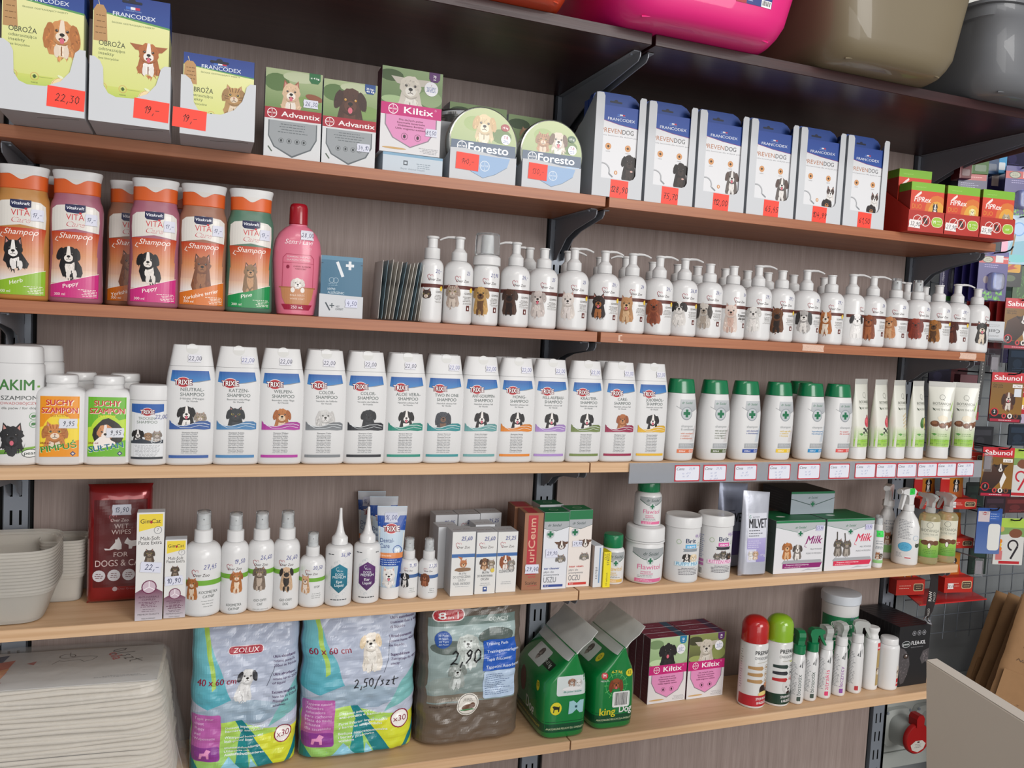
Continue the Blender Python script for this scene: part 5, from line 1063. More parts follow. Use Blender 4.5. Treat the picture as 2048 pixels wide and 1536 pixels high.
# paste cartons
def gim(A, w, h):
    A.rect(-w/2, w/2, 0, h, '#dddcda'); A.rect(-w*.42, w*.44, h*.87, h*.985, '#e8cf3a'); A.poly([(-w*.42, h*.87), (w*.44, h*.87), (w*.3, h*.865), (0, h*.85), (-w*.42, h*.825)], '#e8cf3a')
    A.text('GimCat', 0, h*.9, w*.17, '#3a2c22', w=w*.74, bold=.02); A.ell(w*.02, h*.91, w*.05, w*.06, '#a8202c'); A.ring(w*.27, h*.835, w*.15, w*.02, '#7a7c80'); A.text('7', w*.27, h*.825, w*.12, '#5a5c60')
    A.text('Malt-Soft', 0, h*.745, w*.15, '#33302e', w=w*.7); A.text('Paste Extra', 0, h*.705, w*.15, '#33302e', w=w*.84)
    dog(A, -w*.02, h*.62, w*.17, '#5a4a3c', '#8a7a68', cat=True, stripes='#2c2420', body=.9)
    A.poly([(-w/2, 0), (w/2, 0), (w/2, h*.26), (w*.25, h*.295), (0, h*.3), (-w*.25, h*.295), (-w/2, h*.26)], '#c8c2c8', '#6a2048'); A.ell(0, h*.31, w*.28, w*.28, '#6a2048'); A.ell(0, h*.31, w*.24, w*.24, '#c9b4c0')
    for a in (90, 210, 330): A.line([(0, h*.31), (w*.23*math.cos(math.radians(a)), h*.31+w*.23*math.sin(math.radians(a)))], w*.03, '#efe8ec')
    A.text('ANTI-HAIRBALL', 0, h*.21, w*.075, '#4a1838', w=w*.76, bold=.02); A.text('COMPLEX', 0, h*.185, w*.08, '#4a1838', w=w*.5, bold=.02); A.lines(-w*.4, w*.4, h*.12, h*.175, 4, '#5c2446', 'c', .9); A.lines(-w*.35, w*.35, h*.075, h*.11, 2, '#6a5a64', 'c', .8); A.text('PREMIUM QUALITY', 0, h*.05, w*.06, '#33302e', w=w*.78); A.text('MADE IN GERMANY', 0, h*.012, w*.05, '#33302e', w=w*.5, bold=.02)
x, y = E_(270, 1243); x2, y2 = E_(322, 1239)
g1 = carton('paste_box', 'tall white paste box with a yellow corner and kitten', .2245, -.1955, ZE, 41, 26, 178, CARD, -.0, 'white paste boxes with a kitten', front=gim); psticker(g1, 2, 88, '22,-', 32, 17, rot=-.1, hh=9)
g2 = carton('paste_box', 'shorter white paste box with a yellow corner, right of the tall one', .2635, -.1925, ZE, 33, 24, 131, CARD, 0, 'white paste boxes with a kitten', front=gim); psticker(g2, -2, 63, '10,90', 28, 15, rot=.05, hh=8)
# round spray bottles with green bands
def ozspray(px, py, r, hb, label, zt, green, an, words_, price, size, kind='spray', Yo=0, grp='white spray bottles with green bands'):
    p = on(px, py, ZE); Y = p.y+r*S*.55+Yo; X = at(px, py-2, Y).x; t = thing('spray_bottle', label, 'bottle', (X, Y, ZE+.0003), -math.atan2(X-CX, Y-CY)*.6, grp)
    q = roundbody(r, hb, min(14, r*.55)); q.build('body', WHITEP, t, 44)
    k = size
    Loft([(hb+.2, 13.5*k, 13.5*k), (hb+1, 14.2*k, 14.2*k), (hb+19*k, 14*k, 14*k), (hb+20*k, 12.5*k, 12.5*k)], 2).build('collar', WHITEP, t, 32)
    Loft([(hb+20.2*k, 10*k, 10*k), (hb+28*k, 9.6*k, 9.6*k), (hb+28.5*k, 8.6*k, 8.6*k), (hb+43*k, 8.2*k, 8.2*k), (hb+45*k, 6.5*k, 6.5*k)], 2).build('spray_head', WHITEM, t, 28)
    tube('nozzle', [(0, -7*k, hb+37*k), (0, -9*k, hb+37*k)], 1.2*k, mat('nozzle_grey', '#8a8a88', .5), t, 8)
    Loft([(hb+21*k, 11.2*k, 11.2*k), (hb+48*k, 10.8*k, 10.8*k), (hb+49.5*k, 10*k, 10*k)], 2).build('clear_cap', CLEAR, t, 32)
    A = Art(); w = r*1.3; A.rect(-w, w, zt-4*k, zt+4*k, green); logo_heart(A, -r*.35, zt+15*k, 6.4*k*min(1, r/24)); 
    if an:
        dog(A, an[0]*r, zt-1*k, an[1], **an[2])
    for j, q_ in enumerate(words_): A.text(q_, r*(.35 if len(an or ()) == 4 else 0), zt-(17 if len(an or ()) == 4 else 52)*k-7*k*j, 4.4*k, '#6f7472', w=min(r*1.1, 3*k*len(q_)), ital=.12)
    A.lines(-r*.6 if not (an and len(an) == 4) else -r*.05, r*.7, zt-(40 if an and len(an) == 4 else 76)*k, zt-(27 if an and len(an) == 4 else 64)*k, 3, '#8c908e', 'c', .8)
    A.build('printed_label', q.wrap, t, gx=3.5); B = Art(); B.hand(price, r*.42, zt+22*k, 7*k, '#5c60a0'); B.build('handwritten_price', q.wrap, t, gx=3, base=.5); return t
CATO = dict(c1='#b5713c', c2='#e4cdb4', cat=True, stripes='#93501f')
ozspray(402.5, 1230, 31, 121, 'large round white spray bottle with an orange cat on its side', 58, '#6fa834', (-.55, 9, dict(CATO, body=1.3), 1), ('KOCIMIĘTKA', 'CATNIP'), '27,45', 1.05)
ozspray(466.5, 1226, 22.5, 121, 'slim white spray bottle with an orange cat in the middle', 66, '#6fa834', (.15, 9, dict(CATO, body=1.3)), ('KOCIMIĘTKA', 'CATNIP'), '19,50', .98)
ozspray(518.5, 1221, 22.5, 121, 'slim white spray bottle with a grey tabby kitten', 70, '#6fa834', (-.1, 9.5, dict(c1='#7a6a5c', c2='#b9a898', cat=True, stripes='#3c322c', body=1.4)), ('GO OFF!', 'CAT'), '26,60', .98)
ozspray(569.5, 1218, 22.5, 121, 'slim white spray bottle with a fawn pug', 68, '#6fa834', (0, 10, dict(c1='#c9a888', c2='#2c2420', ear='flop', c3='#2c2420', body=1.4)), ('GO OFF!', 'DOG'), '26,60', .98)
ozspray(621.5, 1213, 23, 88, 'short round white spray bottle with a chihuahua and a gold seal', 50, '#6fa834', (-.55, 8, dict(c1='#d0a47c', c2='#ecdccc', ear='prick', body=1.2), 1), ('STOP',), '20,50', .84)
def nozzle_bottle(px, py, col, word, label, pr):
    p = on(px, py, ZE); r = 24; Y = p.y+r*S*.6; X = at(px, py-2, Y).x; t = thing('dropper_bottle', label, 'bottle', (X, Y, ZE+.0003), -math.atan2(X-CX, Y-CY)*.6, 'white dropper bottles with pointed caps')
    q = Loft([(0, 21, 21), (1.5, 23, 23), (4, 24, 24), (98, 24, 24), (103, 23, 23), (106, 20, 20), (107.5, 13, 13)], 2); q.build('body', WHITEP, t, 44)
    Loft([(108, 14.3, 14.3), (119, 14, 14), (121, 12.5, 12.5), (124, 9.5, 9.5), (130, 7.2, 7.2), (140, 5, 5), (152, 3.4, 3.4), (166, 2.6, 2.6), (171, 2.4, 2.4), (172, 1.5, 1.5)], 2).build('pointed_cap', WHITEP, t, 28)
    A = Art(); A.lines(-22, -8, 92, 95, 1, '#3c4044', 'l', 1.6); A.lines(10, 24, 92, 95, 1, '#3c4044', 'r', 1.6); random.seed(2)
    for j in range(26): a_ = random.uniform(0, 2*PI); A.ring(17*math.cos(a_), 50+26*math.sin(a_)*1.2, 2.6, .4, '#c2ccd0', 0, 250, 8)
    A.poly([(0, 77), (15, 67), (15, 38), (0, 25), (-15, 38), (-15, 67)], col, shade(col, 1.6)); A.ring(-3, 68, 3, .5, '#e0ecec', 60, 330, 10); A.text('Over Zoo', 1, 63, 2.4, '#e4ecee', w=10)
    A.text('DOGS', 0, 56, 4.4, '#e4ecee', w=14); A.text('PREMIUM', 0, 51, 4.4, '#e4ecee', w=23); A.text(word, 0, 43, 4.8, '#f0f4f4', w=10, bold=.02); A.text('Liquid', 0, 36.5, 4.8, '#f0f4f4', w=15, bold=.02)
    A.lines(-18, 18, 12, 14, 1, '#2c3034', 'c', 1.5); A.build('printed_label', q.wrap, t, gx=3.5); B = Art(); B.hand(pr, 11, 90, 6, '#6a70b4'); B.build('handwritten_price', q.wrap, t, gx=3, base=.5)
nozzle_bottle(674.5, 1211, '#1c6478', 'Eye', 'white dropper bottle with a blue hexagon and pointed cap', '36,50')
nozzle_bottle(730, 1205.5, '#4a2458', 'Ear', 'white dropper bottle with a purple hexagon and pointed cap', '')
def dental(px, py, pyt, Yo, label, front, W=26):
    p = on(px, py, ZE); Y = p.y+.017+Yo; X = at(px, py-2, Y).x; t = thing('toothpaste_tube', label, 'tube', (X, Y, ZE+.0003), -.12, 'dental care tubes standing on their caps')
    q = Loft([(23, 19, 17), (35, 19.5, 16.5), (80, 22, 13), (130, 25, 7), (156, 27, 1.5), (168, 27.5, .8)], 2.1); q.build('tube_body', mat('tube_white_film', '#dcdcd2'), t, 40)
    Loft([(0, 16, 15), (1.5, 18, 17), (22, 18.3, 17.2), (22.8, 17.5, 16.5)], 2.1).build('cap', WHITEP, t, 36)
    A = Art(); A.rect(-29, 29, 23, 170, '#aec3d6', '#c2d2e0'); A.rect(-29, 29, 150, 168.5, '#b8bcc4'); A.poly([(-29, 153), (-12, 153), (-6, 140), (6, 140), (14, 153), (29, 153), (29, 125), (-29, 134)], '#1f4a9c'); logo_trixie(A, -1, 125, 9.5)
    A.text('Dental-', -8, 105, 7.5, '#1f3a7a', w=25); A.text('Care', -12, 95, 7.5, '#1f3a7a', w=17); A.ring(11, 91, 8.5, 1.2, '#1f4a9c'); A.poly([(7, 95), (11, 93.5), (15, 95), (15, 90), (13.5, 85), (11, 89), (8.5, 85), (7, 90)], '#e8eef4')
    A.rect(-29, 29, 76, 86, '#d98850'); A.text('Zahncreme', -10, 79.5, 4, '#f4e4d4', w=20); A.rect(-29, 29, 62, 76, '#1f4a9c'); A.lines(-18, 20, 63, 75, 3, '#c9d8ea', 'l', 1)
    A.poly([(14, 62), (29, 62), (29, 23), (10, 23)], '#1f4a9c'); dog(A, -3, 46, 12, '#dcd9d6', '#e8e4e0', 'prick', '#dcd4cc', tongue=True, body=.5, hairy=.1)
    if front != 1: A.items = [i for i in A.items if True]
    A.build('front_print', q.front, t, GLOSS, gx=4, gz=8)
    if front: sticker(t, q.front, -2 if front == 1 else -6, 150, '16,00', 24, 18, '#c6cadc', '#4a5088', hh=8, base=1.8, gx=5)
dental(777, 1201, 1019, .001, 'front blue and white dental care tube with a white dog', 1)
dental(760, 1190, 1007, .055, 'dental care tube right behind the front one', 0)
dental(736, 1180, 993, .075, 'rearmost dental care tube, left behind the purple dropper bottle', 2)
for px, py, pr, an, lb_ in ((814.5, 1196, '13,90', dict(c1='#232325', c2='#e4e0dc', ear='flop', blaze=True, body=1.2), 'small white spray bottle with a black and white dog'), (854, 1197, '23,20', dict(c1='#7a4428', c2='#a8684a', ear='long', body=1), 'small white spray bottle with a brown dog and kitten')):
    t = ozspray(px, py, 18.5, 72, lb_, 43, '#46689c', (-.45, 7, an, 1), ('',), pr, .78, grp='small white spray bottles with blue bands')
def ozbox(kind, words_):
    def f(A, w, h):
        A.rect(-w/2, w/2, 0, h, '#dcdcda'); A.rect(-w/2, w/2, h*.6, h*.655, '#3f6aa4'); logo_heart(A, -w*.2, h*.78, 6.5)
        if kind == 0: dog(A, w*.02, h*.5, 7.5, '#b5744a', '#dcb894', 'prick', body=0); A.ell(0, h*.41, w*.36, 4, '#8a6a50', fur=.1); A.poly([(w*.02-4, h*.55), (w*.02-12, h*.62), (w*.02-2, h*.6)], '#b5744a')
        if kind == 1: dog(A, -w*.08, h*.52, 8, '#7a5438', '#d0a884', 'flop', '#4a3424', body=.6); dog(A, w*.26, h*.5, 6, '#948678', '#cfc4b8', cat=True, body=.8)
        if kind == 2: dog(A, -w*.08, h*.54, 9, '#9a5630', '#ece4dc', 'long', '#8a4a28', blaze=True, body=.7); dog(A, w*.22, h*.48, 6.5, '#948e88', '#cfcac4', cat=True, stripes='#5c5650', body=.8)
        for j, q_ in enumerate(words_): A.text(q_, -w*.02 if j else 0, h*.33-j*6.2, (4.4 if kind != 2 else 5.5), '#74787c', w=min(w*.75, 3.4*len(q_)*(1 if j != len(words_)-1 else 1.2)))
        A.lines(-w*.36, w*.36, h*.13, h*.19, 2, '#9a9ea2', 'c', .8)
        if kind == 1: A.rect(-4, 4, 5, 14, '#34508c'); A.rect(-2, 2, 9, 12, '#dfe4ee'); A.ell(w*.33, h*.38, 4, 4.2, '#d8c050')
    return f
ttop = lambda A, w, h: (A.rect(-w/2, w/2, -h/2, h/2, '#b9bbbf'), A.text('Over Zoo', 0, -3, 5, '#7a4a4a', w=w*.7, ital=.2))
BX = [('b0', .7655, -.180, 46, 122, 0, ('PŁYN', 'DO CZYSZCZENIA', 'USZU', 'EAR WASH'), '25,60', 'ear wash box with a fox eared cat, left of the three front boxes'), ('b1', .812, -.178, 41.5, 119, 1, ('PŁYN', 'DO PRZEMYWANIA', 'OCZU'), '25,60', 'eye drop box with two kittens and a yellow seal, middle of three'), ('b2', .855, -.1765, 41.5, 118, 2, ('CLEAN DROP',), '25,25', 'clean drop box with a spaniel and kitten, right of the three')]
for n_, X, Y, w_, h_, kd, wd, pr, lb_ in BX:
    b = carton('drops_box', 'white '+lb_, X-.002, Y, ZE, w_-.8, 44, h_, CARD, -.02, 'white drop boxes with blue stripes in front', front=ozbox(kd, wd), top=ttop); B = Art(); B.hand(pr, 6, h_*.87, 7, '#5860a4'); B.build('handwritten_price', flat(-22), b, base=1.6)
for j, (px, Y, h_, n_) in enumerate(((888, -.086, 133, 0), (933, -.086, 133, 1), (976, -.085, 134, 2), (893, -.131, 120, 3), (966, -.131, 122, 4))):
    X = at(px, 1150, Y).x
    b = carton('drops_box', ('white drop box of the rear row, %s' % ('at its left', 'in its middle', 'at its right')[j]) if j < 3 else ('white drop box between the rows, behind the ear wash box', 'white drop box between the rows, behind the clean drop box')[j-3], X, Y, ZE, 45 if j < 3 else 40, 42, h_, CARD, 0, 'white drop boxes behind', front=(lambda A, w, h: (A.rect(-w/2, w/2, 0, h, '#c4c6ca'), logo_heart(A, -w*.2, h*.82, 6.5))) if j < 3 else None, top=ttop)
    if j < 3: B = Art(); B.hand('25,25', 7, h_*.86, 7, '#4c5498'); B.build('handwritten_price', flat(-21), b, base=1.2)
# ear cleaner in brown board, and the two green topped boxes
def uri(A, w, h):
    A.rect(-w/2, w/2, 0, h, '#9a6a4e'); A.rect(-w*.3, w*.22, h*.2, h*.97, '#b02c36'); A.text('uriCeum', w*.1, h*.36, w*.34, '#d8a890', 'l', w=h*.57, rot=PI/2, bold=.03); A.lines(-w*.2, w*.25, h*.155, h*.185, 2, '#b83040', 'c', 1); A.text('ScanVet', 0, h*.07, 6.5, '#2c1a18', w=w*.62, bold=.01); A.line([(-w*.2, h*.05), (w*.3, h*.06)], .8, '#a8283a')
ub = mat('brown_board_carton', '#96684e', .65, bump=.1)
usd = lambda A, w, h: (A.rect(-w/2, w/2, 0, h, '#7c5540'), A.lines(-w*.3, w*.3, h*.3, h*.8, 16, '#4c3024', 'c', 1.2))
b = carton('ear_cleaner_box', 'brown cardboard ear cleaner box with a red stripe, front one', .9065, -.1735, ZE, 38, 50, 152, ub, -.10, 'brown ear cleaner boxes', front=uri, left=usd, top=lambda A, w, h: A.rect(-w*.3, w*.22, -h/2, h/2, '#a8303a')); psticker(b, 0, 42, '29,40', 28, 18, hh=8)
carton('ear_cleaner_box', 'brown cardboard ear cleaner box with a red stripe, rear one', .907, -.1165, ZE, 38, 50, 152, ub, -.08, 'brown ear cleaner boxes', left=usd, top=lambda A, w, h: A.rect(-w*.4, w*.35, -h/2, h/2, '#a8303a'))
def seidbox(c, a1_, a2_, big):
    def f(A, w, h):
        A.rect(-w/2, w/2, 0, h, '#dcdee4' if big == 'USZU' else '#e4dcd6'); A.rect(-w/2, w/2, h*.88, h, '#0c7040'); A.poly([(-w/2, h*.88), (w/2, h*.88), (w/2, h*.81), (0, h*.755), (-w/2, h*.79)], '#a6aaae'); A.line([(-w/2, h*.79), (0, h*.755), (w/2, h*.81)], .7, '#2c4a44')
        logo_seidel(A, -w*.08, h*.815, 5.4, '#1c3c3a'); A.ell(-w*.24, h*.715, w*.17, w*.17, '#b9bdc0'); A.rect(-w*.36, -w*.12, h*.70, h*.73, '#0c6b45'); A.rect(-w*.28, -w*.2, h*.675, h*.755, '#0c6b45')
        dog(A, w*.24, h*.57, w*.18, '#5c4438', '#e8e2dc', 'wide', '#6a4c3c', blaze=True); dog(A, w*.22, h*.39, w*.17, '#8c8680', '#c8c2bc', cat=True, stripes='#4a4642')
        A.text(a1_, -w*.42, h*.26, 4, c, 'l', w=w*.62, bold=.03); A.text('płyn do', -w*.42, h*.215, 4, '#8a8e94', 'l', w=w*.4); A.text('przemywania', -w*.42, h*.178, 4, '#8a8e94', 'l', w=w*.62); A.text(big, -w*.42, h*.09, 11, '#7a7e84', 'l', w=w*.5); A.rect(-w*.42, w*.36, h*.03, h*.062, c); A.text('75 ml', -w*.3, h*.036, 3, '#f0f0f0', w=w*.16)
    return f
gtop = lambda A, w, h: (A.rect(-w/2, w/2, -h/2, h/2, '#0c6a3e'), A.ring(0, 0, 8, 1, '#a8b8a0', rx=1.2), A.text('dr Seidel', 0, -1, 3, '#a8c0a8', w=12))
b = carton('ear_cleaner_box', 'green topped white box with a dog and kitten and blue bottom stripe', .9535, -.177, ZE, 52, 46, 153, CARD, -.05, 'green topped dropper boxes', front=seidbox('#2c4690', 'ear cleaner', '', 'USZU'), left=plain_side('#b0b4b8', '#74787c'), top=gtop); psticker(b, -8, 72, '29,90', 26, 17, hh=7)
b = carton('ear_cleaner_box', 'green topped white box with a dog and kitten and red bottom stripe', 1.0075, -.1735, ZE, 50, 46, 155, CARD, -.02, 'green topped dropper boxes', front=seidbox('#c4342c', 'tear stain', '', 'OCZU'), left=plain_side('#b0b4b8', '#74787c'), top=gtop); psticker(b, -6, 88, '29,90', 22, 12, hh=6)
carton('ear_cleaner_box', 'green topped box behind the blue striped one', .969, -.114, ZE, 52, 46, 154, CARD, 0, 'green topped dropper boxes', top=gtop)
# thin white and yellow boxes
carton('tablet_box', 'flat white tablet box standing edge on beside the seam of the shelf', 1.0455, -.1835, ZE, 19, 108, 84, CARD, 0, None, front=lambda A, w, h: (A.rect(-w/2, w/2, 0, h, '#d4d6da'), A.rect(w*.1, w*.25, h*.1, h*.95, '#6c90b8'), A.lines(-w*.3, 0, h*.2, h*.5, 8, '#44484e')), left=lambda A, w, h: (A.rect(-w/2, w/2, 0, h, '#b5a498'), A.lines(-w*.4, w*.4, h*.2, h*.9, 9, '#6c5c54', 'l', 1)))
carton('tablet_box', 'narrow bright yellow tablet box standing upright', 1.0635, -.1885, ZE, 16, 30, 72, mat('yellow_carton', '#d8c418', .45), -.05, None, front=lambda A, w, h: (A.rect(-w/2, w/2, 0, h, '#e8d81c'), A.text('STRESS', w*.25, h*.96, 5, '#22263c', 'r', w=24, rot=PI/2, bold=.02), A.text('OUT', -w*.1, h*.96, 5, '#22263c', 'r', w=13, rot=PI/2, bold=.02), A.text('10 tabletek', w*.1, h*.06, 3.4, '#4c4a20', 'l', w=26, rot=PI/2)))
def seidel_tub(px, py, r, hb, hc, cap, accent, label, Y=None, Z=ZE, X=None, small=False, capm=None):
    p = on(px, py, ZE); Y = p.y+r*S*.6 if Y is None else Y; X = at(px, py-2, Y).x if X is None else X; t = thing('tablet_jar', label, 'jar', (X, Y, Z+.0003), -math.atan2(X-CX, Y-CY)*.35, 'white jars with a green cross')
    if small: q = Loft([(0, r*.88, r*.88), (1.5, r*.96, r*.96), (4, r, r), (hb-11, r, r), (hb-6, r*.97, r*.97), (hb-2, r*.86, r*.86), (hb, r*.76, r*.76)], 2)
    else: q = Loft([(0, r*.78, r*.78), (1.5, r*.88, r*.88), (6, r*.95, r*.95), (14, r*.975, r*.975), (hb-12, r*.99, r*.99), (hb-6, r*.96, r*.96), (hb, r*.93, r*.93)], 2)
    q.build('jar_body', WHITEP, t, 48)
    rc = r*(.83 if small else 1.0); Loft([(hb+.3, rc*.98, rc*.98), (hb+1, rc, rc), (hb+hc-3, rc*.99, rc*.99), (hb+hc-1, rc*.96, rc*.96), (hb+hc, rc*.9, rc*.9)], 2).build('lid', capm or cap, t, 44)
    if not small: Loft([(hb-3.6, r*1.0, r*1.0), (hb-3, r*1.02, r*1.02), (hb-.2, r*1.02, r*1.02)], 2).build('seal_ring', WHITEP, t, 44)
    A = Art(); w = r*.95; k = hb/70 if not small else hb/66
    A.poly([(-w, 60*k), (w, 60*k), (w, 50*k), (0, 40*k), (-w, 52*k)], '#a0a4a6'); A.line([(-w, 52*k), (-w*.4, 43*k), (0, 40.5*k), (w*.4, 43*k), (w, 50*k)], 1.3, '#2c5a4c'); logo_seidel(A, 2, 49*k, 5.2*k, '#1c3c38'); A.ell(0, 40*k, 6*k, 6.4*k, '#c4c8ca'); A.rect(-4*k, 4*k, 38.5*k, 41.5*k, '#0c6b45'); A.rect(-1.5*k, 1.5*k, 35.5*k, 44.5*k, '#0c6b45')
    A.text('Flawitol', 0, 26*k, 8*k, accent, w=w*1.35); A.text('preparat', -w*.2, 21*k, 3*k, accent, w=w*.55, bold=.02); A.text('witaminowy', -w*.15, 17.5*k, 3*k, accent, w=w*.7); A.lines(-w*.65, w*.6, 12.5*k, 16.5*k, 2, '#7c8084', 'l', .8); A.rect(-w*.8, w*.8, 4.5*k, 10.5*k, accent); A.lines(-w*.7, w*.2, 5.5*k, 9.5*k, 2, '#f0e0e6', 'l', .7)
    A.build('printed_label', q.wrap, t, gx=3.5); return t
seidel_tub(1221.5, 1168, 24.5, 74, 26, GREENP, '#d8b060', 'small white jar with a green screw lid and yellow stripe', small=True)
tt = seidel_tub(1284.5, 1167, 40, 88, 28, WHITEM, '#dc6c98', 'wide white tub with a pink name and white lid')
lt = seidel_tub(0, 0, 28, 70, 21, GREENP, '#dc6c98', 'small white jar with a green lid standing on the wide white tub', Y=tt.location.y+.004, Z=ZE+.1163, X=tt.location.x+.004, small=True)
def brit(px, py, label, ac, word, pal):
    p = on(px, py, ZE); r = 36.5; Y = p.y+r*S*.65; X = at(px, py-2, Y).x; t = thing('milk_tub', label, 'tub', (X, Y, ZE+.0003), -math.atan2(X-CX, Y-CY)*.25, 'white milk powder tubs')
    q = Loft([(0, r*.92, r*.92), (2, r*.97, r*.97), (5, r*.98, r*.98), (114, r, r)], 2); q.build('tub_body', WHITEM, t, 48); Loft([(114.3, r*1.03, r*1.03), (115, r*1.05, r*1.05), (133, r*1.05, r*1.05), (136, r*1.03, r*1.03), (137, r*.98, r*.98), (136.2, r*.9, r*.9)], 2).build('lid', WHITEP, t, 48)
    A = Art(); w = r*.9; A.text('Brit', 4, 84, 9.5, '#2c3a5c', w=23, bold=.04); A.rect(-8, 18, 73, 81, ac); A.text('care', 5, 74.5, 6, '#f4f4f8', w=19, bold=.02); A.poly([(-13, 72), (23, 72), (20, 67.5), (23, 66), (-13, 66), (-10, 68)], '#8c949c' if pal else '#2c2a34'); A.ring(-22, 86, 5, .7, '#8ab070'); A.ring(26, 80, 4, .6, '#8ab070')
    if pal: dog(A, -4, 55, 7.5, '#2a2624', '#ece6e0', 'flop', blaze=True, body=.6); dog(A, 12, 54, 7.5, '#e4d4b8', '#f0e6d4', 'flop', '#d8c09c', body=.6)
    else: dog(A, -9, 52, 6.5, '#7c7670', '#b0a8a0', cat=True, stripes='#3c3834', body=.6); dog(A, 4, 58, 6, '#5c5650', '#a09890', cat=True, body=.6); dog(A, 19, 52, 6.5, '#3a3430', '#7c5840', cat=True, body=.6)
    A.rect(-28, 30, 36, 44.5, '#cfe4ee' if pal else '#f0d4e4'); A.text(word, 1, 37, 7, '#3a90b8' if pal else '#c84c94', w=52, bold=.015); A.lines(-20, 24, 17, 33, 5, '#4c4a58', 'c', 1)
    A.build('printed_label', q.wrap, t, gx=4)
    if not pal: A = Art(); A.lines(-52, -38, 45, 95, 12, '#5c74a8', 'l', 1); A.rect(-52, -38, 36, 42, '#b870a8'); A.rect(-52, -38, 28, 34, '#b870a8'); A.barcode(-52, -40, 8, 24); A.build('back_print', q.wrap, t, gx=4)
    B = Art(); B.hand('44,60', 24, 95, 7, '#a080c0'); B.build('handwritten_price', q.wrap, t, gx=3, base=.5)
brit(1359, 1164, 'white milk tub with two puppies and blue lettering', '#5aaedc', 'PUPPY MILK', 1)
brit(1424, 1159, 'white milk tub with three kittens and pink lettering', '#d858a4', 'KITTEN MILK', 0)
def milvet(px, py, W, H, label, Yo, dark):
    p = on(px, py, ZE); t = thing('milk_pouch', label, 'pouch', (p.x+.002, p.y+Yo, ZE+.0003), -.02 if not dark else .05, 'silver milk powder pouches')
    def th(u, v): e = max(0, 1-abs(2*u/W)**4)**.5*min(1, v/6+.25)*max(0, 1-(v/H)**2.2)**.6; return 13*e+.5+1.1*noise.noise((u*.07, v*.035, 5+Yo))*e
    vs = []; fs = []; NX, NZ = 16, 34
    for s in (-1, 1):
        for k in range(NZ+1):
            for i in range(NX+1): u = -W/2+W*i/NX; v = H*k/NZ; vs.append((u, s*th(u, v), v-(u/W)*5*(k == NZ)))
    n = (NX+1)*(NZ+1)
    for s in (0, 1):
        for k in range(NZ):
            for i in range(NX): a = s*n+k*(NX+1)+i; fs.append((a, a+1, a+NX+2, a+NX+1))
    for i in range(NX): fs.append((i, n+i, n+i+1, i+1)); b = NZ*(NX+1)+i; fs.append((b, b+1, n+b+1, n+b))
    for k in range(NZ): a = k*(NX+1); fs.append((a, a+NX+1, n+a+NX+1, n+a)); a += NX; fs.append((a, n+a, n+a+NX+1, a+NX+1))
    mesh('pouch', vs, fs, mat('silver_foil_dark' if dark else 'silver_foil', '#9aa0b4' if dark else '#c2c5d0', .3, .35, bump=.2, bscale=60), t, True)
    A = Art()
    if not dark: A.rect(-W*.34, W*.36, 32, 138, '#d8dae4'); A.ring(-W*.26, 130, 3, 1, '#3c8a6c', 60, 330); A.text('eurowet', -W*.05, 128, 4.4, '#5a6068', w=18); A.text('MILVET', -W*.3, 106, 20, '#26262c', 'l', w=W*.66, bold=.04); A.lines(-W*.3, W*.3, 86, 103, 3, '#4a4c56', 'l', 1.6); A.rect(-W*.34, W*.36, 32, 84, '#9086c0', '#b4acd8'); A.lines(-W*.3, W*.3, 62, 80, 4, '#dcd8ec', 'l', 1.2); A.rect(-W*.34, 0, 32, 60, '#cfd0e4'); dog(A, -W*.2, 50, 6, '#dcd8d4', '#f0ece8', cat=True, body=.8); dog(A, -W*.03, 50, 6, '#cfae94', '#ecdccc', cat=True, body=.8); A.text('175g', W*.24, 44, 5, '#ece8f4', w=14)
    else: A.text('eurowet', -W*.1, 128, 4.4, '#3a4048', w=18); A.text('MILVET', -W*.3, 104, 20, '#1c1c22', 'l', w=W*.66, bold=.04); A.rect(-W*.34, W*.36, 30, 84, '#5c4c84')
    A.build('front_print', lambda x, z, o: (x, -th(x, z)-o, z), t, GLOSS, gx=4, gz=5)
milvet(1507, 1153, 68, 184, 'front silver pouch with big black lettering and a lilac panel', .012, 0)
milvet(1483, 1147, 78, 190, 'grey blue pouch half hidden behind the silver pouch', .052, 1)
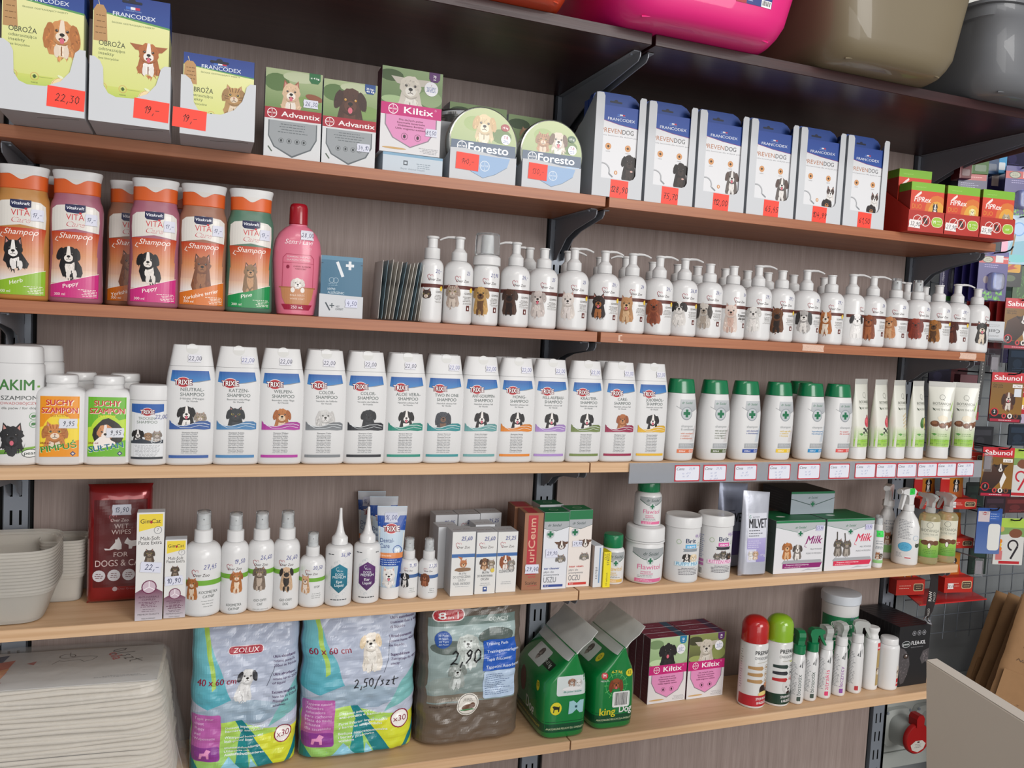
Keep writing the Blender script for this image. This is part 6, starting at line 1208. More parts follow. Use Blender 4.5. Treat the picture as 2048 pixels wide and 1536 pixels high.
def milkbox(col, cats):
    def f(A, w, h):
        A.rect(-w/2, w/2, 0, h, '#dcdce0'); A.rect(-w/2, w/2, h*.955, h, '#1a7a48'); A.poly([(-w/2, h*.955), (w/2, h*.955), (w/2, h*.9), (w*.08, h*.78), (0, h*.75), (-w*.08, h*.78), (-w/2, h*.88)], '#b4b8ba'); A.line([(-w/2, h*.88), (-w*.08, h*.78), (0, h*.75), (w*.08, h*.78), (w/2, h*.9)], 1, '#6c8a80')
        logo_seidel(A, 0, h*.845, 5.5); A.ell(0, h*.75, w*.065, w*.065, '#c4c8ca'); A.rect(-w*.045, w*.045, h*.735, h*.765, '#0c6b45'); A.rect(-w*.017, w*.017, h*.705, h*.795, '#0c6b45')
        A.text('Milk', w*.29, h*.55, h*.15, col, w=w*.34, ital=.35, bold=.035); A.line([(w*.12, h*.56), (w*.1, h*.5), (w*.14, h*.48)], 1.2, col); A.text('MILK POWDER', w*.34, h*.43, 3.6, '#5a5c62', w=w*.24, ital=.2); A.text('MLEKO W PROSZKU', w*.3, h*.35, 3.6, '#5a5c62', w=w*.32, ital=.2)
        if not cats: dog(A, -w*.25, h*.5, w*.085, '#b4713c', '#dcb084', 'flop', body=1.0, hairy=.12); dog(A, -w*.04, h*.46, w*.08, '#7c746e', '#ece6e0', 'flop', '#4c4440', blaze=True, body=.9)
        else:
            dog(A, -w*.24, h*.52, w*.08, '#6c645c', '#a49a90', cat=True, stripes='#2c2824', body=1.1); dog(A, -w*.06, h*.5, w*.075, '#746c64', '#aca298', cat=True, stripes='#342e2a', body=1.1)
            A.line([(-w*.27, h*.6), (-w*.28, h*.75)], 2.6, '#4c4640'); A.line([(-w*.1, h*.58), (-w*.12, h*.72)], 2.4, '#544e48')
        A.poly([(-w*.3, h*.245), (w*.45, h*.245), (w*.48, h*.19), (-w*.34, h*.19)], '#a4a6aa'); A.poly([(-w*.32, h*.185), (w*.48, h*.185), (w*.44, h*.095), (-w*.32, h*.095)], col); A.text('Preparat mlekozastępczy', -w*.02, h*.145, 3, '#f4ecf0', w=w*.46, bold=.02); A.lines(-w*.28, w*.2, h*.1, h*.13, 1, '#ecd8e0', 'l', .9); A.poly([(w*.05, h*.03), (w*.2, h*.075), (w*.4, h*.045), (w*.48, h*.07), (w*.3, h*.05), (w*.18, h*.05)], '#b4b8bc')
    return f
mt = lambda A, w, h: (A.rect(-w/2, w/2, -h/2, h/2, '#14693e'), A.ell(-w*.2, -h*.1, 12, 7, '#b4c4b8'), A.ell(-w*.2, -h*.1, 9, 5, '#e0e4e0'), A.rect(-w*.5, w*.5, h*.3, h*.5, '#0c5a34'))
b = carton('milk_box', 'white milk powder box with green top and two puppies', 1.5445, -.1795, ZE, 131, 96, 118, CARD, -.03, 'white milk powder boxes with green tops', front=milkbox('#8a1c6c', 0), top=mt, left=plain_side('#4c5a54', '#30403a')); psticker(b, 50, 100, '57,90', 20, 12, hh=6, bg='#c8c6e4')
b = carton('milk_box', 'white milk powder box with green top and two kittens', 1.6835, -.1815, ZE, 134, 96, 118, CARD, -.02, 'white milk powder boxes with green tops', front=milkbox('#d42c50', 1), top=mt, left=plain_side('#4c5a54', '#30403a')); psticker(b, 50, 98, '57,90', 20, 12, hh=6, bg='#c8c6e4')
def rearmilk(A, w, h):
    A.rect(-w/2, w/2, 0, h, '#9aa4ac'); A.rect(-w/2, w/2, h*.9, h, '#126840'); A.poly([(-w/2, h*.7), (-w*.1, h*.45), (0, h*.4), (w*.1, h*.45), (w/2, h*.72), (w/2, h*.69), (w*.1, h*.42), (0, h*.36), (-w*.1, h*.42), (-w/2, h*.67)], '#26443c'); logo_seidel(A, 0, h*.68, 5, '#244a40'); A.ell(0, h*.44, 8, 8, '#8a9298'); A.rect(-5.5, 5.5, h*.44-2, h*.44+2, '#0c6b45'); A.rect(-2, 2, h*.44-5.5, h*.44+5.5, '#0c6b45')
carton('milk_box', 'dark sided milk powder box lying on top of the two rear boxes', 1.618, -.1275, ZE+.1188, 122, 104, 52, mat('dark_green_grey_carton', '#26302c', .5), -.02, 'white milk powder boxes with green tops', front=rearmilk, left=lambda A, w, h: (A.rect(-w/2, w/2, 0, h, '#2c2e34'), A.lines(-w*.4, w*.4, h*.1, h*.9, 7, '#4c5056', 'l', 1)), top=lambda A, w, h: A.rect(-w/2, w/2, -h/2, h/2, '#1c2420'))
# sprays at the right end
def mini(px, py):
    p = on(px, py, ZE); r = 13.5; Y = p.y+.009; X = at(px, py-2, Y).x; t = thing('spray_bottle', 'tiny white spray bottle with a green price tag beside the kitten box', 'bottle', (X, Y, ZE+.0003), -.4)
    q = roundbody(r, 88, 8); q.build('body', WHITEP, t, 32); Loft([(88.2, 9, 9), (99, 8.8, 8.8), (101, 6.5, 6.5), (114, 6.2, 6.2), (115, 5, 5)], 2).build('spray_head', WHITEM, t, 24); Loft([(101.3, 8, 8), (121, 7.8, 7.8), (122, 7, 7)], 2).build('clear_cap', CLEAR, t, 24)
    A = Art(); A.text('groomer', 0, 62, 3, '#5a6a7a', w=16); A.text('NATURAL', 0, 56, 3, '#5a6a7a', w=16); A.lines(-9, 9, 44, 52, 3, '#6a7480'); dog(A, -3, 32, 5, '#a06a44', '#e0d0c0', 'prick', body=.8); dog(A, 5, 31, 4, '#4c443c', '#b0a498', cat=True, body=.8); A.rect(-12, 12, 12, 19, '#8ec47c'); A.build('printed_label', q.wrap, t, gx=3); sticker(t, q.wrap, 0, 80, '16,-', 16, 14, '#3cd858', '#1c6a34', gx=3, hh=5, scal=False, base=.8)
mini(1751, 1136)
def trigger(t, z, m, side=0, k=1.0, name='trigger_head', clear=False):
    """trigger sprayer pointing to -x before turning"""
    h = link(name, None, t); h.location = (0, 0, z*S); h.rotation_euler = (0, 0, side); h.scale = (k, k, k)
    Loft([(0, 13, 13), (1, 13.8, 13.8), (14, 13.5, 13.5), (16, 11, 11)], 2).build('collar', m, h, 28)
    prism('sprayer_body', [(-9, 16), (9, 16), (10, 30), (16, 38), (20, 46), (12, 52), (-4, 55), (-30, 53), (-34, 50), (-34, 43), (-12, 38), (-9, 28)], -7.5, 7.5, m, h)
    prism('trigger', [(-14, 42), (-24, 42), (-27, 30), (-32, 14), (-34, 6), (-30, 4), (-25, 14), (-19, 28)], -4, 4, m, h)
    tube('nozzle', [(-34, 0, 47.5), (-40, 0, 47.5)], [6, 6.5], m, h, 12)
    return h
for px, py, r, lb_, turn, sd in ((1768, 1117, 20.5, 'white trigger spray bottle behind, with a dog and cat picture', -.5, 1.1), (1807, 1130, 29, 'white trigger spray bottle with a blue oval and green price tag', -.75, .95)):
    p = on(px, py, ZE); Y = p.y+r*S*.55; X = at(px, py-2, Y).x; t = thing('spray_bottle', lb_, 'bottle', (X, Y, ZE+.0003), turn, 'white trigger sprays')
    q = Loft([(0, r*.88, r*.8), (1.5, r*.96, r*.86), (5, r, r*.9), (60, r, r*.9), (90, r*.97, r*.86), (108, r*.78, r*.72), (120, r*.5, r*.48), (126, 12, 12)], 2.3); q.build('body', WHITEP, t, 44)
    trigger(t, 126.3, WHITEP, sd)
    A = Art()
    if r > 27:
        A.lines(-18, 12, 62, 108, 13, '#5a6068', 'l', .9); A.ell(-2, 44, 15, 11, '#3c96c0'); A.ell(-2, 44, 14, 10, '#58aed4'); A.lines(-11, 7, 38, 50, 4, '#2c7ca8', 'c', .8); A.rect(-1, 12, 17, 21, '#c23440'); A.rect(-1, 12, 19.5, 22, '#e8e8ea'); A.ring(20, 66, 6, .8, '#9ab4cc'); A.lines(-20, -6, 18, 30, 5, '#8c9096', 'l', .7); dog(A, 24, 48, 5, '#3c4a3c', '#4c5a4c', 'prick')
        A.build('printed_label', q.front, t, gx=3.5); sp = sticker(t, lambda x, z, o: (x, -7.6-o, z), 0, 173, '36,-', 20, 15, '#2cd44c', '#14602c', hh=6, gx=None, scal=False, base=.2); sp.rotation_euler = (0, 0, sd)
    else: A.text('groomer', 4, 92, 3.4, '#5a6a84', w=24); A.text('NATURALNY', 4, 84, 4.4, '#5a6a84', w=30); A.lines(-10, 20, 70, 80, 3, '#6a7a94'); dog(A, -2, 56, 9, '#a06a44', '#e4d4c4', 'prick', body=.8); dog(A, 12, 54, 7, '#4c443c', '#b0a498', cat=True, body=.8); A.rect(-20, 22, 16, 34, '#8ec47c'); A.build('printed_label', q.front, t, gx=3.5)
AMB = mat('pale_amber_plastic', '#dccf9e', .15, trans=.6, ior=1.25, coat=.3)
for px, py, lb_ in ((1852, 1129, 'left of the two clear amber sprays with a nut label'), (1887, 1126, 'right of the two clear amber sprays with a nut label')):
    p = on(px, py, ZE); r = 24; Y = p.y+.012; X = at(px, py-2, Y).x; t = thing('spray_bottle', lb_, 'bottle', (X, Y, ZE+.0003), -.55, 'clear amber spray bottles')
    q = roundbody(r, 122, 11, sh=14, b=21); q.build('body', AMB, t, 40); trigger(t, 122.3, MILKY, -.9, .82)
    A = Art(); A.rect(-22, 22, 18, 104, '#d8d6c4'); A.rect(-22, 22, 18, 58, '#5c9a3c', '#a8cc5c'); A.ring(-4, 95, 7, .8, '#5c6058'); A.text('BOTANIQA', -1, 79, 6.5, '#6a6e64', w=38); A.text('LOVE THE LIFE', 0, 71, 3.8, '#7c8074', w=32); A.ell(-2, 61, 14, 7, '#e6dcc6', fur=.08)
    for x_ in (-12, 0, 12): A.ell(x_, 53, 8, 6, '#6e4630')
    A.ell(-3, 46, 4, 7, '#3a2c22'); A.ell(-3, 46, 3, 6, '#f2ede4'); A.lines(-16, 16, 26, 38, 3, '#4c7a34', 'c', 1.1); A.build('printed_label', q.front, t, GLOSS, gx=3.5)

# ------------------------------------------------------------------ bottom shelf
def F_(px, py): p = on(px, py, ZF); return p.x, p.y
FILM = lambda n, c, **k: mat(n, c, k.get('r', .25), coat=.5, bump=k.get('b', .25), bscale=k.get('s', 28), vary=.02)
# big clear bag of folded white pads
PADM = mat('white_pad_fleece', '#dbd4c8', .85, bump=.4, bscale=90)
t = thing('pad_pack', 'big stack of folded white pads in a clear bag at the lower left', 'pack', (.102, -.105, ZF+.0003), -.05)
random.seed(5); H0 = 0
def padshape(name, w, d, z, h, seed, par):
    vs = []; fs = []; N = 34
    for k, (zz, ins) in enumerate(((z, 4), (z+h*.25, .6), (z+h*.75, 0), (z+h, 3.5))):
        for i in range(N):
            a = 2*PI*(i+.5)/N; x = (w/2-ins)*sgnp(math.cos(a), .28); y = (d/2-ins)*sgnp(math.sin(a), .3)
            f = noise.noise((x*.02, y*.02, seed*1.7))*7; vs.append((x+f*.6+seed*.15, y+f*.7-noise.noise((x*.013, seed*.9, 3))*5, zz+noise.noise((x*.009, y*.02, seed*.6))*5))
    for k in range(3):
        for i in range(N): j = (i+1) % N; fs.append((k*N+i, k*N+j, k*N+N+j, k*N+N+i))
    fs += [tuple(range(N-1, -1, -1)), tuple(3*N+i for i in range(N))]
    return mesh(name, vs, fs, PADM, par, True, ang=60)
ph = 197/26
for k in range(26): padshape('folded_pad', 342-k*2.1-(8 if k > 22 else 0), 176-k*.3, 2+k*ph, ph-.5, k, t)
TOPZ = 2+26*ph
ins = prism('paper_insert', [(-150, -82), (142, -82), (140, 74), (-148, 74)], TOPZ+2.5, TOPZ+3.3, mat('insert_paper', '#c9c8c6', .5), t, 'z')
A = Art(); A.poly([(-148, -80), (-100, -80), (-92, -8), (-140, 4)], '#c8402c'); A.poly([(-146, -62), (-96, -40), (-92, 6), (-142, -20)], '#d8862c'); A.poly([(-144, -20), (-93, 6), (-90, 40), (-140, 24)], '#c0582c'); A.poly([(-140, 24), (-108, 34), (-104, 64), (-134, 54)], '#2c3454'); A.poly([(-96, -80), (-130, -66), (-90, -50)], '#a02c34'); A.poly([(-70, 22), (-56, 30), (-58, 14)], '#b04a40')
A.line([(-30, 12), (-22, 26), (-14, 22), (10, 26), (18, 16), (30, 22), (36, 34), (24, 40), (0, 38), (-8, 44), (-10, 60)], 1.1, '#4a423e'); A.ring(-12, 44, 10, 1.1, '#4a423e', rx=1.3)
A.text('ola', 58, 30, 18, '#c4484c', w=34, rot=-1.2, bold=.03); A.hand('0/szt', 74, 30, 22, '#26242a', wd=2, rot=-1.0); A.lines(40, 130, -60, -52, 2, '#6c6c70', 'c', 1.2)
A.build('insert_print', flat_top(TOPZ+3.3), ins)
# the bag itself: a loose clear skin with a knotted corner and a drooping side
vs = []; fs = []; N = 56; RZ = [(1, 7), (14, 9), (50, 9), (110, 8), (160, 7), (198, 6), (208, -2), (211, -14)]
for k, (z, o) in enumerate(RZ):
    for i in range(N):
        a = 2*PI*(i+.5)/N; w_ = 168-z*.125; f = noise.noise((math.cos(a)*3, math.sin(a)*3, z*.03))*4
        x = (w_+o+f)*sgnp(math.cos(a), .3); y = (88+o+f)*sgnp(math.sin(a), .32)
        if math.cos(a) > .75 and z < 170: x += (170-z)*.15*(.5+.5*noise.noise((z*.05, a*4, 2)))
        vs.append((x+2, y, z))
for k in range(len(RZ)-1):
    for i in range(N): j = (i+1) % N; fs.append((k*N+i, k*N+j, k*N+N+j, k*N+N+i))
fs.append(tuple((len(RZ)-1)*N+i for i in range(N)))
BAG = bpy.data.materials.new('clear_bag_film'); BAG.use_nodes = True; nt = BAG.node_tree; b_ = nt.nodes['Principled BSDF']
b_.inputs['Base Color'].default_value = (.86, .86, .84, 1); b_.inputs['Roughness'].default_value = .12; b_.inputs['Alpha'].default_value = .2
nz = nt.nodes.new('ShaderNodeTexNoise'); nz.inputs['Scale'].default_value = 16; nz.inputs['Detail'].default_value = 3; bp = nt.nodes.new('ShaderNodeBump'); bp.inputs['Strength'].default_value = .7; bp.inputs['Distance'].default_value = .012
tc = nt.nodes.new('ShaderNodeTexCoord'); nt.links.new(tc.outputs['Object'], nz.inputs['Vector']); nt.links.new(nz.outputs['Fac'], bp.inputs['Height']); nt.links.new(bp.outputs['Normal'], b_.inputs['Normal'])
mesh('clear_bag', vs, fs, BAG, t, True, ang=70)

class Pillow:
    """a soft pack: front and back skins bulging from a flat outline"""
    def __init__(s, W, H, T, seed, wr=2.2, top=.55, wob=3.0, pe=6): s.W, s.H, s.T, s.s, s.wr, s.top, s.wob, s.pe = W, H, T, seed, wr, top, wob, pe
    def th(s, x, z):
        u = min(1, abs(2*x/s.W)); v = z/s.H
        e = max(0, 1-u**s.pe)**.5*min(1, (max(0, z)/10+.12))**.6*(1-(max(0, v-.55)/.45)**2*s.top)
        q = noise.noise((x*.022, z*.022, s.s))*s.wr*1.6+noise.noise((x*.05, z*.09, s.s+9))*s.wr+abs(noise.noise((x*.03+z*.03, z*.05-x*.02, s.s+4)))*s.wr*1.5
        return s.T/2*e+q*e+.3
    def ox(s, z): return noise.noise((z*.03, s.s, 1))*s.wob
    def build(s, name, m, parent, NX=34, NZ=40):
        vs = []; fs = []
        for sg in (-1, 1):
            for k in range(NZ+1):
                for i in range(NX+1):
                    z = s.H*k/NZ; x = -s.W/2+s.W*i/NX; vs.append((x*(1+.012*noise.noise((z*.08, s.s, 7)))+s.ox(z), sg*s.th(x, z), z+(noise.noise((x*.04, s.s, 3))*5 if k == 0 else 0)*0))
        n = (NX+1)*(NZ+1)
        for q in (0, 1):
            for k in range(NZ):
                for i in range(NX): a = q*n+k*(NX+1)+i; fs.append((a, a+1, a+NX+2, a+NX+1))
        for i in range(NX): fs.append((i, n+i, n+i+1, i+1)); b = NZ*(NX+1)+i; fs.append((b, b+1, n+b+1, n+b))
        for k in range(NZ): a = k*(NX+1); fs.append((a, a+NX+1, n+a+NX+1, n+a)); a += NX; fs.append((a, n+a, n+a+NX+1, a+NX+1))
        return mesh(name, vs, fs, m, parent, True, ang=70)
    def front(s, x, z, o): return (x*(1+.012*noise.noise((z*.08, s.s, 7)))+s.ox(z), -s.th(x, z)-o, z)
def zolux(A, W, H, small):
    w = W/2; A.box = (-w+1, w-1, .5, H-.5)
    A.rect(-w, w, 0, H, '#c3cbdb', '#aab4ca'); A.poly([(-w, H), (-w+20, H), (-w*.25, H*.48), (-w*.1, H*.36), (-w, H*.5)], '#4ca4b8', '#7cc4cc'); A.poly([(-w+18, H), (-w+26, H), (-w*.55, H*.6), (-w*.62, H*.58)], '#a8cc5c')
    A.poly([(-w, H*.42), (-w*.2, H*.52), (w*.95, H*.44), (w*.3, H*.34), (-w*.5, H*.34)], '#8fa4b8', '#a4b8c8'); A.poly([(w, H*.62), (w*.7, H*.5), (w*.4, H*.3), (w, H*.4)], '#7cb8b8')
    A.poly([(-w, 0), (w, 0), (w, H*.26), (w*.3, H*.3), (-w*.2, H*.37), (-w, H*.34)], '#8cc46c', '#b4d85c'); A.poly([(-w*.2, H*.37), (-w*.08, H*.37), (w*.72, 0), (w*.3, 0), (0, H*.2)], '#147c84'); A.poly([(-w*.1, H*.28), (w*.02, H*.2), (w*.1, 0), (-w*.2, 0)], '#1c8c90')
    A.poly([(w*.15, H*.24), (w, H*.28), (w, 0), (w*.6, 0)], '#c8d430', '#dce040'); A.poly([(w*.72, 0), (w*.95, H*.18), (w, H*.22), (w, H*.12), (w*.8, 0)], '#147c84'); A.poly([(-w*.3, H*.12), (0, 0), (-w*.55, 0)], '#8cc8e0'); A.poly([(w*.1, H*.1), (w*.3, 0), (w*.08, 0)], '#8cc8e0'); A.poly([(-w, H*.13), (-w*.75, 0), (-w, 0)], '#147c84')
    A.rect(-w*.98, -w*.46, H*.1, H*.42, '#b860a8', r=5); A.rect(-w*.98, -w*.46, H*.1, H*.2, '#8c3c94', r=5)
    for j, q_ in enumerate(('Tapis pour', 'chiot', 'Puppy', 'pad', 'Welpenmatte') if small else ('Tappeto cuccioli', 'Alfombra', 'educadora', 'para cachorro', 'Mata do nauki', 'sikania', 'dla szczeniaka')): A.text(q_, -w*.93, H*.385-j*H*(.034 if small else .027), H*.018, '#e4c8e4', 'l', w=w*min(.42, .034*len(q_)))
    A.poly([(-w*.84, H*.12), (-w*.82, H*.16), (-w*.74, H*.165), (-w*.7, H*.19), (-w*.62, H*.175), (-w*.66, H*.16), (-w*.66, H*.12), (-w*.7, H*.12), (-w*.71, H*.145), (-w*.78, H*.145), (-w*.8, H*.12)], '#e89ac8')
    A.text('40 x 60 cm' if small else '60 x 60 cm', -w*.9, H*.62 if small else H*.73, H*.042, '#8c1c3c', 'l', w=w*.7, bold=.03)
    if small: dog(A, w*.0, H*.66, 14, '#dcdcdc', '#e8e8e8', 'flop', '#34343a', body=1.3, lean=-.5); A.rect(-w*.35, w*.3, H*.81, H*.865, '#e8dce0', r=6.5); A.rect(-w*.34, w*.29, H*.814, H*.861, '#a81c34', r=6); A.text('ZOLUX', -w*.02, H*.822, H*.03, '#f4f0f0', w=w*.48, ital=.15)
    else: dog(A, w*.15, H*.79, 17, '#e4ddd2', '#ece8e0', 'flop', '#dcc8a8', body=1.35, lean=.0)
    A.line([(w*.38, H*.58), (w*.5, H*(.72 if small else .8))], .8, '#4c5060'); z = H*.8 if small else H*.955
    for q_, b_ in ((('Ultra absorbant:', 1), ('retient jusqu\'à', 0), ('250ml de liquide', 0), ('', 0), ('Ultra absorbent:', 1), ('retains up to 250ml', 0), ('of liquid', 0), ('', 0), ('Extrem saugfähig:', 1), ('kann bis zu 250ml', 0), ('Flüssigkeit', 0), ('aufnehmen', 0)) if small else (('Ultra assorbente:', 1), ('trattiene fino a 400 ml', 0), ('di liquido', 0), ('', 0), ('Ultraabsorvente:', 1), ('retiene hasta 400 ml', 0), ('de líquido', 0), ('', 0), ('Superchłonna:', 1), ('Zatrzymuje do 400 ml', 0), ('cieczy', 0))):
        z -= H*.03
        if q_: A.text(q_, w*.48, z, H*.0175, '#4c2c5c', 'l', w=w*.027*len(q_), bold=.03*b_)
    for j, q_ in enumerate(('Dessous imperméable et', 'barrières anti-fuites', '', 'Waterproof bottom and', 'leak-proof liner', '', 'Wasserundurchlässige', 'Unterseite mit', 'Auslaufschutzbarrieren') if small else ('Dessous inferiore', 'anti-perdita e barriere', '', 'Parte inferior impermeable', 'y barreras antipérdidas', '', 'Bielizna nieprzepuszczalna', 'i bariery przeciwko', 'wyciekom')):
        if q_: A.text(q_, -w*.38, H*.315-j*H*.0235, H*.0165, '#eef6f4', 'l', w=w*.033*len(q_), bold=.03)
    A.ell(w*.7, H*.24, w*.17, w*.17, '#f0ece8'); A.ring(w*.7, H*.24, w*.17, w*.02, '#8c1c3c'); A.text('x30', w*.7, H*.222, H*.04, '#8c1c3c', w=w*.24)
def softpack(name, label, xl, xr, py, H, T, Yf, seed, art, m, grp, rz=0, price=None, wr=2.2, top=.55):
    X0, X1 = on(xl, py, ZF).x, on(xr, py, ZF).x
    X0, X1 = at(xl, py-60, Yf).x, at(xr, py-60, Yf).x
    W = (X1-X0)*M_; t = thing(name, label, 'pack', ((X0+X1)/2, Yf+T/2*S, ZF+.0008), rz, grp)
    P = Pillow(W, H, T, seed, wr, top); P.build('film_pack', m, t)
    A = Art(); art(A, W, H); A.build('front_print', P.front, t, GLOSS, gx=4, gz=4, base=.8)
    if price: B = Art(); B.hand(price[0], price[1]*W, price[2]*H, price[3], '#16161c', wd=price[3]*.1); B.build('handwritten_price', P.front, t, GLOSS, gx=4, gz=4, base=2.2)
    return t
softpack('pad_pack', 'smaller pack of puppy pads with pale blue, turquoise and lime print', 380, 597, 1520, 262, 86, -.150, 3.1, lambda A, W, H: zolux(A, W, H, 1), FILM('zolux_film', '#9fb0c4'), 'printed packs of puppy pads', wr=3.0)
softpack('pad_pack', 'larger pack of puppy pads with white puppy and handwritten price', 604, 832, 1510, 274, 88, -.152, 7.7, lambda A, W, H: zolux(A, W, H, 0), FILM('zolux_film', '#9fb0c4'), 'printed packs of puppy pads', price=('2,50/szt', .12, .49, 16), wr=2.6)
def coach(A, W, H):
    w = W/2; A.box = (-w+1, w-1, .5, H-.5); A.rect(-w, w, 0, H, '#6a5c50', '#5c5248'); A.rect(-w*.88, w*.8, H*.32, H*.9, '#7c8a88', '#a4b8b8'); A.rect(-w*.88, w*.8, H*.87, H*.93, '#6c807c'); A.text('COACH', w*.45, H*.885, H*.026, '#d0dcd8', w=w*.38)
    A.ell(-w*.5, H*.72, w*.35, H*.05, '#5c6864'); A.ell(w*.4, H*.78, w*.36, H*.06, '#56625e'); A.ell(-w*.6, H*.44, w*.3, H*.07, '#8c9894'); A.rect(-w*.88, w*.8, H*.33, H*.38, '#7c7468'); tufts(A, 0, H*.35, w*.8, H*.02, '#a09888', 40, 5)
    dog(A, -w*.15, H*.75, 17, '#c4ccc8', '#d8dedc', 'long', '#b4bcb8', body=1.3, hairy=.1); dog(A, -w*.35, H*.55, 15, '#98a09c', '#ccd2d0', 'flop', '#7c8480', body=.9, hairy=.14)
    A.poly([(-w*.75, H*.99), (-w*.25, H*1.01), (-w*.24, H*.93), (-w*.75, H*.91)], '#d8ccd0')
    A.rect(-w*.82, -w*.22, H*.905, H*.985, '#e4dcdc', r=10); A.rect(-w*.8, -w*.24, H*.91, H*.98, '#b4202c', r=9); A.text('8', -w*.64, H*.92, H*.045, '#e8ecec', w=w*.14, bold=.05); A.text('in', -w*.48, H*.922, H*.02, '#e8ecec', w=w*.1, bold=.03); A.text('1', -w*.35, H*.92, H*.045, '#e8ecec', bold=.05)
    A.ell(-w*.62, H*.78, w*.16, w*.16, '#2c54a0'); [A.text(q_, -w*.62, H*.805-j*H*.021, H*.013, '#d8e4f4', w=w*.18) for j, q_ in enumerate(('30 Pads', '30 Stück', '30 Tapis', '30 Pezzi'))]
    A.rect(w*.14, w*.8, H*.53, H*.755, '#2458b4'); [A.text(q_, w*.2, H*.715-j*H*.056, H*.022, '#e4ecf8', 'l', w=w*.034*len(q_), bold=.025) for j, q_ in enumerate(('Training Pads', 'Trainingsunterlagen', 'Tapis Éducateur', 'Tappetini Assorbenti'))]
    A.rect(w*.16, w*.8, H*.33, H*.528, '#b4c8e0', r=4); A.lines(w*.2, w*.74, H*.35, H*.51, 11, '#54688c', 'l', 1.2); A.ell(-w*.12, H*.3, w*.21, w*.21, '#e0dcd4', N=24); A.ring(-w*.12, H*.3, w*.19, 1, '#4c4844'); A.ell(-w*.12, H*.275, w*.11, w*.06, '#6c4c3c', fur=.08); A.ell(-w*.02, H*.29, w*.05, w*.05, '#6c4c3c'); A.line([(-w*.24, H*.262), (w*.0, H*.262)], 2.4, '#4c8c5c'); A.lines(-w*.24, 0, H*.32, H*.345, 3, '#5c5854', 'c', .8)
    A.text('30 PADS  56 x 56 cm', -w*.84, H*.295, H*.012, '#3c2c28', 'l', w=w*.38)
softpack('pad_pack', 'brown pack of training pads with two pale dogs and blue panel', 842, 1046, 1478, 270, 96, -.158, 12.3, coach, FILM('brown_film', '#5f5348', r=.18), None, price=('2,90', -.09, .6, 26), wr=2.4, top=.35)
